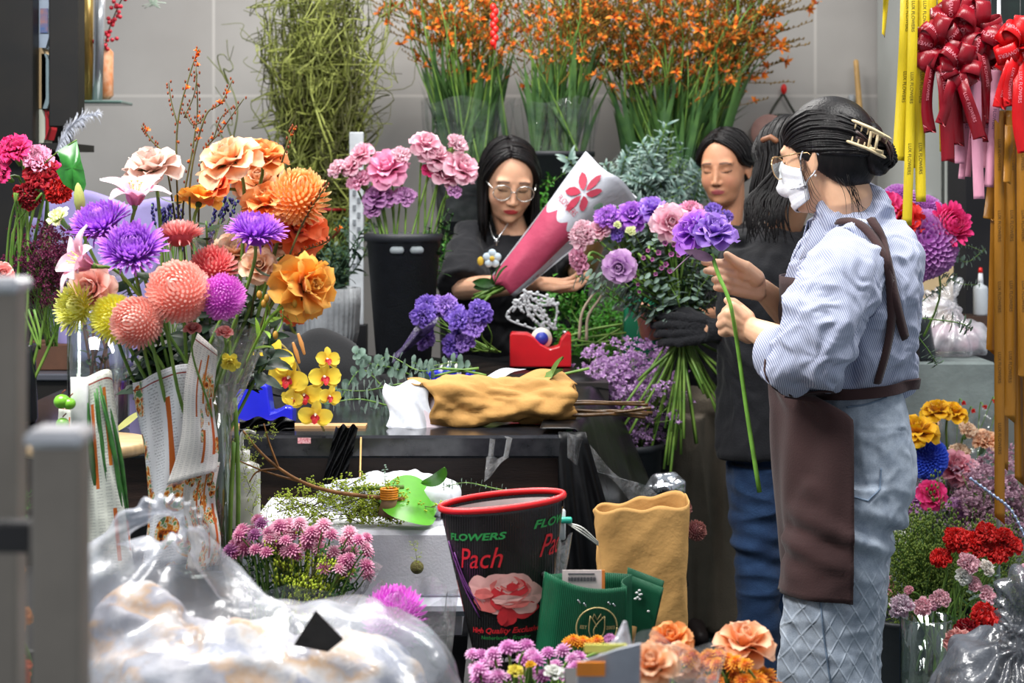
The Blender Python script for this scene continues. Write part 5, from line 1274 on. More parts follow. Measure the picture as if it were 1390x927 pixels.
# tape dispensers
def dispenser(x0,x1,yt,yb,Y,col,label,roll=True,z0=None,flip=1):
 W=(x1-x0)*Y/F;H=(yb-yt)*Y/F;c=P((x0+x1)/2,yb,Y);z0=c.z if z0 is None else z0;t=thing('tape_dispenser',label,'tape dispenser',(c.x,Y,z0));m_=mat('disp_'+col,col,.3,0,.5,.05,20,0,1,0,.3)
 pf=[(-.5,0),(.5,0),(.5,.95),(.42,1.),(.33,.78),(.30,.60),(.15,.52),(.0,.66),(-.12,.88),(-.22,.96),(-.47,.98),(-.5,.9)]
 if not roll:pf=[(-.5,0),(.5,0),(.5,.42),(.38,.46),(.22,.34),(.12,.30),(.06,.95),(.0,1.),(-.44,1.),(-.5,.95)]
 k=MB();prism(k,[(c.x+flip*a*W,z0+b*H)for a,b in(pf if flip>0 else pf[::-1])],Y-.035,Y+.035);o=k.build('body',m_,t,smooth=False);bv=o.modifiers.new('b','BEVEL');bv.width=.004;bv.segments=2
 if roll:
  q=V(c.x+flip*.02*W,Y,z0+H*.80);k=MB();k.tube([q+V(0,-.012,0),q+V(0,.012,0)],.030,24);k.build('tape_roll',mat('tape_white','d6d4c8',.35),t)
  k=MB();k.tube([q+V(0,-.016,0),q+V(0,.016,0)],.019,20);k.build('roll_core',mat('core_blue','2a3aa0',.4),t)
 k=MB();k.box((c.x+flip*.40*W,Y,z0+H*.99),(.012,.05,.004));k.build('cutter',mat('silver','c9ccd2'),t)
dispenser(692,775,443,490,5.05,'c81420','red tape dispenser with a roll standing on the black plastic',z0=ZB+.012)
dispenser(322,400,512,566,4.05,'1c24c8','blue tape dispenser on the counter left of the orchid',False,z0=ZT)
dispenser(573,645,497,522,4.60,'2026b8','blue tape dispenser behind the kraft wrapped bunch',z0=ZT+.02)
# kraft wrapped bunch lying on the counter
kraft=mat('kraft_paper','b98c50',.75,0,.25,.08,10,.5,22);kw_=thing('wrapped_bunch','bunch rolled in brown kraft paper lying on the counter, stems to the right','wrapped flowers',(P(660,0,4.02).x,4.02,ZT))
def kr(u,v):
 a=2*PI*v;x=568+212*u;r=.052-.008*u+.006*math.sin(u*9)+.008*math.sin(a*3+u*6)+.006*abs(math.sin(a*2.5-u*9))+.012*(abs(float(nz([x*.012,math.cos(a),math.sin(a)],2.2,3)))-.4)+.005*abs(float(nz([x*.03,math.cos(a)*2,math.sin(a)*2],2.2,8)));r*=(1 if u<.93 else 1-(u-.93)*3)
 c=P(x,0,4.02);z=ZT+.046+.012*u;return(c.x-.035*math.cos(a)*(1-u)+.006*math.sin(a*5),4.02+r*1.15*math.cos(a),max(ZT+.002,z+r*math.sin(a)))
surf('kraft_paper',kr,40,60,kraft,kw_,.001,cv=True)
surf('paper_liner',lambda u,v:P(524+62*u+5*math.sin(v*6),578-58*v+16*u*(1-v)+5*math.sin(u*8),4.0-.045+.09*v+.012*math.sin(u*7+v*5)),14,14,mat('paper_liner_grey','c6cad2',.8),kw_,.0006)
surf('paper_liner',lambda u,v:P(562+74*u-12*v*(1-u),588-60*v+8*math.sin(u*5)+10*u*v,3.96+.10*v*(1-.3*u)-.012*math.sin(u*6)),14,14,mat('paper_lilac','bfb2ba',.8),kw_,.0006)
surf('paper_liner',lambda u,v:P(644+70*u-(10*v),538-44*u*(.9)-22*v*(1-u)+4*math.sin(u*7),4.06+.06*v+.01*math.sin(u*9)),14,10,mat('paper_liner_grey','c6cad2',.8),kw_,.0006)
for i in range(9):
 y0=556+rnd.uniform(-12,14);k=MB();k.tube(spline([P(735,555,4.02),P(782,y0,4.0+rnd.uniform(-.03,.03)),P(835,y0+rnd.uniform(-3,3),4.02),P(870+rnd.uniform(-12,16),y0+rnd.uniform(-4,8),4.03+rnd.uniform(-.04,.04))],14),[.0042,.0038],7);k.build('stem',mat('stem_brown','5a3d1c',.3,0,.5,.3,60,col2='3a2810'),kw_)
for i in range(3):A=MB();A.grid(leaf_grid(.09,.045,.4)[0],M=TR(P(700+22*i,535-3*i,4.02),frame((.5-.4*i,-.3,.7))));A.build('leaf',mat('leaf_olive','5f7a34',.5),kw_)
# stems and sprigs lying behind it
for i,(x0,y0,x1,y1)in enumerate(((800,500,655,538),(650,500,585,512),(660,510,600,500),(655,520,592,525),(845,440,772,456),(850,452,770,464),(858,462,780,470),(842,446,790,480),(868,478,785,462))):
 Y=4.3 if y0>495 else 5.15;k=MB();q=[P(x0,y0,Y),P((x0+x1)/2,(y0+y1)/2-2,Y),P(x1,y1,Y)];k.tube(spline(q,8),.0035,6);tag(k.build('cut_stem',STEM()),'loose green stem lying '+('on the counter behind the kraft roll' if Y<5 else 'on the black plastic right of the red dispenser'),'cut stem','loose stems on the counter' if Y<5 else 'loose stems on the back table')
def eb(p0,p1,seed,label,small=False,rich=16,grp=None,spin=0,cat='foliage',m=None):
 p0,p1=Vector(p0),Vector(p1);L=(p1-p0).length;me=euc_branch(seed%6,1.,rich,small);o=bpy.data.objects.new('eucalyptus_branch',me);C.objects.link(o)
 o.matrix_world=TR(p0,frame(p1-p0)@Matrix.Rotation(spin,3,'Z'))@Matrix.Diagonal((L*1.35,L*1.35,L,1));return tag(o,label,cat,grp)
for i,(x0,y0,x1,y1)in enumerate(((600,545,440,555),(590,520,455,530),(600,500,500,492),(580,555,470,568),(600,530,520,560),(590,510,540,548),(640,498,560,488),(560,560,432,548),(570,535,462,515),(590,548,480,545),(560,510,470,500),(600,560,500,576))):
 eb(P(x0,y0,4.2+.05*i),P(x1,y1,4.15+.04*i),i,'eucalyptus branch lying on the counter behind the orchid and kraft roll',rich=14,grp='eucalyptus on the counter',spin=i)
 # black film and tape scraps on the counter's front edge
for i,(x0,x1,y0,y1,lab)in enumerate(((325,400,568,588,'crumpled black film on the counter left of the orchid'),(456,486,578,655,'twisted strip of black film hanging over the counter front'))):
 def fn(u,v,x0=x0,x1=x1,y0=y0,y1=y1):return P(x0+(x1-x0)*u+(-18*v if i else 0),y0+(y1-y0)*v+3*math.sin(u*14),(3.845 if i else 3.93)-.02*math.sin(u*11+v*6)**2-(.012 if i else 0))
 tag(surf('black_film',fn,24,16,blackp),lab,'plastic film')
tag(surf('tape_scrap',lambda u,v:P(404+18*u,594+8*v,3.838),3,3,mat('pink_check','e8c4c4',.5,0,.3,.2,300,col2='c05a6a')),'tiny pink checked tape scrap on the counter edge','tape')
k=MB();k.tube([P(488,690,3.60),P(490,594,3.83)],.0022,6);tag(k.build('bamboo_stick',mat('bamboo','c9a062',.5)),'thin bamboo stick leaning against the counter front','stick')
k=MB();k.box(P(395,581,3.98)+V(.02,0,.004),(.30,.05,.008));tag(k.build('cardboard_strip',mat('cardboard','b28a5c',.8),smooth=False),'flat cardboard strip lying on the counter under the orchid','cardboard')
# wrapped bouquet held by the woman in glasses
Yb=5.27
wb=thing('wrapped_bouquet','bouquet in white and pink printed paper with a red flower logo, held slanting','bouquet',P(682,395,Yb))
def wmat():
 t=NT('bouquet_paper');uv=t.new('Attribute',_attribute_name='uvp');sp=t.new('SeparateXYZ');t.link(uv.outputs['Vector'],sp.inputs[0]);x,y=sp.outputs['X'],sp.outputs['Y']
 def m_(op,a,b=None):
  n=t.new('Math',_operation=op)
  for i,q in enumerate((a,b)):
   if q is None:continue
   if hasattr(q,'links'):t.link(q,n.inputs[i])
   else:n.inputs[i].default_value=q
  return n.outputs[0]
 sc_=m_('MULTIPLY',m_('ABSOLUTE',m_('SINE',m_('MULTIPLY',x,13.))),.05)
 pink=m_('MULTIPLY',m_('LESS_THAN',y,m_('SUBTRACT',.60,sc_)),m_('LESS_THAN',x,.80));c=t.mix(pink,srgb('bcbfc9'),srgb('a8405c'))
 vo=t.new('TexVoronoi',Scale=1.);cb=t.new('CombineXYZ');t.link(m_('MULTIPLY',x,7.),cb.inputs[0]);t.link(m_('MULTIPLY',y,9.),cb.inputs[1]);t.link(cb.outputs[0],vo.inputs['Vector'])
 dots=m_('MULTIPLY',m_('LESS_THAN',vo.outputs['Distance'],.2),m_('GREATER_THAN',x,.86));c=t.mix(dots,c,srgb('a83a54'))
 return t.end(t.prin(c,.6,0,.3,t.bump(t.noise(14,4),.5,.01)))
def wbf(u,v):
 a=PI*(1-v)*1.0;L=Vector((665+130*u,378-170*u,0));Rr=Vector((700+165*u,402-134*u,0));
 if u>.85:Rr=Rr+(Vector((865,268,0))-Rr)*0
 c=L.lerp(Rr,.5-.5*math.cos(a)*-1 if False else v);th=(.03+.07*u)*math.sin(PI*v);p=P(c.x,c.y+3*math.sin(v*9+u*5),Yb);return(p.x,p.y-th+.004*math.sin(u*19+v*7),p.z)
o=sheet(wbf,30,30,wmat(),'wrapping_paper',wb,0.)
surf('wrapping_back',lambda u,v:(lambda L,R_:tuple(P(L[0]+(R_[0]-L[0])*v,L[1]+(R_[1]-L[1])*v,Yb+(.02+.08*u)*math.sin(PI*v))))((665+130*u,378-170*u),(700+165*u,402-134*u)),16,16,mat('paper_grey','c9ccd2',.7),wb,.0006)
pcol=mat('print_red','a3203e',.6);lg_=MB()
def wst(u0,v0,x,y):return tuple(Vector(wbf(u0+y*3.6,v0+x*5.2))+V(0,-.006,0))
for i in range(6):
 a=i*PI/3+.5;q=[(r*math.cos(a)-w*math.sin(a),r*math.sin(a)+w*math.cos(a))for r,w in((.006,0),(.014,.006),(.026,.0095),(.038,.007),(.046,0),(.038,-.007),(.026,-.0095),(.014,-.006))];lg_.add([wst(.80,.34,x,y)for x,y in q],[tuple(range(8))])
lg_.build('flower_logo',pcol,wb)
def text_mesh(s,size,font_shear=0.,bold=0.,spacing=1.0):
 cu=bpy.data.curves.new('txt','FONT');cu.body=s;cu.size=size;cu.align_x='CENTER';cu.align_y='CENTER';cu.shear=font_shear;cu.offset=bold;cu.resolution_u=3;cu.space_character=spacing
 o=bpy.data.objects.new('txt',cu);C.objects.link(o);bpy.context.view_layer.update();me=bpy.data.meshes.new_from_object(o.evaluated_get(bpy.context.evaluated_depsgraph_get()));bpy.data.objects.remove(o);bpy.data.curves.remove(cu)
 v=getv(me);f=[tuple(p.vertices)for p in me.polygons];bpy.data.meshes.remove(me);return v,f
def text_on(s,size,fn,name,m,parent,shear=0.,bold=0.,spacing=1.0):
 v,f=text_mesh(s,size,shear,bold,spacing);k=MB();k.add([fn(x,y)for x,y,_ in v],f);return k.build(name,m,parent,smooth=False)
def wtxt(s_,u0,v0,sz,m_):
 text_on(s_,sz,lambda x,y:tuple(Vector(wbf(u0+y*3.6,v0+x*5.2))+V(0,-.007,0)),'printed_name',m_,wb)
wtxt('FLOWERS',.665,.30,.017,pcol);pass
for i in range(9):
 k=MB();k.tube(spline([P(700,370,Yb),P(680+rnd.uniform(-6,6),388+rnd.uniform(-6,6),Yb+rnd.uniform(-.02,.02)),P(648+rnd.uniform(-8,8),408+rnd.uniform(-9,8),Yb+rnd.uniform(-.03,.03))],8),.004,6);k.build('stem',STEM(),wb)
for i in range(5):k=MB();k.grid(leaf_grid(.07,.03,.4)[0],M=TR(P(672,385,Yb-.03),frame((-1+.2*i,-.4,-.2+.25*i))));k.build('leaf',GREEN(),wb)
# pale wire wreath twigs and curly twigs behind the red dispenser
wt=mat('pale_twig','b8bcc0',.5,0,.4,.2,60)
for i in range(7):
 x0,y0=735+rnd.uniform(-8,20),448;pts=spline([P(x0,y0,5.2),P(x0+rnd.uniform(-45,20),420+rnd.uniform(-10,10),5.2),P(700+rnd.uniform(-8,70),400+rnd.uniform(-6,16),5.2),P(715+rnd.uniform(-25,40),415+rnd.uniform(-10,10),5.2)],22)
 k=MB();k.tube(pts,.0035,6)
 for q in pts[::2]:k.ell(Vector(q)+V(rnd.gauss(0,.004),0,.004),(.006,.005,.006),seg=6,rings=5)
 tag(k.build('white_twig',wt),'pale white budded twig curling up behind the red dispenser','twig','white twigs behind the red dispenser')
for i,pxs in enumerate((((786,460),(790,425),(805,400),(822,382)),((796,462),(798,430),(812,408),(818,398)))):
 k=MB();k.tube(spline([P(x,y,5.1)for x,y in pxs],14),[.005,.004,.003],7);tag(k.build('curly_twig',mat('tan_twig','a89a84',.6)),('longer' if i==0 else 'shorter')+' bare curling twig in front of the green bushes','twig')
 # ================================================================== BACK OF THE SHOP
def stand_copy(me_list,name,p0,p1,label,cat,grp,spin=None,wide=1.0):
 """a single-mesh stem, length 1 along +Z, set between two points"""
 p0,p1=Vector(p0),Vector(p1);L=(p1-p0).length;o=bpy.data.objects.new(name,me_list);C.objects.link(o)
 o.matrix_world=TR(p0,frame(p1-p0)@Matrix.Rotation(rnd.random()*6.28 if spin is None else spin,3,'Z'))@Matrix.Diagonal((L*wide,L*wide,L,1));return tag(o,label,cat,grp)
blk_box=mat('bench_black','17181b',.55,0,.4,.2,6)
bb=thing('back_bench','low black bench against the tiled wall carrying the tall buckets','bench',(0,6.3,0))
k=MB();k.box((-.05,6.3,.47),(2.5,.62,.04));k.build('bench_top',blk_box,bb,smooth=False)
for x in(-1.2,-.05,1.1):k=MB();k.box((x,6.3,.225),(.05,.55,.45));k.build('leg',blk_box,bb,smooth=False)
def tall_bucket(px0,px1,ytop,Y,zb,label,name='flower_bucket'):
 c=V(P((px0+px1)/2,0,Y).x,Y,zb);r=(px1-px0)/2*Y/F;h=P(0,ytop,Y).z-zb;k=MB()
 k.lathe([(r*.72,0),(r*.76,.006),(r*.96,h-.02),(r*1.03,h-.016),(r*1.03,h),(r*.95,h),(r*.92,h-.03),(r*.7,.03),(.002,.025)],c,40);return tag(k.build(name,_m['bucket_black']),label,'bucket'),c,r,h
tall_bucket(385,475,440,6.2,.49,'black bucket holding the curly willow bundle against the wall')
tall_bucket(590,680,235,6.25,.49,'tall black bucket of the left orange montbretia bunch')
tall_bucket(700,806,206,6.15,.49,'tall black bucket behind the wrapped bouquet')
tall_bucket(850,940,240,6.3,.49,'tall black bucket of the widest orange montbretia bunch')
# curly willow
@cache
def willow(seed):
 rr=random.Random(seed);mb=MB();pts=[(0,0,0)];x=y=0.
 for i in range(1,11):x=.035*math.sin(i*1.3+seed)+rr.gauss(0,.012);y=.035*math.cos(i*1.1+seed*2)+rr.gauss(0,.012);pts.append((x,y,i/10))
 m=spline(pts,50);mb.tube(m,[.0065,.004,.0016],5)
 for j in range(12):
  k=rr.randint(9,44);p=np.array(m[k]);a=rr.random()*6.28;w=rr.uniform(.05,.13);h=rr.uniform(.08,.22);q=[p]
  for i in range(1,7):t=i/6;q.append(p+np.array([math.cos(a+t*rr.uniform(1,4))*w*t**.7+.02*math.sin(t*9+j),math.sin(a+t*2)*w*t*.6,h*t+.03*math.sin(t*8+j)]))
  mb.tube(spline(q,22),[.003,.0018,.001],4)
 return mb
wmats=[mat('willow_green','6f7830',.55,0,.35,.3,8,col2='4a5020'),mat('willow_olive','464820',.6,0,.3,.3,8,col2='3a3a1c'),mat('willow_pale','98a052',.55,0,.35,.2,8)]
wme=[fin(willow(i),'willow_stem',wmats[i%3])for i in range(9)]
for i in range(125):
 x0=430+rnd.gauss(0,14);x1=436+rnd.gauss(0,38);Y=6.2+rnd.uniform(-.1,.1)
 stand_copy(wme[i%9],'willow_stem',P(x0,460,Y),P(x1,rnd.uniform(-70,95),Y+rnd.uniform(-.06,.06)),'olive green curly willow stem in the bundle against the wall','willow stem','curly willow stems in the bundle',wide=.95)
k=MB();k.tube([V(P(432,0,6.15).x+.125*math.cos(a),6.2+.13*math.sin(a),P(0,284,6.2).z)for a in np.linspace(0,2*PI,33)],.006,6);tag(k.build('red_band',mat('red_tape','b8202c',.4)),'red band tied round the willow bundle','band')
# montbretia bunches
@cache
def mont_stem(seed):
 rr=random.Random(seed);s=MB();b=MB();m=spline([(0,0,0),(rr.uniform(-.02,.02),0,.4),(rr.uniform(-.05,.05),rr.uniform(-.04,.04),.75),(rr.uniform(-.10,.10),rr.uniform(-.06,.06),1)],30);s.tube(m,[.005,.004,.002],5)
 for j in range(3):A,g=petal(rr.uniform(.4,.7),.035,(.02,.08,.35),.004,.02,.03,10,3,'point');s.grid(rotz(A,rr.random()*6.28),0,1)
 fl=MB()
 for j in range(6):
  k=rr.randint(15,27);p=np.array(m[k]);a=rr.random()*6.28;L=rr.uniform(.10,.22);q=spline([p,p+np.array([math.cos(a)*L*.45,math.sin(a)*L*.45,L*.35]),p+np.array([math.cos(a)*L*.9,math.sin(a)*L*.9,L*.75])],12);b.tube(q,.0018,4)
  for t in range(2,12):o=q[t]+np.array([rr.gauss(0,.004),rr.gauss(0,.004),.004]);b.ell(o,(.004,.004,.008),seg=5,rings=4)
  if rr.random()<.75:
   o=q[rr.randint(5,11)]
   for i in range(5):A,g=petal(.036,.016,(.3,.7,1.3),.002,0,.02,4,3,'point');fl.grid(rotz(A,i*1.257),g,M=TR(Vector(o),frame((rr.gauss(0,1),-.8,rr.uniform(-.2,1)))))
 return s,b,fl
blade=mat('blade_green','5a8040',.45,0,.4,.3,5,col2='24452a');brn=mat('bud_olive','8a6a24',.6,0,.3,.4,60,col2='5a4a1c');bright=pm('p_mont','f0601a','ffb040','ff8a24')
MS=[]
for i in range(8):
 s,b,fl=mont_stem(i);MS.append((fin(s,'stem',STEM(),blade),fin(b,'buds',brn),fin(fl,'blossoms',bright)))
def mont(p0,p1,i,label,grp,wide=1.0):
 p0,p1=Vector(p0),Vector(p1);L=(p1-p0).length;t=thing('montbretia',label,'flower stem',p0,grp);R_=frame(p1-p0)@Matrix.Rotation(rnd.random()*6.28,3,'Z')
 for nm,me in zip(('stem','buds','blossoms'),MS[i%8]):ins(me,nm,t,p0,R_,(L*wide,L*wide,L))
for i in range(52):mont(P(636+rnd.gauss(0,20),250,6.25+rnd.uniform(-.07,.07)),P(628+rnd.uniform(-85,70),rnd.uniform(-60,45),6.25+rnd.uniform(-.15,.15)),i,'orange-budded montbretia stem in the left bunch above the glasses woman','montbretia stems, left bunch')
for i in range(50):mont(P(753+rnd.gauss(0,22),235,6.15+rnd.uniform(-.07,.07)),P(762+rnd.uniform(-75,75),rnd.uniform(-60,60),6.15+rnd.uniform(-.15,.15)),i+3,'orange-flowering montbretia stem in the middle bunch in the black bucket','montbretia stems, middle bunch',1.1)
for i in range(95):mont(P(905+rnd.gauss(0,24),275,6.3+rnd.uniform(-.07,.07)),P(930+rnd.uniform(-130,128),rnd.uniform(-55,75),6.3+rnd.uniform(-.15,.15)),i+5,'orange montbretia stem in the wide fan over the eucalyptus','montbretia stems, right bunch',1.1)
for c,r_,lab in(((632,130),.125,'clear film sleeve round the left montbretia bunch'),((755,130),.12,'clear film sleeve round the middle montbretia bunch')):
 film_cone(P(c[0],c[1]+40,6.2),r_*1.25,.42,(0,0,1),lab,m=film_mat('film_back','dfe8e8',.03,.25,.08,9,.02,.25),seed=c[0]%7,bot=.62)
 # red chilli-like hanging charm
t=thing('hanging_charm','string of red charms hanging in front of the montbretia','ornament',P(671,0,5.9))
k=MB();k.tube([P(671,-60,5.9),P(671,12,5.9)],.001,4);k.build('string',mat('string_dark','222222'),t)
for i in range(9):k=MB();k.ell(P(671+(i%2)*3-1.5,10+i*6,5.9),(.011,.011,.014),seg=12,rings=8);k.build('bead',mat('charm_red','e01a14',.35),t)
k=MB();k.tube([P(671,58,5.9),P(672,68,5.9)],[.008,.002],8);k.build('tassel',mat('charm_red','e01a14',.35),t)
# silver eucalyptus mass
SIL=petal_mat('silver_leaf','3a564e','bcd2ca','6f8e86',.5,.15,.15)  # silvery leaf; tip colour also lifted to carry the highlights
@cache
def silver(seed):
 rr=random.Random(seed);mb=MB();m=spline([(0,0,0),(rr.uniform(-.1,.1),rr.uniform(-.1,.1),.5),(rr.uniform(-.2,.2),rr.uniform(-.2,.2),1)],22);mb.tube(m,[.010,.004],4,m=1)
 leaves_on(mb,m,26,.14,.035,seed,.2,1,1.0,0,'point',5,3,True,.3);return fin(mb,'silver_branch',SIL,STEM())
for i in range(62):
 a=rnd.uniform(.05,PI-.05);r=rnd.uniform(55,98);cx,cy=880,262
 stand_copy(silver(i%6),'silver_branch',P(880+rnd.uniform(-20,20),300+rnd.uniform(-12,12),5.95+rnd.uniform(-.1,.1)),P(cx+math.cos(a)*r,cy-math.sin(a)*r*rnd.uniform(.5,.95),5.95+rnd.uniform(-.22,.1)),'silvery eucalyptus branch in the dense heap behind the women','foliage','silvery branches behind the women',wide=1.5)
for i in range(26):stand_copy(silver(i%6),'silver_branch',P(870+rnd.uniform(-40,40),300,6.0),P(870+rnd.uniform(-75,80),260+rnd.uniform(-20,60),5.75+rnd.uniform(-.1,.1)),'silvery eucalyptus branch in the dense heap behind the women','foliage','silvery branches behind the women',wide=1.5)
tall_bucket(845,915,285,5.98,.49,'grey-black bucket hidden under the silvery eucalyptus')
# bright green leafy bushes
@cache
def leafy(seed,m_):
 rr=random.Random(seed);mb=MB();m=spline([(0,0,0),(rr.uniform(-.1,.1),rr.uniform(-.1,.1),.5),(rr.uniform(-.22,.22),rr.uniform(-.2,.2),1)],18);mb.tube(m,[.008,.003],4,m=1)
 for j in range(4):
  k=rr.randint(5,15);p=np.array(m[k]);a=rr.random()*6.28;q=spline([p,p+np.array([math.cos(a)*.12,math.sin(a)*.12,.10]),p+np.array([math.cos(a)*.22,math.sin(a)*.22,.16])],9);mb.tube(q,.003,4,m=1);leaves_on(mb,q,9,.09,.035,seed+j,.1,1,1.0)
 leaves_on(mb,m,22,.10,.04,seed,.15,1,1.0);return fin(mb,'leafy_branch',m_,STEM())
BG=mat('bright_leaf','4f9a2c',.45,0,.4,.25,30,col2='2f7020');MG=mat('mid_leaf','3f7a35',.5,0,.4,.25,30,col2='23502a')
def bush(n,base,tops,Y,m_,label,grp,j=.1):
 for i in range(n):b=base();e=tops();stand_copy(leafy(i%5,m_),'leafy_branch',P(b[0],b[1],Y+rnd.uniform(-j,j)),P(e[0],e[1],Y+rnd.uniform(-j,j)),label,'foliage',grp)
bush(34,lambda:(805+rnd.uniform(-35,40),505),lambda:(800+rnd.uniform(-75,70),385+rnd.uniform(-15,70)),5.45,BG,'bright green leafy branch in the bush behind the red dispenser','green branches behind the dispenser')
bush(8,lambda:(735,330),lambda:(728+rnd.uniform(-12,22),235+rnd.uniform(-15,60)),5.98,BG,'green leafy branch hanging by the tall black bucket','green branches by the tall bucket')
bush(9,lambda:(610+rnd.uniform(-6,8),420),lambda:(608+rnd.uniform(-10,14),330+rnd.uniform(-25,50)),5.98,BG,'green leafy branch between the black bucket and the glasses woman','green branches left of the glasses woman',.05)
bush(16,lambda:(470+rnd.uniform(-20,15),400),lambda:(465+rnd.uniform(-25,30),320+rnd.uniform(-30,50)),5.9,mat('deep_leaf','35503a'),'dark green branch behind the grey ribbed pot','dark branches behind the ribbed pot')
for x0 in(772,):k=MB();k.box(P(805,0,5.5)*1+V(0,0,P(0,540,5.5).z-P(805,0,5.5).z),(.26,.2,.1),bev=.01);
tag(quadbox('dark_crate',P(800,0,5.35).x,P(904,0,5.35).x,5.24,5.52,0,P(0,540,5.32).z,blk_box,None),'black crate under the emerald board','crate')
tag(quadbox('green_crate',P(745,0,5.5).x,P(862,0,5.5).x,5.57,5.85,0,P(0,500,5.6).z,mat('crate_green','2a4a34',.6),None),'dark green crate under the bright green bush','crate')
tag(quadbox('green_board',P(846,0,5.35).x,P(904,0,5.35).x,5.30,5.34,P(0,540,5.32).z,P(0,402,5.32).z,mat('emerald','0f6a4a',.6,0,.3,.1),None,.004),'emerald green board standing behind the bouquet stems','board')
# white slotted post
k=MB();k.box(P(484,310,5.7),(.045,.02,.62),bev=.002);t=k.build('slotted_post',mat('post_white','b4babf',.5),smooth=False);tag(t,'white slotted metal post left of the black bucket','post')
k=MB()
for i in range(11):k.box(P(481+(i%2)*6,262+i*10,5.688),(.010,.004,.018))
o=k.build('slots',mat('slot_dark','6c7278',.6),t,smooth=False);o['kind']='stuff'
tag(quadbox('post_plinth',P(470,0,5.7).x,P(498,0,5.7).x,5.66,5.74,0,P(484,310,5.7).z-.31,blk_box,None),'black plinth under the white slotted post','plinth')
# lilac statice
@cache
def statice(seed,m_,tiny=.035):
 rr=random.Random(seed);mb=MB();s=MB();m=spline([(0,0,0),(rr.uniform(-.05,.05),rr.uniform(-.05,.05),.5),(rr.uniform(-.1,.1),rr.uniform(-.1,.1),.8)],12);mb.tube(m,[.008,.004],4,m=1)
 for j in range(10):
  k=rr.randint(5,11);p=np.array(m[k]);a=rr.random()*6.28;w=rr.uniform(.08,.24);e=p+np.array([math.cos(a)*w,math.sin(a)*w,.2+rr.uniform(-.08,.1)]);mb.tube([p,e],.003,4,m=1)
  for i in range(11):
   o=e+np.array([rr.gauss(0,.045),rr.gauss(0,.045),rr.gauss(0,.03)])
   for q in range(5):A,g=petal(tiny,tiny*.8,(1.0,1.0,1.2),.002,0,.03,3,3,'round');mb.grid(rotz(A,q*1.257),g,M=TR(Vector(o),frame((rr.gauss(0,1),rr.gauss(0,1),1))))
 return fin(mb,'statice',m_,STEM())
STL=pm('p_statice','b080c0','ecd0f0','cfa2da');STP=pm('p_gyp','9a6a84','d8b4c4','b890a4')
sb,scn,_,_=tall_bucket(800,900,600,5.0,0,'black bucket on the floor full of lilac statice')
for i in range(30):
 x=rnd.uniform(800,900);y=478+rnd.uniform(0,105)+max(0,(850-x))*.15;stand_copy(statice(i%5,STL),'statice',P(850+rnd.uniform(-20,25),640,5.0),P(x,y,4.98+rnd.uniform(-.12,.1)),'lilac statice spray standing beside the black plastic','flower stem','lilac statice sprays')
 # things on the wall
t=thing('hanging_pan','round pink lid hanging on the wall behind the women','lid',P(1042,180,6.74))
k=MB();k.ell(P(1044,180,6.74),(.070,.014,.070),seg=40,rings=14);k.build('lid',mat('lid_pink','c99a90',.5),t)
t=thing('wire_hook','wire hanger with a red tip hooked on the wall above the women','hook',P(1062,150,6.76))
k=MB()
for q in(((1062,128),(1050,146),(1042,162)),((1064,128),(1074,146),(1084,162)),((1042,158),(1062,156),(1084,158))):k.tube(spline([P(x,y,6.76)for x,y in q],8),.005,6)
k.build('wire',mat('wire_grey','50524a',.3,.8),t);k=MB();k.ell(P(1064,121,6.76),(.012,.012,.020));k.build('red_tip',mat('charm_red','e01a14'),t)
k=MB();k.tube([P(1162,84,6.72),P(1169,175,6.70),V(P(1200,0,6.6).x,6.6,.01)],[.010,.012,.012],10,round_=True);tag(k.build('wooden_handle',mat('bamboo','c9a062')),'pale wooden broom handle leaning on the wall','handle')
k=MB();k.box(P(1156,134,6.77),(.022,.03,.030),bev=.004);tag(k.build('wall_hook',mat('post_white','d4d8dc')),'small white hook on the wall beside the wooden handle','hook')
for i,x in enumerate((1256,1298)):
 k=MB();c=P(x,276,6.27);prism(k,[(c.x-.022,c.z+.03),(c.x-.004,c.z-.035),(c.x+.010,c.z-.035),(c.x+.026,c.z+.03)],6.255,6.285);tag(k.build('label_holder',mat('post_white','d4d8dc'),smooth=False),('left' if not i else 'right')+' of two white wedge handles on the pale cabinet','handle')
mc=thing('metal_cabinet','pale grey metal cabinet with two doors at the right of the wall','cabinet',(P(1262,0,6.3).x,6.5,0))
k=MB();x0,x1=P(1225,0,6.3).x,P(1304,0,6.3).x;k.box(((x0+x1)/2,6.52,1.3),(x1-x0,.42,2.6));k.build('body',mat('cab_pale','b4b8b4',.5,0,.4,.04,4),mc,smooth=False)
xs=P(1279,0,6.3).x
for a,b in((x0,xs-.006),(xs+.006,x1-.01)):k=MB();k.box(((a+b)/2,6.295,1.3),(b-a,.03,2.56),bev=.003);k.build('door',mat('cab_pale','b4b8b4',.5,0,.4,.04,4),mc,smooth=False)
struct(quadbox('trim_1',P(1306,0,5.9).x,P(1346,0,5.9).x,5.85,6.1,0,3.4,mat('pillar_dark','1d1c20',.6,0,.3,.2,5)))
tag(quadbox('black_board',P(1312,0,5.0).x,P(1480,0,5.0).x,4.98,5.03,P(0,42,5.0).z,P(0,-160,5.0).z,mat('board_black','15191b',.6,0,.3,.3,12,0,1,col2='20302c'),None),'black board high up behind the red bows','board')
struct(quadbox('trim_2',P(1346,0,6.0).x,P(1480,0,6.0).x,5.95,6.3,0,3.4,mat('panel_mid','8d8f8a',.6,0,.3,.08,5)))
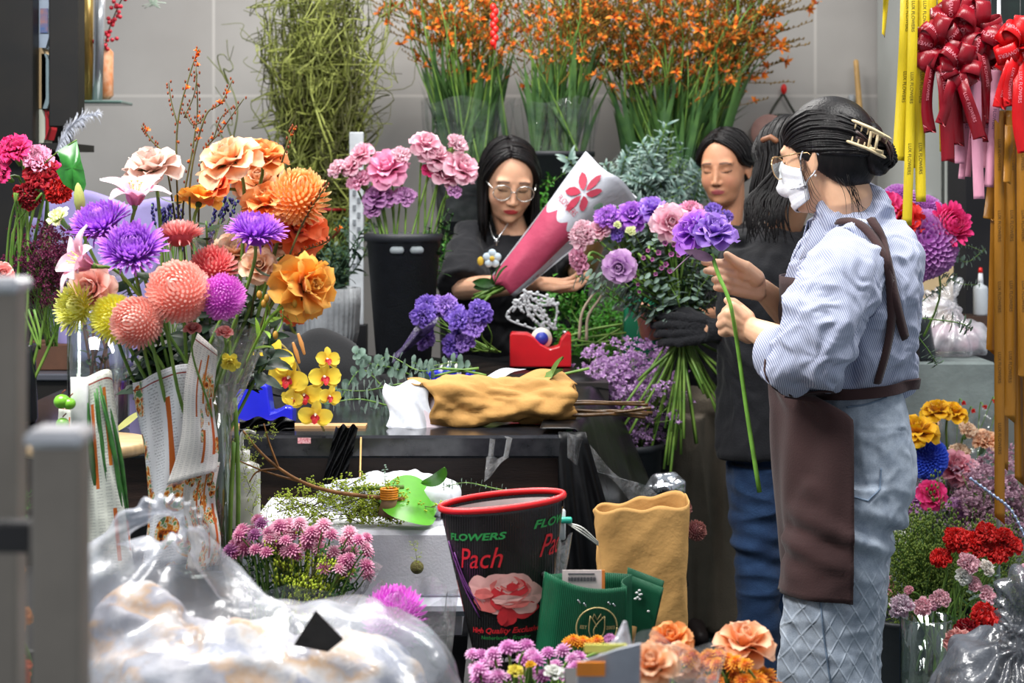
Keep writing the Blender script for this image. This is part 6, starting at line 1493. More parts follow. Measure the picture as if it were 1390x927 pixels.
# grey cabinet with bag, bottle, cardboard
gx0,gx1=P(1222,0,5.0).x,P(1352,0,5.0).x
tag(quadbox('grey_plinth',gx0,gx1,5.0,5.7,0,P(0,492,5.0).z,mat('cement','76807f',.75,0,.3,.15,8,.3,40),None,.006),'grey concrete-look block with the plastic bag on top','plinth')
GZ=P(0,492,5.0).z
tag(quadbox('cardboard_box',P(1232,0,5.5).x,P(1292,0,5.5).x,5.48,5.66,GZ,P(0,335,5.5).z,mat('carton','cdb58c',.8,0,.2,.06),None),'tall beige carton standing behind the plastic bag','box')
tag(quadbox('brown_shelf',P(1296,0,5.6).x,P(1346,0,5.6).x,5.5,5.62,GZ,P(0,428,5.55).z,mat('shelf_brown','4a3226',.6),None),'small brown block under the glue bottle','box')
def bottle(cx,base,w,h,Y,label,cap,bodym,z0=None,spout=None):
 c=V(P(cx,0,Y).x,Y,z0);t=thing('squeeze_bottle',label,'bottle',c);k=MB();r=w/2
 k.lathe([(r*.9,0),(r,.006),(r,h*.72),(r*.93,h*.79),(r*.5,h*.84),(r*.36,h*.86),(r*.36,h*.90),(.001,h*.90)],c,36);k.build('body',bodym,t)
 if spout:spout(t,c,r,h)
 return t
def glue(t,c,r,h):k=MB();k.lathe([(r*.38,h*.9),(r*.36,h*1.0),(.006,h*1.18)],c,16);k.build('nozzle',mat('mask_white','e9ebf0'),t);k=MB();k.lathe([(.008,h*1.17),(.005,h*1.3),(.001,h*1.31)],c,12);k.build('red_tip',mat('charm_red','e01a14'),t)
bottle(1331,0,.045,.115,5.54,'white glue bottle with a red tip beside the dark pillar',None,mat('glue_white','ccd2d8',.3,0,.5,.03),P(0,428,5.55).z,glue)
# knotted white bag with pale pink contents
bg=thing('plastic_bag','knotted white plastic bag of pale pink petals on the grey block','plastic bag',(P(1278,0,5.2).x,5.25,GZ))
k=MB();k.ell(P(1278,462,5.25),(.14,.13,.075),seg=40,rings=24);k.ell(P(1265,445,5.25),(.10,.10,.09),seg=30,rings=20);k.tube([P(1275,435,5.25),P(1283,412,5.25),P(1290,392,5.24),P(1296,386,5.24)],[.085,.03,.016,.022],20,round_=True);k.tube([P(1286,400,5.25),P(1275,398,5.24),P(1262,404,5.24)],[.02,.012,.016],12,round_=True)
me=remesh(k,.005,8,.5,'bag');c_=np.array(P(1287,405,5.25))
def bagd(v,n):q=v-c_;return .007*np.sin(np.arctan2(q[:,2]+.02,q[:,0])*17+4*nz(v,8))+folds(v,n,.008,14,1)
displace(me,bagd);v=getv(me);v[:,2]=np.maximum(v[:,2],GZ+.003);setv(me,v);me.materials.append(film_mat('bag_milky','eef0f6',.34,.6,.15,10,.01));link('bag',me,bg)
k=MB()
for i in range(26):k.ell(P(1278+rnd.uniform(-42,42),470+rnd.uniform(-24,8),5.25+rnd.uniform(-.05,.05)),(.035,.03,.024),seg=10,rings=8)
me=remesh(k,.01,2,.5,'petals');v=getv(me);v[:,2]=np.maximum(v[:,2],GZ+.01);setv(me,v);me.materials.append(mat('petal_pile','e6b8c8',.7,0,.3,.1,30));o=link('petal_pile',me,bg);o['kind']='stuff'
# ------------------------------------------------------------------ left shelf and what stands in it
ds=thing('shelf_unit','tall black shelf unit at the far left holding folders','shelf',(P(40,0,5.1).x,5.2,0));dk=mat('shelf_black','1a1714',.5,0,.35,.3,10,col2='0f0f10')
for(a,b,ya)in((-60,44,5.0),(66,106,5.02)):
 k=MB();x0,x1=P(a,0,ya).x,P(b,0,ya).x;zb=P(0,196 if b<60 else 172,ya).z;k.box(((x0+x1)/2,ya+.04,(zb+3.2)/2),(x1-x0,.08,3.2-zb),bev=.003);k.build('side_panel',dk,ds,smooth=False)
k=MB();k.box((P(15,0,5.3).x,5.32,2.3),(.36,.02,1.8));k.build('back_panel',dk,ds,smooth=False)
k=MB();k.box((P(20,0,5.2).x,5.15,P(0,200,5.1).z),(.42,.3,.02));k.build('shelf',dk,ds,smooth=False)
k=MB();k.box((P(10,0,5.3).x,5.2,P(0,210,5.1).z/2),(.30,.2,P(0,210,5.1).z));k.build('base',dk,ds,smooth=False)
def folder(x0,x1,y0,y1,col,label,r=.03):
 k=MB();a,b=P(x0,y1,5.1),P(x1,y0,5.1);pl=[(a.x,a.z),(b.x-r*.3,a.z),(b.x,a.z+r),(b.x,b.z-r),(b.x-r*.4,b.z),(a.x,b.z)];prism(k,pl,5.07,5.16);tag(k.build('folder',mat('fold_'+col,col,.6,0,.3,.05),smooth=False),label,'folder')
folder(43,70,-60,66,'b4c4d8','pale blue folder with a small picture, top of the black shelf')
folder(43,66,66,148,'bfa47c','tan folder below the pale blue one in the shelf');folder(60,72,74,148,'8fa4ac','grey-blue folder edge right of the tan folder')
folder(43,66,149,197,'d0d4c4','cream folder, lowest in the shelf');folder(65,70,150,190,'b8202c','thin red folder edge right of the cream folder')
k=MB();k.box(P(60,28,5.065),(.022,.004,.07));tag(k.build('picture_card',mat('card_blue','4a7ab8',.5,0,.3,.5,40,col2='c08a80'),smooth=False),'small blue picture card on the pale blue folder','card')
k=MB();k.box(P(138,140,5.5)+V(0,.0,0),(.16,.16,.010),bev=.003);gs=tag(k.build('glass_shelf',mat('shelf_glass','5a706a',.15,0,.6),smooth=False),'small dark glass shelf right of the black shelf unit','shelf')
k=MB();k.tube([P(116,136,5.5),P(116,-60,5.5)],.024,20);tag(k.build('paper_roll',mat('gold_roll','b89a52',.3,.5,.5,.3,20,.3,20,stretch=(1,1,.1))),'golden crinkled roll standing on the glass shelf','paper roll')
k=MB();k.tube([P(132,136,5.46),P(138,-60,5.44)],.016,16);tag(k.build('film_roll',mat('silver_roll','c0c4c8',.2,.6,.5,.3,30,.4,30,stretch=(1,1,.1))),'silvery film roll standing beside the golden one','film roll')
k=MB();k.box(P(142,100,5.52),(.050,.05,.16),bev=.012);tag(k.build('patterned_vase',mat('vase_peach','d8a888',.5,0,.3,.2,50,0,1,col2='c87a4a')),'peach patterned vase on the glass shelf','vase')
t=thing('artificial_sprig','red berry sprig sticking up from the glass shelf','sprig',P(142,66,5.5));k=MB();q=spline([P(142,66,5.5),P(148,40,5.5),P(160,10,5.48),P(172,-14,5.46)],14);k.tube(q,.002,5);k.build('stem',_m['stem_brown'],t);k=MB()
for i in range(44):p=Vector(q[rnd.randint(1,13)]);k.ell(p+V(rnd.gauss(0,.012),rnd.gauss(0,.01),rnd.gauss(0,.012)),.007,seg=7,rings=5)
k.build('berries',mat('berry_red','c41c34',.4),t)
# lavender wrapping paper, feathers, lower cabinet
lc=thing('low_cabinet','dark low cabinet behind the left vases','cabinet',(P(60,0,4.95).x,5.0,0))
k=MB();x0,x1=P(-60,0,4.85).x,P(188,0,4.85).x;k.box(((x0+x1)/2,5.02,.43),(x1-x0,.30,.86),bev=.004);k.build('body',dk,lc,smooth=False)
k=MB();k.box(((x0+x1)/2,5.02,.87),(x1-x0+.03,.34,.02),bev=.004);k.build('top',mat('cab_top','4a4c54',.3),lc,smooth=False)
tag(quadbox('brown_box',P(30,0,4.95).x,P(100,0,4.95).x,4.93,5.08,.88,.88+.075,mat('box_brown','5a3a28',.6),None,.004),'low brown box on the dark cabinet at left','box')
lav=mat('lavender_paper','9a90c4',.75,0,.25,.08,6,.3,14)
for i,(x0,y0,w,h,sd_)in enumerate(((138,330,50,110,1),(100,360,40,120,2))):
 c=P(x0,y0+40,4.9);
 def lf(u,v,c=c,w=w,h=h,sd_=sd_):a=PI*(.05+.9*v);r=(.05+(.02+w*.0009)*u)*(1+.18*math.sin(a*5+sd_)*u);return(c.x-math.cos(a)*r*1.5,5.02-.08*math.sin(a),.885+(c.z-.885)*0+.44*u*(1+.09*math.sin(v*7+sd_*2))+i*.02)
 tag(surf('wrapping_cone',lf,20,40,lav,None,.001),('right' if i==0 else 'left')+' lavender paper wrap standing behind the lilies','wrapping paper')
t=thing('feather','white fluffy feather plume curving up behind the green leaf','feather',P(78,200,4.96));q=spline([P(76,205,4.96),P(88,182,4.96),(P(108,162,4.96)),P(132,154,4.96)],40);k=MB();k.tube(q,.0015,4)
for i,p in enumerate(q):
 for s in(-1,1):
  for j in range(2):e=Vector(p)+V(.01+.01*rnd.random(),rnd.gauss(0,.01),s*.045*(1-i/48)+rnd.gauss(0,.006));k.tube([p,Vector(p).lerp(e,.5)+V(.004,0,0),e],[.0012,.0008,.0003],4)
k.build('plume',mat('feather_white','d8dce8',.8),t)
# hanging pale moss at the top
t=MB();
for i in range(14):t.tube(spline([P(208,-20,5.5),P(208+rnd.uniform(-6,6),0,5.5),P(208+rnd.uniform(-16,20),8+rnd.uniform(-4,6),5.5)],8),.0012,4)
tag(t.build('air_plant',mat('moss_pale','9fb0a0',.7)),'pale wispy air plant hanging at the top edge of the wall','plant')
# ================================================================== RIBBONS (hung from a rail above)
RY=3.98
k=MB();k.tube([P(1170,-38,RY+.05),P(1470,-38,RY+.05)],.012,12);tag(k.build('hanging_rail',mat('silver','c9ccd2')),'metal rail above the picture from which the ribbons hang','rail')
def rib_mat(name,col,sat=.35,col2=None):
 return mat(name,col,sat,0,.45,.08,30,.10,300,0,0,(1,1,.15),col2)
YR=rib_mat('ribbon_yellow','ccb41c');RR=rib_mat('ribbon_crimson','82081a',.28);BR=rib_mat('ribbon_red','c80c12',.3);PR=rib_mat('ribbon_pink','d894ac');GR=rib_mat('ribbon_gold','a06a14',.35)
tdark=mat('print_dark','4a4208',.6);twhite=mat('print_rose','e88a98',.5);tblue=mat('print_blue','6a4a68',.6);tgold=mat('print_gold','5a3c0c',.6)
def ribbon(path,w,m,name,label,cat='ribbon',group=None,parent=None,twist=(0,0),text=None,tm=None,n=40,cut='flat',nrm=(0,-1,0),tsize=.0108,tpos=None):
 pts=np.array(spline(path,n));T_=np.gradient(pts,axis=0);T_/=np.linalg.norm(T_,axis=1,keepdims=True)+1e-9;fr=[];N0=np.array(nrm,float)
 for i in range(n):
  N0=N0-T_[i]*N0.dot(T_[i]);N0/=np.linalg.norm(N0)+1e-9;a=twist[0]+(twist[1]-twist[0])*i/(n-1);L=np.cross(T_[i],N0);fr.append((L*math.cos(a)+N0*math.sin(a),N0*math.cos(a)-L*math.sin(a)))
 cum=np.concatenate([[0],np.cumsum(np.linalg.norm(np.diff(pts,axis=0),axis=1))])
 def at(s,x,off=0.):
  i=np.interp(s,cum,np.arange(n));k_=min(int(i),n-2);f=i-k_;p=pts[k_]*(1-f)+pts[k_+1]*f;L=fr[k_][0]*(1-f)+fr[k_+1][0]*f;N_=fr[k_][1]*(1-f)+fr[k_+1][1]*f;return p+L*x+N_*off
 A=[[at(cum[i]-(w*.8*(j/2)if cut=='slant' and i==n-1 else 0)+(0),w/2*(j-1))for j in range(3)]for i in range(n)]
 k=MB();k.grid(np.array(A));o=k.build(name,m,parent);s=o.modifiers.new('s','SOLIDIFY');s.thickness=.0006;s.offset=0
 if label:tag(o,label,cat,group)
 if text:
  tot=cum[-1];sps=tpos if tpos is not None else np.arange(.10,tot-.04,.16)
  for s0 in sps:
   if s0+.05>tot:continue
   text_on(text,tsize,lambda x,y:tuple(at(s0+x,-y,.0011)),'printed_text',tm,o)
 return o
def hang(x0,x1,y1,w,m,lab,text=True,tm=None,y0=-38,dY=0.,bow=0.,grp=None,tw=(0,0),cut='flat',name='ribbon',x_mid=None):
 Y=RY+dY;xm=x_mid if x_mid is not None else(x0+x1)/2+bow
 return ribbon([P(x0,y0,Y),P((x0*2+xm)/3,y0+(y1-y0)*.3,Y-.01),P(xm,y0+(y1-y0)*.62,Y+.008),P(x1,y1,Y)],w/F*Y,m,name,lab,group=grp,twist=tw,text='LUX FLOWERS' if text else None,tm=tm,cut=cut)
hang(1204,1199,50,9,YR,'short curled yellow ribbon end at the far left of the ribbons',False,cut='slant',tw=(0,.9))
hang(1233,1221,218,20,YR,'yellow ribbon furthest left, ending behind the hair clip',True,tdark)
hang(1240,1231,306,13,YR,'longest yellow ribbon reaching down to the red flowers',True,tdark,dY=-.02)
hang(1250,1240,228,15,YR,'yellow ribbon in shade just right of the longest one',False,dY=.02,tw=(.4,.2));hang(1256,1250,274,14,YR,'yellow ribbon with dark lettering ending beside the cabinet handle',True,tdark,dY=-.01,x_mid=1249)
hang(1266,1246,205,13,YR,'yellow ribbon curving inward behind the crimson bow',False,dY=.05,x_mid=1258);hang(1276,1280,206,9,YR,'narrow yellow ribbon seen through the crimson tails',False,dY=.06)
def bow(cx,cy,Y,R_,m,label,nl=9,seed=0,w=.030,tails=(),tm=None,name='ribbon_bow'):
 rr=random.Random(seed);c=P(cx,cy,Y);t=thing(name,label,'ribbon bow',c)
 for i in range(nl):
  a=i*2*PI/nl+rr.uniform(-.3,.3);dz=rr.uniform(-.5,.5);d=V(math.cos(a),-.25+dz*.6,math.sin(a)).normalized();s=(V(rr.uniform(-.3,.3),-1,rr.uniform(-.3,.5))+d.cross(V(0,-1,.3)).normalized()*rr.uniform(-.6,.6)).normalized();s=(s-d*s.dot(d)).normalized();L=R_*rr.uniform(.95,1.35);w_=w*1.25
  q=[c,c+d*L*.5+s*L*.30,c+d*L+s*L*.12,c+d*L*.97-s*L*.15,c+d*L*.5-s*L*.22,c]
  ribbon(q,w_,m,'loop',None,parent=t,n=26,nrm=tuple(s),text='LUX FLOWERS' if i%2 else None,tm=tm,tpos=[L*.55],tsize=.013)
 for(x0,x1,x2,y2,tw)in tails:
  ribbon([c,P((x0),cy+(y2-cy)*.35,Y-.03),P(x1,cy+(y2-cy)*.7,Y-.025),P(x2,y2,Y-.02)],w*1.0,m,'tail',None,parent=t,twist=(tw,tw*.3),text='LUX FLOWERS',tm=tm,cut='slant')
 k=MB();k.tube([P(cx,-38,RY+.05),c],.0012,5);k.build('string',mat('string_dark','222222'),t)
 return t
bow(1272,62,RY+.0,.052,RR,'crimson bow hanging lowest left of the red bows',10,1,.030,[(1262,1258,1263,182,.7),(1282,1285,1287,222,.1)],twhite)
bow(1292,35,RY+.03,.058,RR,'crimson bow in the middle with shiny loops',11,2,.032,[(1296,1297,1300,200,.1),(1300,1306,1312,170,-.5)],twhite)
bow(1325,42,RY+.02,.052,RR,'crimson bow right of the middle, hung by a string',10,3,.030,[(1318,1330,1325,192,-.4),(1336,1342,1345,170,.6),(1308,1318,1334,196,-.2)],twhite)
bow(1300,92,RY-.02,.045,RR,'crimson bow at the front under the shiny middle bow',9,4,.028,[(1290,1284,1276,170,.5),(1310,1322,1330,190,-.8)],twhite)
bow(1345,85,RY+.05,.045,RR,'dark crimson bow tucked behind the bright red one',9,5,.028,[(1345,1350,1340,160,.4)],twhite)
bow(1385,62,RY-.03,.055,BR,'bright red bow at the right edge of the picture',9,6,.032,[(1372,1362,1356,148,.3),(1385,1384,1392,210,-.2),(1376,1370,1372,146,.6)],twhite)
for i,(x0,x1,y1,w,dY,lab,tx)in enumerate(((1302,1303,222,14,.02,'pink ribbon tail furthest left under the crimson bows',0),(1316,1305,243,9,.03,'narrow folded pink ribbon left of the longest pink one',1),(1324,1329,270,15,-.01,'longest pink ribbon, straight, in the middle',0),(1340,1340,228,18,.03,'wide pale pink ribbon behind the crimson tails',1),(1352,1342,254,13,.0,'pink ribbon with lettering, slanting to the left',1),(1384,1374,203,13,.01,'pink ribbon below the bright red bow',1),(1392,1388,200,10,.03,'pink ribbon at the right edge',0),(1318,1314,240,8,.05,'thin pink ribbon hidden behind the longest one',0))):
 hang(x0,x1,y1,w,PR,lab,bool(tx),tblue,y0=95,dY=dY,cut='flat')
for i,(x0,x1,y1,w,dY,y0,lab)in enumerate(((1352,1342,300,16,.03,200,'short gold ribbon end at the left of the gold ribbons'),(1352,1344,482,12,.05,210,'gold ribbon ending beside the plastic bag'),(1356,1357,712,14,.0,150,'longest gold ribbon reaching down among the pink gypsophila'),(1364,1363,640,12,.03,150,'gold ribbon just right of the longest one'),(1374,1370,575,16,.01,150,'gold ribbon in the middle of the gold group'),(1380,1384,660,14,.04,150,'gold ribbon with a slanting end, second from the right edge'),(1388,1390,520,16,.0,150,'broad gold ribbon at the right edge of the picture'),(1370,1367,250,12,-.02,170,'short twisted gold ribbon under the bright red bow'),(1394,1398,690,16,.03,150,'gold ribbon half out of the picture on the right'))):
 hang(x0,x1,y1,w,GR,lab,i in(2,4,6),tgold,y0=y0,dY=dY,tw=(.3*(i%3-1),.2*(i%2)),cut='slant')
k=MB();k.tube([P(1356,-40,RY+.07),V(P(1355,0,RY+.07).x,RY+.07,0)],.0045,8);tag(k.build('white_pole',mat('pole_white','b8bcc0',.35)),'thin pale pole behind the gold ribbons','pole')
# ================================================================== BIG HELD BOUQUET
BY=4.90;bind=P(925,442,BY+.0)
ends=[(842,618),(856,600),(870,612),(884,628),(905,690),(918,640),(932,600),(946,575),(958,566),(972,600),(1000,600),(990,560),(865,565),(880,560),(1008,528),(1000,540),(940,600),(912,590),(900,600),(926,676)]
_ei=[0]
def bend_():
 e=ends[_ei[0]%len(ends)];_ei[0]+=1;return P(925+(e[0]-925)*1.08+rnd.uniform(-8,8),e[1]+rnd.uniform(-60,6),BY+rnd.uniform(-.08,.10))
def HB(name,bloom,px,py,dia,d,label,dY=0.,**kw):
 Y=BY+dY;b_=bind+V(rnd.uniform(-.016,.016),rnd.uniform(-.016,.016),0);return flower(name,bloom,P(px,py,Y),d,dia/2*Y/F*1.12,bend_(),label,via=b_,sr=.0036,**kw)
HB('carnation',ruffle(LPINK,5,40,.1),797,322,44,(-.7,-.7,.3),'pale pink ruffled bloom at the far left of the held bouquet, upper one',-.05)
HB('carnation',ruffle(PINK,6,40,.1),793,352,38,(-.8,-.6,-.1),'pink ruffled bloom below the pale pink one at the bouquet left',-.05)
HB('rose',rose(LPINK,1.,.5,41,.04),815,312,26,(-.4,-.9,.5),'small white and pink petals beside the pale pink bloom')
HB('rose',rose(MLAV,1.,.45,42),842,362,38,(-.25,-1,-.1),'lavender rose hanging low at the front of the held bouquet',-.14)
HB('lisianthus',ruffle(PURPLE,7,30,.08),828,300,40,(-.3,-.8,.6),'violet bloom at upper left of the held bouquet');HB('lisianthus',rose(PURPLE,1.,.6,43,.07),858,295,38,(-.1,-.8,.6),'bright violet bloom beside the eucalyptus tip of the bouquet')
HB('lisianthus',rose(LILAC,1.,.6,44,.07),885,286,36,(.1,-.6,.9),'light violet bloom peeking out at the top of the bouquet');HB('rose',rose(LPINK,1.,.5,45,.05),910,304,44,(.1,-1,.3),'blush white rose in the upper middle of the bouquet',-.08)
HB('carnation',ruffle(PINK,8,40,.1),938,290,32,(.1,-.7,.8),'small pink carnation right of the blush white rose');HB('stock_flower',ruffle(VIOLET,2,26,.1),966,290,28,(.4,-.7,.7),'violet stock bloom at the upper right of the bouquet')
HB('stock_flower',ruffle(VIOLET,3,26,.1),985,296,20,(.5,-.7,.5),'small violet bloom at the right tip of the bouquet');HB('lisianthus',rose(PURPLE,1.,.5,46,.07),925,292,26,(0,-.8,.8),'deep violet petals between the white rose and the pink carnation',.05)
HB('lisianthus',ruffle(VIOLET,9,26,.09),840,318,26,(-.3,-.8,.3),'dark violet bloom in the shade under the left violet one',.0);HB('anemone',ruffle(pm('p_lime','c8dc60','eef2c0'),4,20,.08),856,315,16,(0,-1,.5),'small lime green bud in the middle left of the bouquet',-.06)
HB('anemone',ruffle(pm('p_lime','c8dc60','eef2c0'),5,20,.08),838,306,12,(0,-1,.5),'tiny lime green bud behind the lavender rose',-.04)
wax=cupflower(pm('p_wax','8a3a78','d48ac0','b860a4'))
for i,(x,y,d)in enumerate(((903,330,12),(893,343,12),(911,345,12),(921,346,11),(903,359,12),(898,364,10),(909,368,11),(862,375,9),(866,386,8),(873,350,10),(885,352,9),(914,332,11),(924,334,9),(880,340,9),(868,396,8),(890,372,9))):
 HB('waxflower',wax,x,y,d,(rnd.uniform(-.3,.3),-1,.1),'small dark-centred pink wax flower in the middle of the held bouquet',-.10,group='wax flowers in the held bouquet')
for i,(x,y,s_)in enumerate(((778,380,1),(800,372,1),(870,268,1),(876,300,0),(828,338,1),(850,330,1),(870,350,0),(890,320,0),(850,395,0),(880,400,0),(905,390,0),(930,380,0),(950,390,0),(965,375,0),(985,360,0),(835,400,1),(860,420,0),(895,300,0),(940,330,0),(960,340,0),(990,320,0),(800,285,0),(812,300,0),(1000,345,0),(985,400,0),(870,375,0),(900,400,0),(920,345,0),(905,290,0),(935,350,1),(880,330,1))):
 eb(bind+V(rnd.uniform(-.01,.01),0,-.02),P(x,y,BY-.02+rnd.uniform(-.08,.12)),i,'eucalyptus branch of the big bouquet held in the black glove',rich=16 if s_ else 12,grp='eucalyptus in the held bouquet',spin=i*1.3)
for i in range(10):eb(bind+V(0,0,-.02),P(900+rnd.uniform(-60,70),330+rnd.uniform(-20,70),BY+.12),i,'eucalyptus branch of the big bouquet held in the black glove',True,16,'eucalyptus in the held bouquet',i)
DL=mat('dark_leaf','2c4a30');
for i in range(16):stand_copy(leafy(i%5,DL),'leafy_branch',bind,P(925+rnd.uniform(-85,65),340+rnd.uniform(-20,60),BY+.06),'dark leafy branch filling the big held bouquet','foliage','dark leafy branches in the held bouquet')
for e in ends[::2]:
 k=MB();k.tube(spline([bind+V(rnd.uniform(-.014,.014),rnd.uniform(-.014,.014),.05),bind+V(rnd.uniform(-.014,.014),rnd.uniform(-.014,.014),-.01),P(e[0]+rnd.uniform(-9,9),e[1]+rnd.uniform(-30,6),BY+rnd.uniform(-.08,.08))],12),[.0034,.0040],7);tag(k.build('cut_stem',STEM()),'bare green stem fanning out below the black glove','cut stem','stems below the black glove')
 # the single purple bloom the masked woman holds
Yf=3.60;st_=thing('lisianthus','single large purple flower on a long green stem held by the masked woman','flower',P(1031,668,Yf))
k=MB();k.tube(spline([P(966,345,Yf),P(975,372,Yf-.012),P(987,400,Yf-.028),P(994,425,Yf-.030),P(1002,475,Yf),P(1014,560,Yf),P(1031,668,Yf)],30),[.0042,.0040,.0050],10);k.build('stem',mat('stem_bright','6da03c',.4,0,.4,.2,30),st_)
ins(rose(LILAC,1.,.55,51,.08),'bloom',st_,P(968,318,Yf),frame((.15,-.55,.75)),.044);ins(rose(PURPLE,1.,.7,52,.09),'bloom',st_,P(942,314,Yf+.03),frame((-.65,-.6,.45)),.042)
for a,b,w in(((968,352),(930,340),.020),((940,345),(912,368),.022)):l=MB();d=P(*b,Yf)-P(*a,Yf);l.grid(leaf_grid(d.length,w,.1)[0],M=TR(P(*a,Yf-.01),frame(d)@Matrix.Rotation(-.5,3,'Y')));l.build('leaf',mat('leaf_purplish','6a5068',.6,0,.3,.2,40),st_)
# ================================================================== RIGHT: flowers behind the masked woman
vz=V(P(1240,0,5.2).x+.0,5.12,GZ)
def RF(name,bloom,px,py,Y,dia,d,label,ft=None,**kw):kw.setdefault('sr',.003);return flower(name,bloom,P(px,py,Y),d,dia/2*Y/F*1.12,ft or V(P(1244+rnd.uniform(-4,4),0,5.08).x,5.08,GZ+.03),label,**kw)
vt=thing('dark_vase','dark vase mostly hidden behind the masked woman and the plastic bag','vase',V(P(1244,0,5.08).x,5.08,GZ));k=MB();c=V(P(1244,0,5.08).x,5.08,GZ);k.lathe([(.05,0),(.055,.01),(.042,.10),(.046,.12),(.04,.12),(.04,.02),(.001,.015)],c,30);k.build('vase',mat('vase_dark','22262a',.2),vt)
RF('peony',rose(HOT,1.,.5,61,.05),1203,286,4.6,44,(-.4,-.8,.5),'hot pink bloom nearest the masked woman\'s collar');RF('peony',rose(RED,1.,.5,62,.05),1224,304,4.58,50,(0,-.9,.3),'crimson bloom under the tip of the long yellow ribbon')
RF('hydrangea',ball(HYDR,520,.80,.20,.19,2.5,.4,63,1.,1.6,'round'),1252,332,4.62,96,(0,-1,.2),'large mauve hydrangea in the middle of the group');RF('hydrangea',ball(HYDR,520,.80,.20,.19,2.5,.4,64,1.,1.6,'round'),1220,276,4.68,52,(-.1,-.6,.8),'lighter mauve hydrangea at the top left of the group')
RF('hydrangea',ball(HYDR,520,.80,.20,.19,2.5,.4,65,1.,1.6,'round'),1243,362,4.6,46,(0,-.9,-.3),'small mauve hydrangea cluster hanging lowest');RF('hydrangea',ball(HYDR,520,.80,.20,.19,2.5,.4,66,1.,1.6,'round'),1256,290,4.7,50,(.1,-.7,.6),'mauve hydrangea behind the long yellow ribbon')
RF('dahlia',shaggy(HOT,60,67,.8,.36),1286,308,4.6,62,(.35,-.85,.4),'hot pink pointed-petal bloom at the right of the group')
for i,(x0,y0,x1,y1,sm)in enumerate(((1262,350,1336,345,0),(1264,360,1325,392,0),(1262,345,1330,330,1),(1225,330,1215,270,0),(1262,370,1280,300,0),(1240,420,1300,372,1))):eb(P(x0,y0,4.66),P(x1,y1,4.6),i+2,'dark eucalyptus sprig spreading round the mauve hydrangea',bool(sm),14,'eucalyptus round the hydrangea',i)
DK=petal_mat('dark_euc','24402e','3a5c44',None,.5,.1)
@cache
def dkeuc(seed):return euc_branch.__wrapped__(seed)if False else None
for i,(q,sd_)in enumerate((((P(1218,400,3.95),P(1235,440,3.93),P(1262,478,3.92),P(1272,496,3.92)),1),((P(1216,430,3.95),P(1250,432,3.94),P(1300,438,3.93),P(1318,446,3.93)),2),((P(1210,440,3.95),P(1218,420,3.95),P(1230,405,3.94),P(1236,395,3.94)),3))):
 k=MB();q=spline(q,20);k.tube(q,[.002,.001],5,m=1);leaves_on(k,q,13,.026,.022,sd_,.05,1,1.3,0,'round',5,4,True,.3)
 tag(k.build('eucalyptus_sprig',[DK,STEM()]),('dark sprig drooping to the lowest point in front of the plastic bag','dark sprig reaching level to the right across the plastic bag','short dark sprig pointing up behind the woman\'s back')[i],'foliage')
 # ================================================================== RIGHT BOTTOM: buckets of flowers
RB=V(P(1258,0,3.95).x,3.98,0)
def bucket_floor(px,Y,r,h,label,m_,name='flower_bucket'):
 c=V(P(px,0,Y).x,Y,0);k=MB();k.lathe([(r*.75,0),(r*.78,.006),(r*.97,h-.012),(r*1.04,h-.008),(r*1.04,h),(r*.95,h),(r*.72,.03),(.002,.025)],c,40);return tag(k.build(name,m_),label,'bucket'),c
b1,c1=bucket_floor(1225,4.25,.085,.36,'black bucket on the floor under the red carnations, left one',_m['bucket_black'])
b2,c2=bucket_floor(1330,4.45,.13,.42,'black bucket on the floor behind the clear vase at right',_m['bucket_black'])
b3,c3=bucket_floor(1290,4.95,.13,.50,'black bucket on the floor holding the yellow and blue flowers',_m['bucket_black'])
t,cv,rv,hv=vase('glass_vase',1222,1292,838,1040,3.90,'tall clear glass vase with carnations on the floor at right',water_mat('green_water','8a9a80',.15),.6)
def BFt(c,r=.05,z=.06):return c+V(rnd.uniform(-r,r),rnd.uniform(-r,r),z)
def R2(name,bloom,px,py,Y,dia,d,label,c=None,**kw):return flower(name,bloom,P(px,py,Y),d,dia/2*Y/F*1.12,BFt(c if c is not None else c3),label,**kw)
R2('ranunculus',rose(GYEL,1.,.9,70,.06),1245,588,4.55,48,(-.05,-.45,1),'golden yellow ranunculus, the largest yellow bloom at right');R2('ranunculus',rose(GYEL,1.,.8,71,.05),1272,560,4.7,36,(-.1,-.4,1),'yellow ranunculus, left of the pair higher up');R2('ranunculus',rose(GYEL,1.,.8,72,.05),1293,562,4.72,32,(.2,-.4,1),'yellow ranunculus, right of the pair higher up')
R2('hydrangea',ball(BLUE,520,.80,.20,.19,2.5,.4,73,1.,1.6,'round'),1258,622,4.6,58,(0,-.8,.5),'vivid blue hydrangea below the yellow ranunculus');
R2('rose',rose(ROSEP,1.,.6,74,.06),1296,638,4.65,46,(.1,-.6,.8),'large rose pink rose right of the blue hydrangea',leaves=1);R2('rose',rose(HOT,1.,.3,75,.04),1264,672,4.5,34,(0,-.9,.4),'magenta rose under the large pink rose');R2('rose',rose(MAUVE,1.,.5,76,.05),1242,678,4.55,28,(-.2,-.8,.5),'mauve rose left of the magenta one')
R2('carnation',ruffle(PACH,1,34,.09),1222,612,4.85,34,(-.3,-.7,.6),'peach bloom right behind the masked woman\'s jeans');R2('carnation',ruffle(WHITEP,2,34,.09),1228,645,4.8,32,(-.3,-.7,.5),'white bloom below the peach one beside the jeans');R2('carnation',ruffle(PACH,3,34,.09),1312,588,4.85,28,(.1,-.6,.8),'small coral peach bloom in front of the grey block')
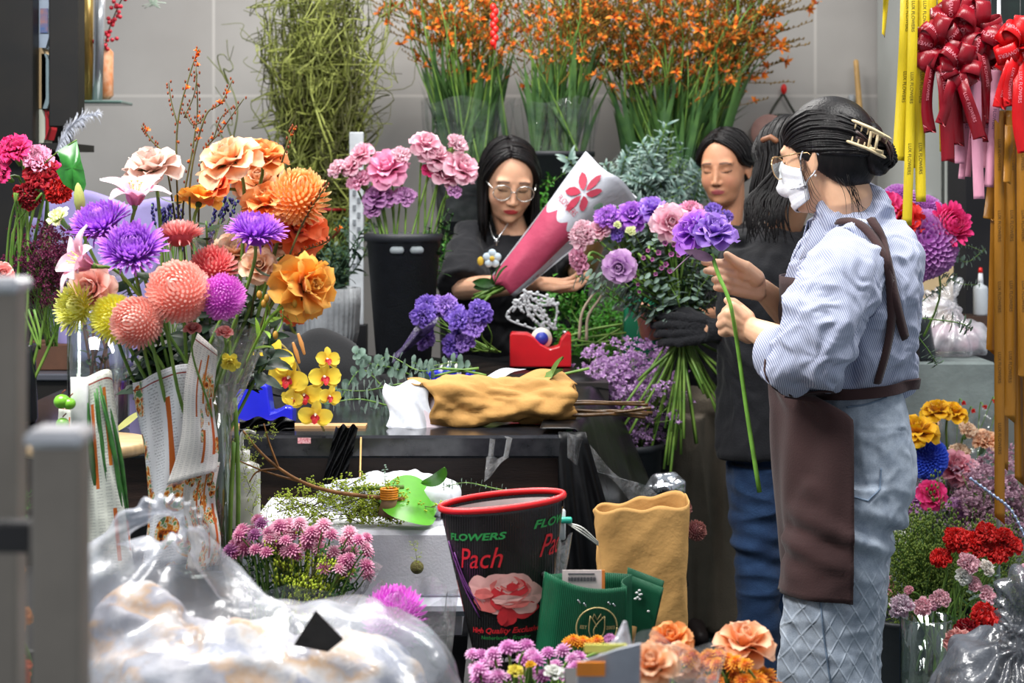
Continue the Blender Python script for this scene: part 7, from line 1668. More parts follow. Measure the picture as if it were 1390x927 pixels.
R2('carnation',ruffle(PACH,4,34,.09),1300,618,4.85,32,(.1,-.6,.8),'apricot bloom above the large pink rose');R2('carnation',ruffle(PEACH,5,34,.09),1336,604,4.85,40,(.1,-.6,.8),'cream apricot bloom left of the gold ribbon');R2('carnation',ruffle(PEACH,6,34,.09),1262,560+20,4.95,26,(-.1,-.6,.8),'blush bloom behind the two yellow ranunculus')
R2('carnation',ruffle(LPINK,7,34,.09),1318,640,4.8,30,(.1,-.6,.8),'pale pink bloom between apricot bloom and gypsophila');R2('carnation',ruffle(MAUVE,8,34,.09),1225,690,4.6,32,(-.3,-.7,.5),'mauve frilly bloom low beside the jeans');R2('carnation',ruffle(WHITEP,9,34,.09),1224,728,4.5,30,(-.3,-.7,.5),'white bloom lowest beside the jeans',c1)
R2('carnation',ruffle(MAUVE,1,34,.09),1298,690,4.6,34,(0,-.8,.5),'mauve bloom under the large pink rose');R2('carnation',ruffle(HOT,2,34,.09),1190,745,4.55,34,(-.5,-.7,.3),'hot pink bloom at the edge of the jeans, upper one',c1);R2('carnation',ruffle(ROSEP,3,34,.09),1202,797,4.5,36,(-.4,-.8,.2),'dusty pink bloom at the edge of the jeans, lower one',c1)
for i in range(22):x,y=rnd.uniform(1300,1400),rnd.uniform(640,745);stand_copy(statice(i%5,STP,.028),'gypsophila',P(1345+rnd.uniform(-15,15),830,4.6),P(x,y-20,4.6+rnd.uniform(-.15,.15)),'dusty pink gypsophila spray behind the red carnations','flower stem','pink gypsophila sprays')
for i in range(8):x,y=rnd.uniform(1205,1300),rnd.uniform(655,720);stand_copy(statice(i%5,pm('p_palemauve','a890a8','d8c8dc'),.026),'gypsophila',P(1270,830,4.75),P(x,y,4.75),'pale mauve filler spray under the blue hydrangea','flower stem','pale mauve filler sprays')
FN=mat('fine_green','4a6a2c',.55,0,.3,.3,40,col2='2c4a20')
@cache
def fine(seed):
 rr=random.Random(seed);mb=MB();m=spline([(0,0,0),(rr.uniform(-.1,.1),rr.uniform(-.1,.1),.5),(rr.uniform(-.2,.2),rr.uniform(-.2,.2),1)],20);mb.tube(m,[.006,.002],4)
 for j in range(16):
  k=rr.randint(5,18);p=np.array(m[k]);a=rr.random()*6.28;w=rr.uniform(.08,.2);e=p+np.array([math.cos(a)*w,math.sin(a)*w,.12]);mb.tube([p,e],.0022,3)
  for i in range(9):mb.ell(e+(p-e)*.5*rr.random()+np.array([rr.gauss(0,.02),rr.gauss(0,.02),rr.gauss(0,.02)]),(.007,.007,.012),seg=5,rings=4,m=1)
 return fin(mb,'filler_spray',FN,mat('seed_green','7f8f3c',.5,0,.3,.3,60,col2='4f6a2c'))
for i in range(46):x,y=rnd.uniform(1195,1310),rnd.uniform(695,800);stand_copy(fine(i%5),'filler_spray',P(1245+rnd.uniform(-15,30),900,4.3),P(x,y,4.3+rnd.uniform(-.15,.12)),'fine green seeded filler spray between the jeans and red carnations','foliage','fine green filler sprays')
for i in range(16):x,y=rnd.uniform(1300,1395),rnd.uniform(700,800);stand_copy(fine(i%5),'filler_spray',P(1335,900,4.35),P(x,y,4.35+rnd.uniform(-.1,.1)),'fine green seeded filler spray between the jeans and red carnations','foliage','fine green filler sprays')
labr=['topmost left','upper centre','upper right','far right','lower centre','lower left, largest','leftmost, lowest','right, below the topmost','between the upper ones','rightmost small']
for i,(x,y,d)in enumerate(((1298,735,36),(1338,728,34),(1362,730,26),(1372,744,30),(1348,756,38),(1302,745,34),(1278,762,32),(1322,738,30),(1328,748,34),(1358,748,30))):
 R2('carnation',ruffle(RED,i%4,44,.12),x,y,3.98,d,((x-1325)/150,-.6,.75),'red carnation, '+labr[i]+' of the red group at right',cv,sr=.0026)
cl_=['white and mauve striped','creamy white','white','pale pink','pink','light pink','rosy pink','small pink']
for i,(x,y,d,m_,lab)in enumerate(((1312,768,32,CPINK,'mauve-edged pale carnation right under the red group'),(1336,773,24,CREAM,'small creamy white carnation bud under the red group'),(1306,786,26,WHITEP,'white carnation left of the pale pink bud'),(1319,795,24,CPINK,'pale pink carnation in the centre of the light group'),(1336,810,28,CPINK,'pink carnation, rightmost of the light group'),(1276,816,28,CPINK,'pink carnation bud, middle of the lower left row'),(1254,826,28,CPINK,'pink carnation bud, left of the lower row'),(1266,822,20,PINK,'small rosy bud between the two lower pink ones'),(1228,826,36,pm('p_speckle','a03a78','f4e4ee','d490b8'),'speckled burgundy and white carnation at the far lower left'),(1235,802,14,ROSEP,'tiny pink bud above the speckled carnation'))):
 R2('carnation',ruffle(m_,i%5,40,.1),x,y,3.90,d,((x-1290)/90,-.7,.6),lab,cv,sr=.0024,leaves=1 if i%2 else 0,LL=.07,LW=.012)
R2('cockscomb',ruffle(RED,9,60,.16),1334,845,3.7,46,(.3,-.5,.8),'deep red frilled bloom just above the grey bag',c2);R2('cockscomb',ruffle(CRIM,8,60,.16),1312,862,3.68,38,(0,-.7,.6),'dark red frilled bloom left of the deep red one',c2);R2('carnation',ruffle(CORAL,7,40,.12),1303,874,3.62,40,(-.4,-.8,.3),'pink and cream carnation leaning on the grey bag',c2);R2('carnation',ruffle(LPINK,6,40,.1),1388,780,3.9,26,(.3,-.7,.5),'pink bloom at the right edge above the grey bag',c2)
for i,(x,y)in enumerate(((1302,700),(1330,690),(1345,705))):eb(P(1335,860,4.0),P(x+10,y+70,3.95),i,'grey-green carnation foliage under the light carnations',True,14,'carnation foliage')
t=MB();q=spline([P(1318,650,3.95),P(1348,672,3.95),P(1372,692,3.94),P(1392,730,3.94)],30);t.tube(q,.0022,6)
for p in q[::2]:t.ell(p,(.0045,.0045,.0045),seg=6,rings=5)
tag(t.build('beaded_wire',mat('bead_blue','a8b8d8',.2,.3)),'pale blue beaded wire curving over the pink gypsophila','wire')
film_cone(P(1318,585,4.9),.09,.22,(.1,-.1,1),'clear film sleeve standing before the grey block',seed=4,m=film_mat('film_back'))
for i in range(5):R2('berry_sprig',ruffle(RED,i%3,14,.1),1308+i*13+rnd.uniform(-4,4),552+rnd.uniform(-10,10),4.92,7,(0,-1,.4),'tiny red bloom inside the clear sleeve by the grey block',group='tiny red blooms in the clear sleeve',sr=.0015)
for i,(x0,y0,x1,y1)in enumerate(((1212,560,1186,545),(1212,575,1190,585))):eb(P(1235,640,4.9),P(x0,y0-5,4.9),i,'grey-green eucalyptus tip showing right behind the jeans',False,12,'eucalyptus tips behind the jeans')
# grey plastic bag at the bottom right corner
gb=thing('grey_bag','dark translucent grey plastic bag gathered to a knot in the bottom right corner','plastic bag',(P(1380,0,3.1).x,3.1,.35))
k=MB();kn=P(1386,868,3.0);k.ell(P(1372,960,3.08),(.145,.15,.135),seg=40,rings=24);k.tube([P(1382,930,3.06),kn,P(1378,835,3.02),P(1385,800,3.02)],[.10,.022,.030,.036],24,round_=True);k.tube([kn,P(1400,830,3.02),P(1410,800,3.02)],[.02,.03,.04],20,round_=True)
me=remesh(k,.004,6,.5,'bag');kk=np.array(kn)
def gbd(v,n):q=v-kk;r=np.linalg.norm(q,axis=1);return .008*np.sin(np.arctan2(q[:,2],q[:,0])*26+5*nz(v,9))*np.clip(r/.06,0,1)+folds(v,n,.006,16,8)
displace(me,gbd);me.materials.append(film_mat('bag_grey','5a5e66',.72,.55,.18,12,.01));link('bag',me,gb)
k=MB();k.ell(P(1374,962,3.08),(.115,.12,.11),seg=24,rings=16);k.build('contents',mat('bag_contents','3a3c42',.7,0,.3,.3,20,.5,20),gb)
tag(quadbox('dark_stool',P(1300,0,3.08).x,P(1460,0,3.08).x,2.98,3.28,0,P(0,1040,3.1).z,blk_box,None),'black box on the floor under the grey bag','box')
# ================================================================== FRONT: white foam box, low stand and bottle
low=thing('low_stand','low black stand in front of the counter at left','stand',(-.7,3.1,0));k=MB();k.box((-.74,3.05,.655),(.50,.62,.03),bev=.004);k.build('top',blk_box,low,smooth=False)
for x in(-.95,-.53):
 for y in(2.8,3.3):k=MB();k.box((x,y,.32),(.035,.035,.64));k.build('leg',blk_box,low,smooth=False)
fx0,fx1=P(306,0,3.38).x+.03,P(640,0,3.38).x;fb=thing('foam_box','white foam box in front of the counter with greenery on its lid','box',((fx0+fx1)/2,3.58,.56));foam=mat('foam_white','e4e4ec',.7,0,.3,.03,40,.1,200)
zf=P(0,722,3.38).z;k=MB();k.box(((fx0+fx1)/2,3.58,(zf+.60)/2),(fx1-fx0,.38,zf-.60),bev=.008);k.build('lid',foam,fb,smooth=False)
k=MB();k.box(((fx0+fx1)/2,3.575,.585),(fx1-fx0+.03,.41,.034),bev=.012);k.build('rim',mat('rim_white','c8ccd8',.35,0,.5,.03),fb,smooth=False)
k=MB();k.box(((fx0+fx1)/2,3.60,.26),(fx1-fx0-.02,.36,.52));tag(k.build('black_crate',blk_box,smooth=False),'black crate under the white foam box','crate')
k=MB();k.box(((fx0+fx1)/2,3.60,.545),(fx1-fx0-.04,.34,.05));k.build('foam_base',foam,fb,smooth=False)
o=MB();o.ell(P(545,668,3.62),(.11,.06,.040),seg=30,rings=18);o.ell(P(480,672,3.66),(.07,.06,.035),seg=30,rings=18);o.ell(P(590,672,3.55),(.05,.07,.035),seg=30,rings=18);me=remesh(o,.004,3,.5,'f');displace(me,lambda v,n:folds(v,n,.012,18,2));me.materials.append(mat('film_white','e8ecf2',.35,0,.5,.04));tag(link('white_film',me),'crumpled white plastic on the foam box behind the greenery','plastic film')
def nozzle(t,c,r,h):
 k=MB();k.lathe([(r*.42,h*.86),(r*.44,h*.87),(r*.44,h*.98),(r*.3,h*.99),(.001,h*.99)],c,24);k.build('cap',mat('cap_clear','dcdcd8',.3),t)
 k=MB();k.tube(spline([c+V(0,0,h*.98),c+V(0,0,h*1.12),c+V(.002,0,h*1.20),c+V(.012,-.004,h*1.235),c+V(.028,-.01,h*1.215)],14),[.0042,.004,.003],10);k.build('spout',mat('cap_clear','dcdcd8'),t)
 k=MB();k.lathe([(.001,.004),(r*.93,.006),(r*.95,h*.38),(.001,h*.38)],c,30);k.build('liquid',water_mat('liquid','f0efe4',.35),t)
bottle(328,0,.073,.150,3.44,'clear squeeze bottle with a bent spout standing on the foam box',None,film_mat('bottle_milky','eef0ea',.42,.3,.2,3,.001,.4),zf,nozzle)
# greenery on the foam box
HYP=mat('hyp_green','d4dc48',.45,0,.4,.25,80,col2='9cbc34')
@cache
def berryspray(seed):
 rr=random.Random(seed);mb=MB();m=spline([(0,0,0),(rr.uniform(-.1,.1),rr.uniform(-.1,.1),.5),(rr.uniform(-.2,.2),rr.uniform(-.2,.2),1)],16);mb.tube(m,[.010,.005],4,m=1)
 for j in range(18):
  k=rr.randint(3,15);p=np.array(m[k]);a=rr.random()*6.28;w=rr.uniform(.08,.22);e=p+np.array([math.cos(a)*w,math.sin(a)*w,rr.uniform(-.02,.16)]);mb.tube([p,e],.004,3,m=1)
  for i in range(6):mb.ell(e+np.array([rr.gauss(0,.028),rr.gauss(0,.028),rr.gauss(0,.028)]),(.013,.013,.017),seg=7,rings=5)
 return fin(mb,'bud_spray',HYP,mat('twig_olive','5d5a2c'))
for i in range(30):
 x,y=rnd.uniform(400,540),rnd.uniform(680,716);sg=rnd.choice((-1,1));stand_copy(berryspray(i%5),'bud_spray',P(x-sg*rnd.uniform(30,45),y+4,3.44+rnd.uniform(0,.06)),P(x+sg*rnd.uniform(25,50),y-rnd.uniform(8,30),3.42+rnd.uniform(0,.06)),'yellow-green budded twig in the pile on the foam box','twig','budded twigs on the foam box')
for i in range(5):stand_copy(berryspray(i%5),'bud_spray',P(350+i*14,720,3.40),P(345+i*24,668+i*4,3.42),'yellow-green budded twig in the pile on the foam box','twig','budded twigs on the foam box')
k=MB();k.tube(spline([P(330,585,3.40),P(352,612,3.38),(P(378,635,3.38)),P(412,655,3.38),P(455,668,3.4),P(520,676,3.42),P(548,678,3.44)],34),[.0022,.0035,.0045],7)
for q in(((378,635),(365,600),(358,575)),((378,636),(350,640),(338,655)),((412,655),(360,640),(300,615))):k.tube(spline([P(x,y,3.38)for x,y in q],12),[.0025,.0012],5)
tag(k.build('bare_branch',mat('branch_brown','9a6a3c',.6,0,.3,.3,40)),'brown forked twig arching from the squeeze bottle over the foam box','twig')
for i,(x,y)in enumerate(((312,612),(318,618),(345,598),(362,590),(340,650),(352,628),(335,660),(330,604))):stand_copy(berryspray(i%5),'bud_spray',P(x,y+14,3.38),P(x+rnd.uniform(-14,14),y-14,3.38),'tiny budded tip on the brown forked twig beside the bottle','twig','budded tips by the bottle',wide=1.6)
def leafmesh(c,d,L,W,name,lab,m_,droop=.5,fold=.1,spin=0,shape='round'):
 k=MB();k.grid(leaf_grid(L,W,droop,fold,14,9,shape)[0],M=TR(c,frame(d)@Matrix.Rotation(spin,3,'Z')));return tag(k.build(name,m_),lab,'leaf')
leafmesh(P(512,680,3.44),(.55,-.25,.5),.125,.15,'green_leaf','large fresh green round leaf behind the budded twigs',mat('fresh_leaf','5fb02c',.4,0,.5,.12,20),.9,.05,0);leafmesh(P(570,655,3.42),(.6,-.4,-.3),.06,.05,'green_leaf','drooping right lobe of fresh green leaf above the foam box',mat('fresh_leaf','5fb02c'),.9,.1,.5)
k=MB();k.tube([P(478,664,3.46),P(548,661,3.44)],.0042,8);tag(k.build('cut_stem',STEM()),'short thick green stem lying on the white plastic','cut stem')
k=MB();k.tube([P(524,700,3.42),P(530,672,3.42)],[.016,.015],14);tag(k.build('twig_stub',mat('stub_brown','8a6a4a',.7)),'brown stub bound with an orange band on the foam box','stick');k=MB()
for i in range(5):k.tube([P(528,676-3*i,3.42)+V(math.cos(a)*.016,math.sin(a)*.016,0)for a in np.linspace(0,6.28,17)],.0022,5)
tag(k.build('rubber_band',mat('band_orange','f0941c',.4)),'orange rubber band wound round the brown stub','band')
eb(P(535,690,3.45),P(520,630,3.45),3,'upright grey-green eucalyptus tip among the budded twigs',True,10);eb(P(705,670,3.45),P(600,662,3.45),4,'eucalyptus sprig lying behind the black flower sleeve',True,14)
k=MB();k.ell(P(566,770,3.36),(.013,.010,.013),seg=16,rings=10);tag(k.build('seed_ball',mat('seed_brown','8a8a50',.7,0,.3,.3,200,.8,200,col2='5a4a2c')),'round seed ball hanging on the front of the foam box','seed pod');stand_copy(berryspray(2),'bud_spray',P(566,768,3.36),P(562,738,3.36),'little budded twig above the round seed ball','twig',None,wide=1.2)
# pink spray chrysanthemums in clear film in front of the foam box
BM=[button(pm('p_bpink','c0508c','f4b8d0','e084ac')),button(pm('p_bmauve','8a3a78','cc84b8','a85c98')),button(pm('p_bpale','d87aa0','f8d4e0','eeaac4'))]
bb_=P(395,870,3.15)
for i in range(80):
 u=rnd.random();x=308+190*u;y=712+60*u*.5+rnd.uniform(-14,30)*(1+.5*u)+(12 if u<.1 else 0);yy=3.17+rnd.uniform(-.05,.06)
 flower('spray_chrysanthemum',BM[1 if u<.25 and i%3 else(i%3 if i%3!=1 else 0)],P(x,y,yy),((x-400)/160,-.5,.9),.0165*rnd.uniform(.8,1.15),bb_+V(rnd.uniform(-.035,.035)+(x-400)*.0004,rnd.uniform(-.03,.03),0),'pink button bloom of the spray chrysanthemum bunch before the foam box',group='pink spray chrysanthemums before the foam box',sr=.0014,bend=.004)
for i in range(22):x=rnd.uniform(312,490);stand_copy(leafy(i%5,MG),'leafy_branch',bb_+V(rnd.uniform(-.05,.05),rnd.uniform(-.02,.03),-.02),P(x,745+rnd.uniform(-10,40),3.19),'leafy stem of the pink chrysanthemum bunch in clear film','foliage','leafy stems in the pink bunch',wide=.8)
for i in range(10):stand_copy(berryspray(i%5),'bud_spray',bb_,P(rnd.uniform(380,480),750+rnd.uniform(-10,40),3.14),'yellow-green budded filler in the pink chrysanthemum bunch','twig','budded fillers in the pink bunch',wide=.8)
film_cone(P(400,792,3.16),.135,.15,(.1,-.1,1),'wide clear film sleeve round the pink chrysanthemum bunch',seed=7,bot=.5,m=fc)
tag(quadbox('bunch_stand',P(330,0,3.15).x,P(500,0,3.15).x,3.03,3.30,0,bb_.z-.005,blk_box,None),'black box hidden under the pink chrysanthemum bunch','box')
t=flower('chrysanthemum',ball(PINKM,340,.68,.40,.13,2.5,-1.,4,1.,.2),P(536,838,2.95),(.1,-.5,1),.056,P(545,960,2.97),'bright pink ball chrysanthemum beside the black flower sleeve',leaves=0,back=.6)
film_cone(P(560,850,2.97),.068,.30,(.05,0,1),'clear film sleeve between pink ball bloom and black sleeve',seed=3,bot=.75,m=fc)
R2('carnation',ruffle(pm('p_mint','6abcae','b8ece0'),3,24,.1),577,866,2.96,26,(0,-.8,.5),'mint green scrap bloom beside the pink ball bloom',P(575,960,2.97))
# ================================================================== BLACK FLOWER SLEEVE, GREEN BAG, KRAFT BAG
Yp=3.02
def psl(u,v,off=0.):
 a=PI*(1-2*v);x0=652+(597-652)*u;x1=735+(766-735)*u;yb=925+(680-925)*u;c=(x0+x1)/2;r=(x1-x0)/2;d=.028+.015*u
 xx=c+r*math.cos(a)if v<=.5 else c+r*math.cos(a);s=math.sin(a);p=P(xx,yb-4*math.cos(a)*u-(12*u*(.5-.5*math.cos(a)))*0+(-10*u*math.cos(a)*.5),Yp);return Vector((p.x,Yp-(d+off)*s,p.z-.006*u*s))
ps=thing('flower_sleeve','tapered black printed flower sleeve with red rim and a pink rose picture','flower sleeve',P(693,925,Yp))
bm_=NT('sleeve_black');_s=bm_.obj();sp=bm_.new('SeparateXYZ');bm_.link(_s,sp.inputs[0]);mm=bm_.new('Math',_operation='MULTIPLY');bm_.link(sp.outputs['X'],mm.inputs[0]);mm.inputs[1].default_value=1500.;sn=bm_.new('Math',_operation='SINE');bm_.link(mm.outputs[0],sn.inputs[0])
bsm=bm_.end(bm_.prin(bm_.ramp(bm_.noise(14,4),[(.3,srgb('141314')),(.7,srgb('2b2a2a'))]),.22,0,.5,bm_.bump(sn.outputs[0],.25,.002)))
surf('sleeve',lambda u,v:tuple(psl(u,v)),30,64,bsm,ps,.0008,cv=True)
k=MB();k.tube([psl(1.,v)for v in np.linspace(0,1,61)],.0042,8,flat=1.4);k.build('rim',mat('rim_red','e02428',.35),ps)
surf('inner_label',lambda u,v:tuple(psl(.985-.0*u,.5+.5*v)+V(0,-.012-.0*u,-.004-.012*u)),4,30,mat('label_white','ecdcd8',.6),ps)
def pf(x,y,off=.0016):
 return tuple(psl(y,.5*x if True else x,0)+V(0,-off,0))
gtx=mat('ink_green','2f9a4c',.5);rtx=mat('ink_red','e02430',.5);wtx=mat('ink_white','d8d0d0',.6)
def ptxt(s_,x,y,sz,m_,shear=.2,bold=0.,asp=1.0,name='printed_word'):return text_on(s_,sz,lambda a,b:pf(x+a*5.2*asp,y+b*3.3,.0018),name,m_,ps,shear,bold)
ptxt('FLOWERS',.32,.850,.0165,gtx,.25,.0005);ptxt('FLOW',.81,.885,.019,gtx,.25,.0005);ptxt('Pach',.33,.725,.050,rtx,.4,.0,.62);ptxt('Pac',.83,.755,.052,rtx,.4,.0,.62)
ptxt('High Quality Exclusive',.47,.315,.013,rtx,.35,.0003);ptxt('Netherlands · Ecuador',.47,.275,.009,gtx,.3);ptxt('www.pachiflowers',.45,.20,.0095,wtx,.2);ptxt('Pachi flowers',.47,.150,.010,wtx,.3,.0003)
rp=[mat('rp_pale','f6b8b0',.5),mat('rp_mid','ee7a74',.5),mat('rp_deep','e0343c',.5)];k=MB();rr=random.Random(4)
def blob(cx,cy,rx,ry,m_,off,seed,n=26,rot=0.):
 r2=random.Random(seed);ph=r2.random()*6;pts=[(cx+math.cos(a+rot)*rx*(1+.09*math.sin(3*a+ph)+.05*math.sin(7*a+ph)),cy+math.sin(a)*ry*(1+.10*math.sin(4*a+ph)))for a in np.linspace(0,2*PI,n,endpoint=False)]
 k.add([pf(cx,cy,off)]+[pf(a,b,off)for a,b in pts],[(0,i+1,(i+1)%n+1)for i in range(n)],0,m_)
for i,(cx,cy,rx,ry,m_)in enumerate(((.50,.52,.19,.125,0),(.33,.56,.10,.07,0),(.36,.48,.10,.06,1),(.68,.50,.10,.07,0),(.62,.43,.12,.05,2),(.50,.40,.07,.06,2),(.64,.45,.10,.05,0),(.52,.54,.14,.085,1),(.44,.50,.06,.06,2),(.53,.58,.10,.055,0),(.56,.55,.09,.05,2),(.54,.575,.075,.040,1),(.52,.59,.055,.030,0),(.54,.56,.04,.022,2),(.50,.49,.10,.028,0),(.57,.46,.10,.020,1),(.46,.385,.035,.035,2),(.34,.53,.07,.03,1))):blob(cx,cy,rx,ry,m_,.0018+.00012*i,i)
k.build('printed_rose',rp,ps,smooth=False)
for(cx,cy,rx,ry,m_)in((.03,.50,.03,.10,1),(.98,.55,.025,.07,0)):k=MB();blob(cx,cy,rx,ry,m_,.002,77);k.build('printed_rose_edge',rp,ps,smooth=False)
k=MB();q=pf(.78,.60,.003);k.ell(q,(.005,.002,.005));k.build('punch_hole',mat('hole_dark','0a0a0a',.6),ps)
for i,(x,y,c_,lab)in enumerate(((.14,.66,'8a4a9a',0),(.20,.60,'7a4088',0),(.18,.55,'8a4a9a',0))):k=MB();k.tube(spline([pf(x-.06,y+.16,.0022),pf(x,y,.0026),pf(x+.10,y-.16,.0022)],8),.0035,6,flat=.3);k.build('purple_strand',mat('strand_purple','7a4088',.5),ps)
film_cone(P(742,760,3.06),.035,.20,(.1,0,1),'clear plastic sleeve edge right of the black flower sleeve',seed=8,bot=.7,m=fc)
tag(quadbox('sleeve_crate',P(630,0,3.05).x,P(960,0,3.05).x,2.94,3.45,0,P(0,925,Yp).z-.003,mat('crate_black','151517',.6),None),'black crate carrying the printed sleeve and paper bags','crate')
CT=P(0,925,Yp).z
# white tag with green clip and cable ties
tg=thing('plant_tag','white plastic tag with a teal clip and cable ties beside the black sleeve','tag',P(765,735,3.12));k=MB();k.box(P(757,712,3.12),(.028,.006,.055),bev=.003);k.build('tag',mat('tag_white','d8dce0',.4),tg);k=MB();k.box(P(768,706,3.11),(.022,.014,.010),bev=.002);k.build('clip',mat('teal','2aa890',.4),tg)
for i in range(3):k=MB();k.tube(spline([P(770,710,3.11),P(790,716+i*4,3.10),P(812,736+i*2,3.12)],10),.0014,5);k.build('cable_tie',mat('tie_white','d8d8d0',.4),tg)
# green corrugated bags
def rib_green():
 t=NT('green_card');uv=t.new('Attribute',_attribute_name='uvp');sp=t.new('SeparateXYZ');t.link(uv.outputs['Vector'],sp.inputs[0]);m1=t.new('Math',_operation='MULTIPLY');t.link(sp.outputs['X'],m1.inputs[0]);m1.inputs[1].default_value=2*PI*44;s1=t.new('Math',_operation='SINE');t.link(m1.outputs[0],s1.inputs[0])
 return t.end(t.prin(t.ramp(t.noise(18,4),[(.3,srgb('074a30')),(.7,srgb('0c5c3c'))]),.5,0,.35,t.bump(s1.outputs[0],.5,.002)))
gcard=rib_green();Yg=2.92
gbg=thing('green_gift_bag','green ribbed paper bag with a gold tulip emblem, standing in front','paper bag',P(788,925,Yg))
def gfx(x,y,off=0.):
 xl=722+18*y;xr=848+3*y;yy=932-(932-796)*y-(20*y*(1-x)**2.2)+6*math.sin(x*PI)*y;z=.035*(1-min(1,x/.22))**2;return tuple(P(xl+(xr-xl)*x,yy,Yg+z*1.2-off-.010*math.sin(x*PI)))
sheet(lambda u,v:gfx(v,u),20,40,gcard,'front_panel',gbg,0.,.0015)
sheet(lambda u,v:P(740+118*v,930-(930-780)*u-3*math.sin(v*3)*u,Yg+.065),12,20,gcard,'back_panel',gbg,0.,.0015)
sheet(lambda u,v:tuple(Vector(gfx(1,u)).lerp(P(858,930-150*u,Yg+.065),v)+V(-.012*math.sin(v*PI),0,0)),10,8,gcard,'side_panel',gbg,0.,.0015)
sheet(lambda u,v:tuple(Vector(gfx(0,u)).lerp(P(740,930-150*u,Yg+.065),v)),10,8,gcard,'side_panel',gbg,0.,.0015)
gold=mat('foil_gold','c4b078',.35,.3);EC=(.66,.60);AS=1.30
def e2(a,r,ox=0,oy=0):return gfx(EC[0]+ox+math.cos(a)*r,EC[1]+oy+math.sin(a)*r*.88,.0030)
k=MB();k.tube([e2(a,.235)for a in np.linspace(0,2*PI,61)],.0013,6)
k.build('emblem_ring',gold,gbg)
tl=[spline(q,9)for q in([(-.085,.12,0),(-.09,-.02,0),(-.055,-.10,0),(0,-.125,0)],[(.085,.12,0),(.09,-.02,0),(.055,-.10,0),(0,-.125,0)],[(-.085,.12,0),(-.03,.06,0),(.0,.01,0)],[(.085,.12,0),(.01,.05,0),(-.035,-.03,0),(0,-.12,0)])]+[[(-.055,.09,0),(-.04,.145,0),(.0,.08,0)],[(.0,.08,0),(.04,.145,0),(.055,.09,0)]]
k=MB()
for q in tl:k.tube([gfx(EC[0]+x,EC[1]+y,.003)for x,y,_ in q],.0009,5)
k.build('emblem_tulip',gold,gbg)
for s_,x in(('EST',-.155),('2003',.16)):text_on(s_,.0085,lambda a,b,x=x:gfx(EC[0]+x+a*6.2,EC[1]+b*5.6,.003),'printed_word',gold,gbg,0,.0002)
for i,(x,y)in enumerate(((.42,.86),(.49,.84),(.78,.86),(.84,.84))):k=MB();k.tube([gfx(x,y,.003),gfx(x+.02,y-.02,.003)],.0016,6,round_=True);k.build('staple',mat('silver','c9ccd2'),gbg)
lb=thing('label_card','white barcode card with orange edge sticking out of the green bag','card',P(790,800,Yg+.03));k=MB();k.box(P(790,790,Yg+.032),(.066,.0016,.040));k.build('card',mat('label_white','ecdcd8',.6),lb,smooth=False);k=MB();k.box(P(819,790,Yg+.031),(.005,.0018,.040));k.build('orange_edge',mat('label_orange','e8873a',.6),lb,smooth=False)
k=MB()
for i in range(26):k.box(P(772+i*1.45,786,Yg+.0305),(.0007+.0008*(i*7%3==0),.0008,.007))
o=k.build('barcode',mat('ink_grey','54545c',.6),lb,smooth=False);k=MB();k.box(P(789,779,Yg+.0305),(.044,.0008,.0022));k.build('printed_line',mat('ink_grey','54545c'),lb,smooth=False)
g2=thing('green_gift_bag','tilted green ribbed paper bag with white specks and a kraft patch behind the tulip bag','paper bag',P(860,905,Yg+.09))
def g2f(x,y,off=0.):a=Vector((848,868,0)).lerp(Vector((885,862,0)),x);b=Vector((851,779,0)).lerp(Vector((901,799,0)),x);c=a.lerp(b,y);return tuple(P(c.x-4+4*y,c.y,Yg+.085-off+.004*math.sin(x*3)))
def g2g(x,y,off=0.):L=Vector((838,925,0)).lerp(Vector((851,779,0)),y);R_=Vector((872,925,0)).lerp(Vector((901,798,0)),y);c=L.lerp(R_,x);return tuple(P(c.x,c.y,Yg+.085-off+.004*math.sin(x*3)))
sheet(lambda u,v:g2g(v,u),12,16,gcard,'front_panel',g2,0.,.0015);sheet(lambda u,v:tuple(Vector(g2g(v,u))+V(.004,.035,.004)),12,16,gcard,'back_panel',g2,0.,.0015)
k=MB();
for(x,y)in((.32,.86),(.38,.89),(.44,.86),(.36,.82),(.42,.81),(.30,.80),(.72,.72),(.40,.85)):k.ell(g2g(x,y,.003),(.0028,.0012,.0022),seg=6,rings=4)
o=k.build('white_specks',mat('paper_white','f0f0ee'),g2);o['kind']='stuff'
sheet(lambda u,v:g2g(.0+.46*v,.18+.36*u,.004),4,4,mat('kraft_card','b08850',.8),'kraft_patch',g2,0.,.001)
# kraft paper bag
kb=thing('kraft_paper_bag','tall brown kraft paper bag, crumpled, standing open behind the green bags','paper bag',P(880,925,3.28));Yk=3.28
def kf(u,v):
 a=2*PI*v;y=945-255*u;xl=828-20*u;xr=934+2*u;c=(xl+xr)/2;r=(xr-xl)/2;n=6.;cx_,cy_=math.cos(a),math.sin(a);q=(abs(cx_)**n+abs(cy_)**n)**(-1/n)
 w=2.2*math.sin(u*9+a*2)+2.2*abs(math.sin(u*13-a*3))+2.6*abs(math.sin(a*4+u*5))-3
 ytop=(22*(cx_*.5-.5)**2*-1+0)*u if False else 0
 yy=y-(9*(cx_)+3*math.sin(a*2)+2.5*math.sin(a*9))*u**8;return(P(c+cx_*q*r+w*.9,yy,Yk).x,Yk+.055+cy_*q*.055+w*.0009,P(0,yy,Yk).z)
surf('bag',kf,50,90,mat('kraft_bag','c89a5c',.75,0,.25,.07,8,.6,18),kb,.001,cv=True)
k=MB();k.box((P(881,0,Yk).x,Yk+.055,P(0,945,Yk).z+.003),(.13,.09,.004));k.build('bag_base',_m['kraft_bag'],kb)
o=quadbox('kraft_crate',P(800,0,3.3).x,P(950,0,3.3).x,3.46,3.5,0,.3,blk_box,None);bpy.data.objects.remove(o)
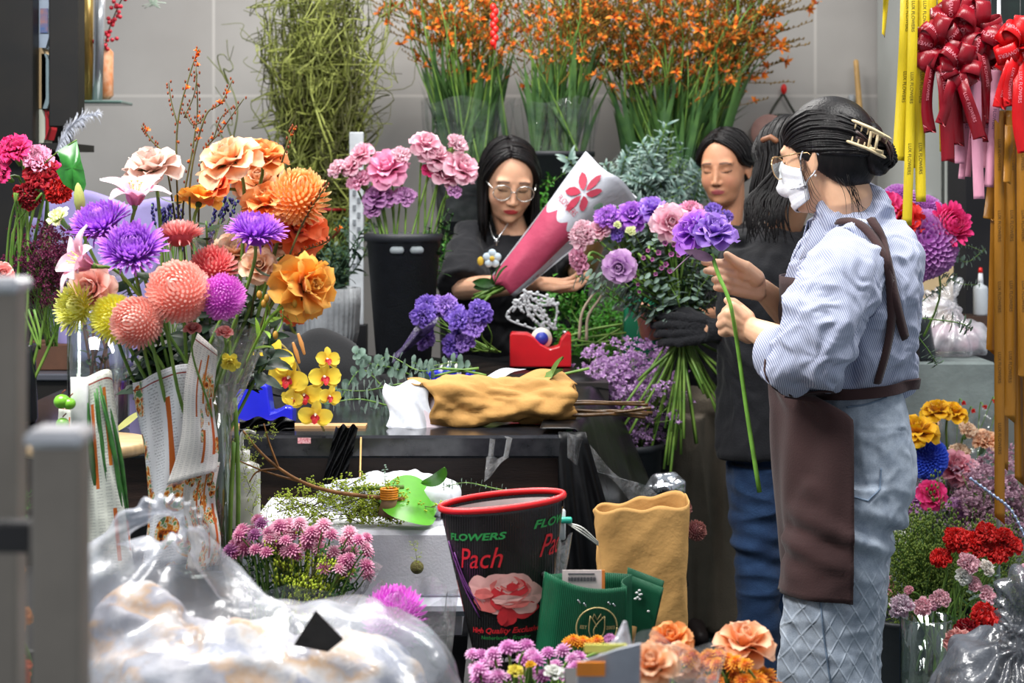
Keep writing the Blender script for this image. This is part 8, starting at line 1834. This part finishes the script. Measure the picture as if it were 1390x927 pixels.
# ================================================================== BOTTOM EDGE, out of focus
FB=P(0,1010,2.55).z
tag(quadbox('front_stand',P(600,0,2.6).x,P(1110,0,2.6).x,2.30,2.78,0,FB,blk_box,None),'black stand below the picture carrying the front flowers','stand')
PB=[button(pm('p_fpink','b0509c','eaa8dc','d078bc')),button(pm('p_fpink2','c86ab0','f4c4e8','e094cc'))]
for i in range(40):
 x=640+rnd.uniform(0,150);y=884+abs(x-735)*.10+rnd.uniform(-8,46);yy=2.62+rnd.uniform(-.08,.08)
 flower('spray_chrysanthemum',PB[i%2],P(x,y,yy),(rnd.uniform(-.5,.5),-.35,1),.0150*rnd.uniform(.85,1.15),V(P(720,0,2.6).x+rnd.uniform(-.03,.03),2.6,FB+.003),'orchid pink button bloom at the bottom edge before the black sleeve',group='orchid pink spray chrysanthemums at the bottom',sr=.002,bend=.004)
for i,(x,y,d,m_,lab)in enumerate(((700,915,24,SYELLOW,'pale yellow bloom among the pink buttons, left'),(752,918,30,WHITEP,'white bloom among the pink buttons at the bottom'),(720,905,16,GYEL,'small lime yellow bud among the pink buttons'))):R2('anemone',ruffle(m_,i,24,.07),x,y,2.5,d,(0,-.5,1),lab,V(P(730,0,2.55).x,2.52,FB))
MG_=button(pm('p_mumgold','d8500c','fbb41c','f6981a'));MG2=button(pm('p_mumgold2','c84010','f8a01c','ee7a14'))
for i in range(60):
 u=rnd.random();x=930+135*u;y=893+(26*(u-.35)**2*4 if u>.35 else 0)+rnd.uniform(-4,40)
 flower('marigold',MG_ if i%2 else MG2,P(x,y,2.58+rnd.uniform(-.07,.07)),(rnd.uniform(-.5,.5),-.5,1),.0135*rnd.uniform(.85,1.15),V(P(985,0,2.58).x+rnd.uniform(-.03,.03),2.58,FB+.003),'golden orange button bloom at the bottom edge under the apricot roses',group='golden button blooms at the bottom',sr=.002,bend=.004)
for i in range(7):flower('marigold',MG_,P(772+i*6.5,872+rnd.uniform(-3,4),2.72),(0,-.6,1),.012,V(P(790,0,2.7).x,2.70,FB+.003),'golden button bloom in the small row under the tulip emblem',group='golden buttons under the tulip emblem',sr=.002)
R2('carnation',ruffle(_m['p_fpink'],3,30,.1),828,870,2.7,18,(0,-.7,.8),'single pink button bloom right of the small golden row',V(P(810,0,2.7).x,2.68,FB+.01))
fr_=lambda x:V(P(x,0,2.6).x,2.6,FB)
R2('rose',rose(PORANGE,1.,.65,81,.04),912,872,2.62,52,(-.2,-.6,.9),'apricot rose at the foot of the kraft bag',fr_(920));R2('rose',rose(pm('p_apricot','f08a3c','fbcfae','f8a868'),1.,.85,82,.02),1010,878,2.62,70,(.05,-.35,1),'wide open apricot rose beside the blue jeans, the rightmost',fr_(1000));R2('rose',rose(PEACH,1.,.8,83,.02),925,900,2.55,50,(.3,-.6,.8),'peach rose low between the two apricot ones',fr_(930))
R2('rose',rose(PEACH,1.,.5,84,.02),884,905,2.15,62,(-.1,-.6,.8),'blurred pale peach rose next to the grey tray',V(P(884,0,2.2).x,2.35,FB));
gt=thing('grey_tray','blurred grey plastic card with an orange label at the bottom edge','plastic card',P(822,950,2.05));k=MB();pl=[(P(780,0,2.05).x,P(0,960,2.05).z),(P(868,0,2.05).x,P(0,960,2.05).z),(P(870,0,2.05).x,P(0,874,2.05).z),(P(838,0,2.05).x,P(0,882,2.05).z),(P(786,0,2.05).x,P(0,900,2.05).z)];prism(k,pl,2.05,2.056);k.build('card',mat('tray_grey','9a9ea8',.5),gt,smooth=False)
k=MB();k.box(P(802,908,2.045),(.033,.003,.016));k.build('orange_label',mat('label_orange2','f08a1c',.5),gt,smooth=False);k=MB();k.box(P(822,880,2.06),(.05,.003,.010));k.build('yellow_strip',mat('strip_yellow','e8e46a',.5),gt,smooth=False)
tag(quadbox('tray_block',P(770,0,2.1).x,P(905,0,2.1).x,2.0,2.22,0,P(0,960,2.05).z,blk_box,None),'black block below the picture holding the grey card','box')
k=MB();k.tube([P(832,905,2.2),P(846,868,2.2),P(848,846,2.2)],[.026,.010,.003],14,round_=True);tag(k.build('film_tip',film_mat('film_milky2','e8e8f0',.6,.4)),'blurred twist of pale plastic film right above the grey card','plastic film')
film_cone(P(905,925,2.3),.07,.15,(.1,-.2,1),'blurred clear film around the pale peach rose',seed=6,bot=.8,m=film_mat('film_milky','f4f0ee',.25,.4))
# big clear carrier bag, blurred, in front at left
cb_=thing('carrier_bag','large crinkled translucent carrier bag with looped handle, blurred in front','plastic bag',(P(360,0,2.2).x,2.25,.55));Y0=2.25
k=MB();k.ell(P(300,935,Y0),(.20,.17,.12),seg=40,rings=26);k.ell(P(450,930,Y0),(.16,.16,.105),seg=40,rings=26);k.ell(P(205,850,Y0+.05),(.10,.12,.11),seg=36,rings=24);k.ell(P(560,985,Y0),(.07,.12,.09),seg=30,rings=20)
k.tube(spline([P(140,800,Y0),P(152,740,Y0),P(180,705,Y0-.01),P(222,686,Y0-.02),P(256,698,Y0-.02),P(268,740,Y0-.02),P(280,800,Y0),P(300,850,Y0)],30),[.055,.030,.020,.017,.017,.022,.045,.07],20,round_=True)
k.tube(spline([P(150,810,Y0+.02),P(200,770,Y0+.02),P(240,750,Y0+.02),P(262,735,Y0)],16),[.05,.028,.02,.016],18,round_=True)
me=remesh(k,.005,6,.5,'bag');hp=np.array(P(245,700,Y0))
def cbd(v,n):
 q=v-hp;r=np.linalg.norm(q,axis=1);an=np.arctan2(q[:,2],q[:,0]);return .004*np.sin(an*15+3*nz(v,5))*np.clip(1.2-r/.35,0,1)+folds(v,n,.016,8,4)
displace(me,cbd);me.materials.append(film_mat('bag_clear','d4d9e4',.27,.25,.24,9,.009,.30));link('bag',me,cb_)
k=MB();k.ell(P(300,945,Y0),(.165,.13,.09),seg=24,rings=16);k.ell(P(440,945,Y0),(.13,.12,.078),seg=24,rings=16);k.ell(P(190,880,Y0+.05),(.07,.08,.08),seg=24,rings=16)
me=remesh(k,.008,3,.5,'contents');displace(me,lambda v,n:folds(v,n,.016,16,2));
t=NT('bag_paper_content');cc=t.ramp(t.noise(9,4),[(.32,srgb('4a5068')),(.42,srgb('8c90a0')),(.49,srgb('c8c4c0')),(.56,srgb('c09868')),(.61,srgb('9a98a0')),(.72,srgb('d4d0d0'))]);me.materials.append(t.end(t.prin(cc,.6,0,.3)));o=link('contents',me,cb_);o['kind']='stuff'
k=MB();a,b,c,d=P(398,876,2.12),P(428,829,2.12),P(466,868,2.12),P(445,885,2.12);k.add([a,b,c,d,a+V(0,.004,0),b+V(0,.004,0),c+V(0,.004,0),d+V(0,.004,0)],[(0,1,2,3),(7,6,5,4),(0,4,5,1),(1,5,6,2),(2,6,7,3),(3,7,4,0)]);tag(k.build('black_scrap',mat('scrap_black','2a2420',.3,0,.5,.3,20,.4,20),smooth=False),'dark pointed plastic scrap on top of the big clear bag','plastic scrap')
tag(quadbox('bag_stand',P(120,0,2.25).x,P(640,0,2.25).x,2.08,2.45,0,P(0,1010,2.25).z,blk_box,None),'black stand below the picture carrying the big clear bag','stand')
# grey metal rack posts, very near
met=mat('post_metal','8a8278',.45,.5,.5,.08,12);metl=mat('post_top','c8c8cc',.3,.6)
rk=thing('metal_rack','blurred grey metal rack very near the camera at the lower left','rack',(P(60,0,1.25).x,1.25,0))
for(x0,x1,yt,Y)in((-40,22,388,1.35),(40,108,596,1.2)):
 a,b=P(x0,yt,Y),P(x1,yt,Y);k=MB();k.box(((a.x+b.x)/2,Y+.017,a.z/2),(b.x-a.x,.034,a.z),bev=.003);k.build('post',met,rk,smooth=False)
 k=MB();k.box(((a.x+b.x)/2,Y+.016,a.z+.0),(b.x-a.x+.006,.045,.012),bev=.004);k.build('post_cap',metl,rk,smooth=False)
a=P(-60,727,1.28);b=P(45,727,1.28);k=MB();k.box(((a.x+b.x)/2,1.28,a.z),(b.x-a.x,.02,.022),bev=.002);k.build('cross_bar',mat('bar_black','1c1a1c',.5),rk,smooth=False)
a=P(-20,560,1.28)
# peach flowers and green bits seen past the rack
pv=V(P(-10,0,2.3).x,2.32,0);tag(quadbox('side_stand',P(-90,0,2.3).x,P(60,0,2.3).x,2.2,2.45,0,P(0,985,2.3).z,blk_box,None),'black stand at the lower left edge under the orange blooms','stand')
for i,(x,y,d,m_,lab)in enumerate(((14,770,44,PORANGE,'blurred orange bloom at the left edge, topmost of the stack'),(4,805,38,PEACH,'blurred peach bloom at the left edge, second from the top'),(20,842,46,PORANGE,'blurred orange-peach bloom at the left edge, in the middle'),(6,880,44,PEACH,'blurred pale peach bloom at the left edge, lower one'),(24,912,44,RORANGE,'blurred red-orange bloom at the bottom left corner'))):flower('carnation',ruffle(m_,i,34,.1),P(x,y,2.3),(.2,-.9,.4),d/2*2.3/F*1.15,V(P(0,0,2.3).x,2.34,P(0,985,2.3).z),lab)
for i in range(6):stand_copy(leafy(i%5,BG),'leafy_branch',P(30,725,3.0),P(20+rnd.uniform(-10,22),668+rnd.uniform(-6,20),3.0),'bright green leafy tip showing between the rack posts','foliage','green tips between the rack posts')
# stool with round pale seat and other things behind the left bundles
so=thing('round_stool','stool with a round pale wooden seat behind the newsprint bundles','stool',(P(112,0,3.55).x,3.57,0));c=V(P(112,0,3.55).x,3.57,P(0,618,3.45).z-.012);k=MB();k.lathe([(.001,0),(.125,0),(.130,.006),(.130,.020),(.125,.025),(.001,.025)],c,48);k.build('seat',mat('seat_wood','b89a70',.45,0,.4,.15,8,stretch=(1,8,1)),so)
for a in(.8,2.4,3.9,5.5):k=MB();k.tube([c+V(math.cos(a)*.08,math.sin(a)*.08,0),V(c.x+math.cos(a)*.13,c.y+math.sin(a)*.13,0)],.011,10);k.build('leg',mat('leg_dark','1e1a18'),so)
leafmesh(P(192,560,3.7),(-1,-.2,-.12),.075,.035,'olive_leaf','long olive leaf lying left of the newspaper flap',mat('olive_leaf','9a9a5c',.5),.1,.1,1.2,'point')
# ------------------------------------------------------------------ far left blooms
lv=thing('dark_vase','dark vase at the left edge holding the magenta blooms','vase',P(20,0,4.05));c=V(P(18,0,4.05).x,4.05,ZT);k=MB();k.lathe([(.05,0),(.055,.01),(.05,.16),(.052,.18),(.047,.18),(.045,.02),(.001,.015)],c,30);k.build('vase',mat('vase_dark','22262a'),lv);lv.location=c;lv.children[0].location=-c
def LF(name,bloom,px,py,dia,d,label,Y=3.95,**kw):return flower(name,bloom,P(px,py,Y),d,dia/2*Y/F*1.12,c+V(rnd.uniform(-.02,.02),rnd.uniform(-.02,.02),.03),label,sr=.0034,**kw)
LF('peony',ruffle(HOT,1,40,.1),22,210,50,(-.1,-.7,.7),'hot pink peony at upper left, the highest');LF('peony',ruffle(PINK,2,40,.1),50,222,46,(.2,-.7,.6),'pink peony at the left just right of the highest one');LF('peony',ruffle(HOT,3,40,.1),5,238,48,(-.4,-.7,.4),'hot pink peony cut by the left edge');LF('peony',rose(HOT,1.,.6,90,.06),72,240,36,(.4,-.7,.3),'magenta petals beside the large green leaf')
LF('carnation',ruffle(CRIM,4,46,.12),58,240,48,(.1,-.8,.3),'dark crimson carnation under the pink peonies');LF('carnation',ruffle(RED,5,46,.12),76,258,40,(.4,-.7,0),'crimson red carnation next to the green leaf, lower');LF('carnation',ruffle(CRIM,6,40,.12),40,262,40,(-.1,-.9,-.3),'dark crimson carnation in shade, lowest')
LF('rose',rose(CORAL,1.,.4,91),2,372,28,(.5,-.8,.3),'coral rose half hidden at the left edge above the rack post',3.2)
LF('anthurium',ruffle(CRIM,7,26,.08),118,312,34,(.2,-.9,.2),'dark red bloom behind the purple chrysanthemum')
k=MB();k.grid(leaf_grid(.10,.075,.3,.2,16,9)[0]);lm=k.mesh('leaf');lt=thing('ivy_leaf','large glossy green leaf hanging beside the crimson carnation','leaf',P(100,195,3.85))
LP=[(104,190),(92,196),(78,205),(84,225),(76,232),(86,250),(98,258),(104,262),(112,266),(117,250),(114,232),(110,218),(108,206)]
k=MB();cpt=P(98,228,3.83);ring=[P(x,y,3.85+.012*math.sin(i*2.1))for i,(x,y)in enumerate(LP)];mid_=[cpt.lerp(q,.55)+V(0,-.006*(1 if i%2 else-1),0)for i,q in enumerate(ring)];n_=len(LP)
k.add([cpt]+mid_+ring,[(0,i+1,(i+1)%n_+1)for i in range(n_)]+[(i+1,n_+i+1,n_+(i+1)%n_+1,(i+1)%n_+1)for i in range(n_)]);k.build('leaf_blade',mat('glossy_leaf','2f7a2c',.3,0,.5,.2,30,col2='1f5a22'),lt)
k=MB();k.tube(spline([P(104,190,3.85),P(80,205,3.87),P(60,222,3.9)],8),.0016,5);k.build('stalk',STEM(),lt)
for i in range(5):k=MB();k.tube(spline([P(rnd.uniform(8,60),262,3.92),P(10+rnd.uniform(0,20),330,3.98),c+V(rnd.uniform(-.03,.03),0,.1)],10),.0028,7);tag(k.build('cut_stem',STEM()),'green stem of the magenta blooms at the left edge','cut stem','stems at the left edge')
AST=pm('p_astilbe','4a1030','8a2a58','661c42')
for i in range(28):
 x,y=rnd.uniform(28,92),rnd.uniform(300,400);stand_copy(statice(i%5,AST,.030),'astilbe',P(70+rnd.uniform(-8,8),470,4.05),P(x,y,4.05+rnd.uniform(-.08,.08)),'burgundy astilbe plume hanging between the left edge and yellow blooms','flower stem','burgundy astilbe plumes',wide=.75)
for i in range(3):k=MB();q=spline([P(30+8*i,420,3.9),P(44+5*i,452,3.9),P(54,474,3.9)],6);k.tube(q,.003,6);tag(k.build('cut_stem',STEM()),'loose pale green stem end beside the near rack post','cut stem','loose stem ends by the rack')
# lavender sprigs behind the arrangement
LVS=pm('p_lavsprig','2a2468','5a54a8')
for i in range(22):
 x,y=rnd.choice((rnd.uniform(196,250),rnd.uniform(285,330))),rnd.uniform(262,320);t=thing('lavender','indigo lavender sprig behind the roses of the tall arrangement','flower stem',P(250,470,3.6),'indigo lavender sprigs');p1=P(x,y,3.55);k=MB();q=curve_stem(P(250+rnd.uniform(-20,20),470,3.6),p1,.01);k.tube(q,.0012,5);k.build('stem',STEM(),t);k=MB();dd=(Vector(q[-1])-Vector(q[-2])).normalized()
 for j in range(12):k.ell(p1-dd*j*.0035+V(rnd.gauss(0,.0022),rnd.gauss(0,.002),0),(.0032,.003,.004),seg=6,rings=5)
 k.build('spike',LVS,t)
 # ================================================================== LIGHT
w=bpy.data.worlds.new('world');sc.world=w;w.use_nodes=True
w.node_tree.nodes['Background'].inputs[0].default_value=(.86,.92,1.0,1);w.node_tree.nodes['Background'].inputs[1].default_value=.42
def area(name,loc,size,power,col=(1,1,1),rot=(0,0,0)):
 l=bpy.data.lights.new(name,'AREA');l.shape='RECTANGLE';l.size,l.size_y=size;l.energy=power;l.color=col
 o=bpy.data.objects.new(name,l);C.objects.link(o);o.location=loc;o.rotation_euler=rot;return o
area('unseen_top_lamp',(-.3,5.2,3.0),(1.6,.5),62,(1,.97,.93))
area('unseen_top_lamp',(1.2,3.3,3.1),(1.4,.6),56,(1,.98,.95))  # unseen lamp, set to the right to brighten the dim carnations
area('unseen_top_lamp',(-1.1,2.6,2.9),(1.2,.8),105,(1,.98,.95))  # unseen lamp added to brighten the flower arrangement at front left
sc.cycles.use_denoising=True
sc.cycles.max_bounces=6;sc.cycles.diffuse_bounces=3;sc.cycles.glossy_bounces=2;sc.cycles.transmission_bounces=4;sc.cycles.transparent_max_bounces=16
sc.cycles.caustics_reflective=False;sc.cycles.caustics_refractive=False
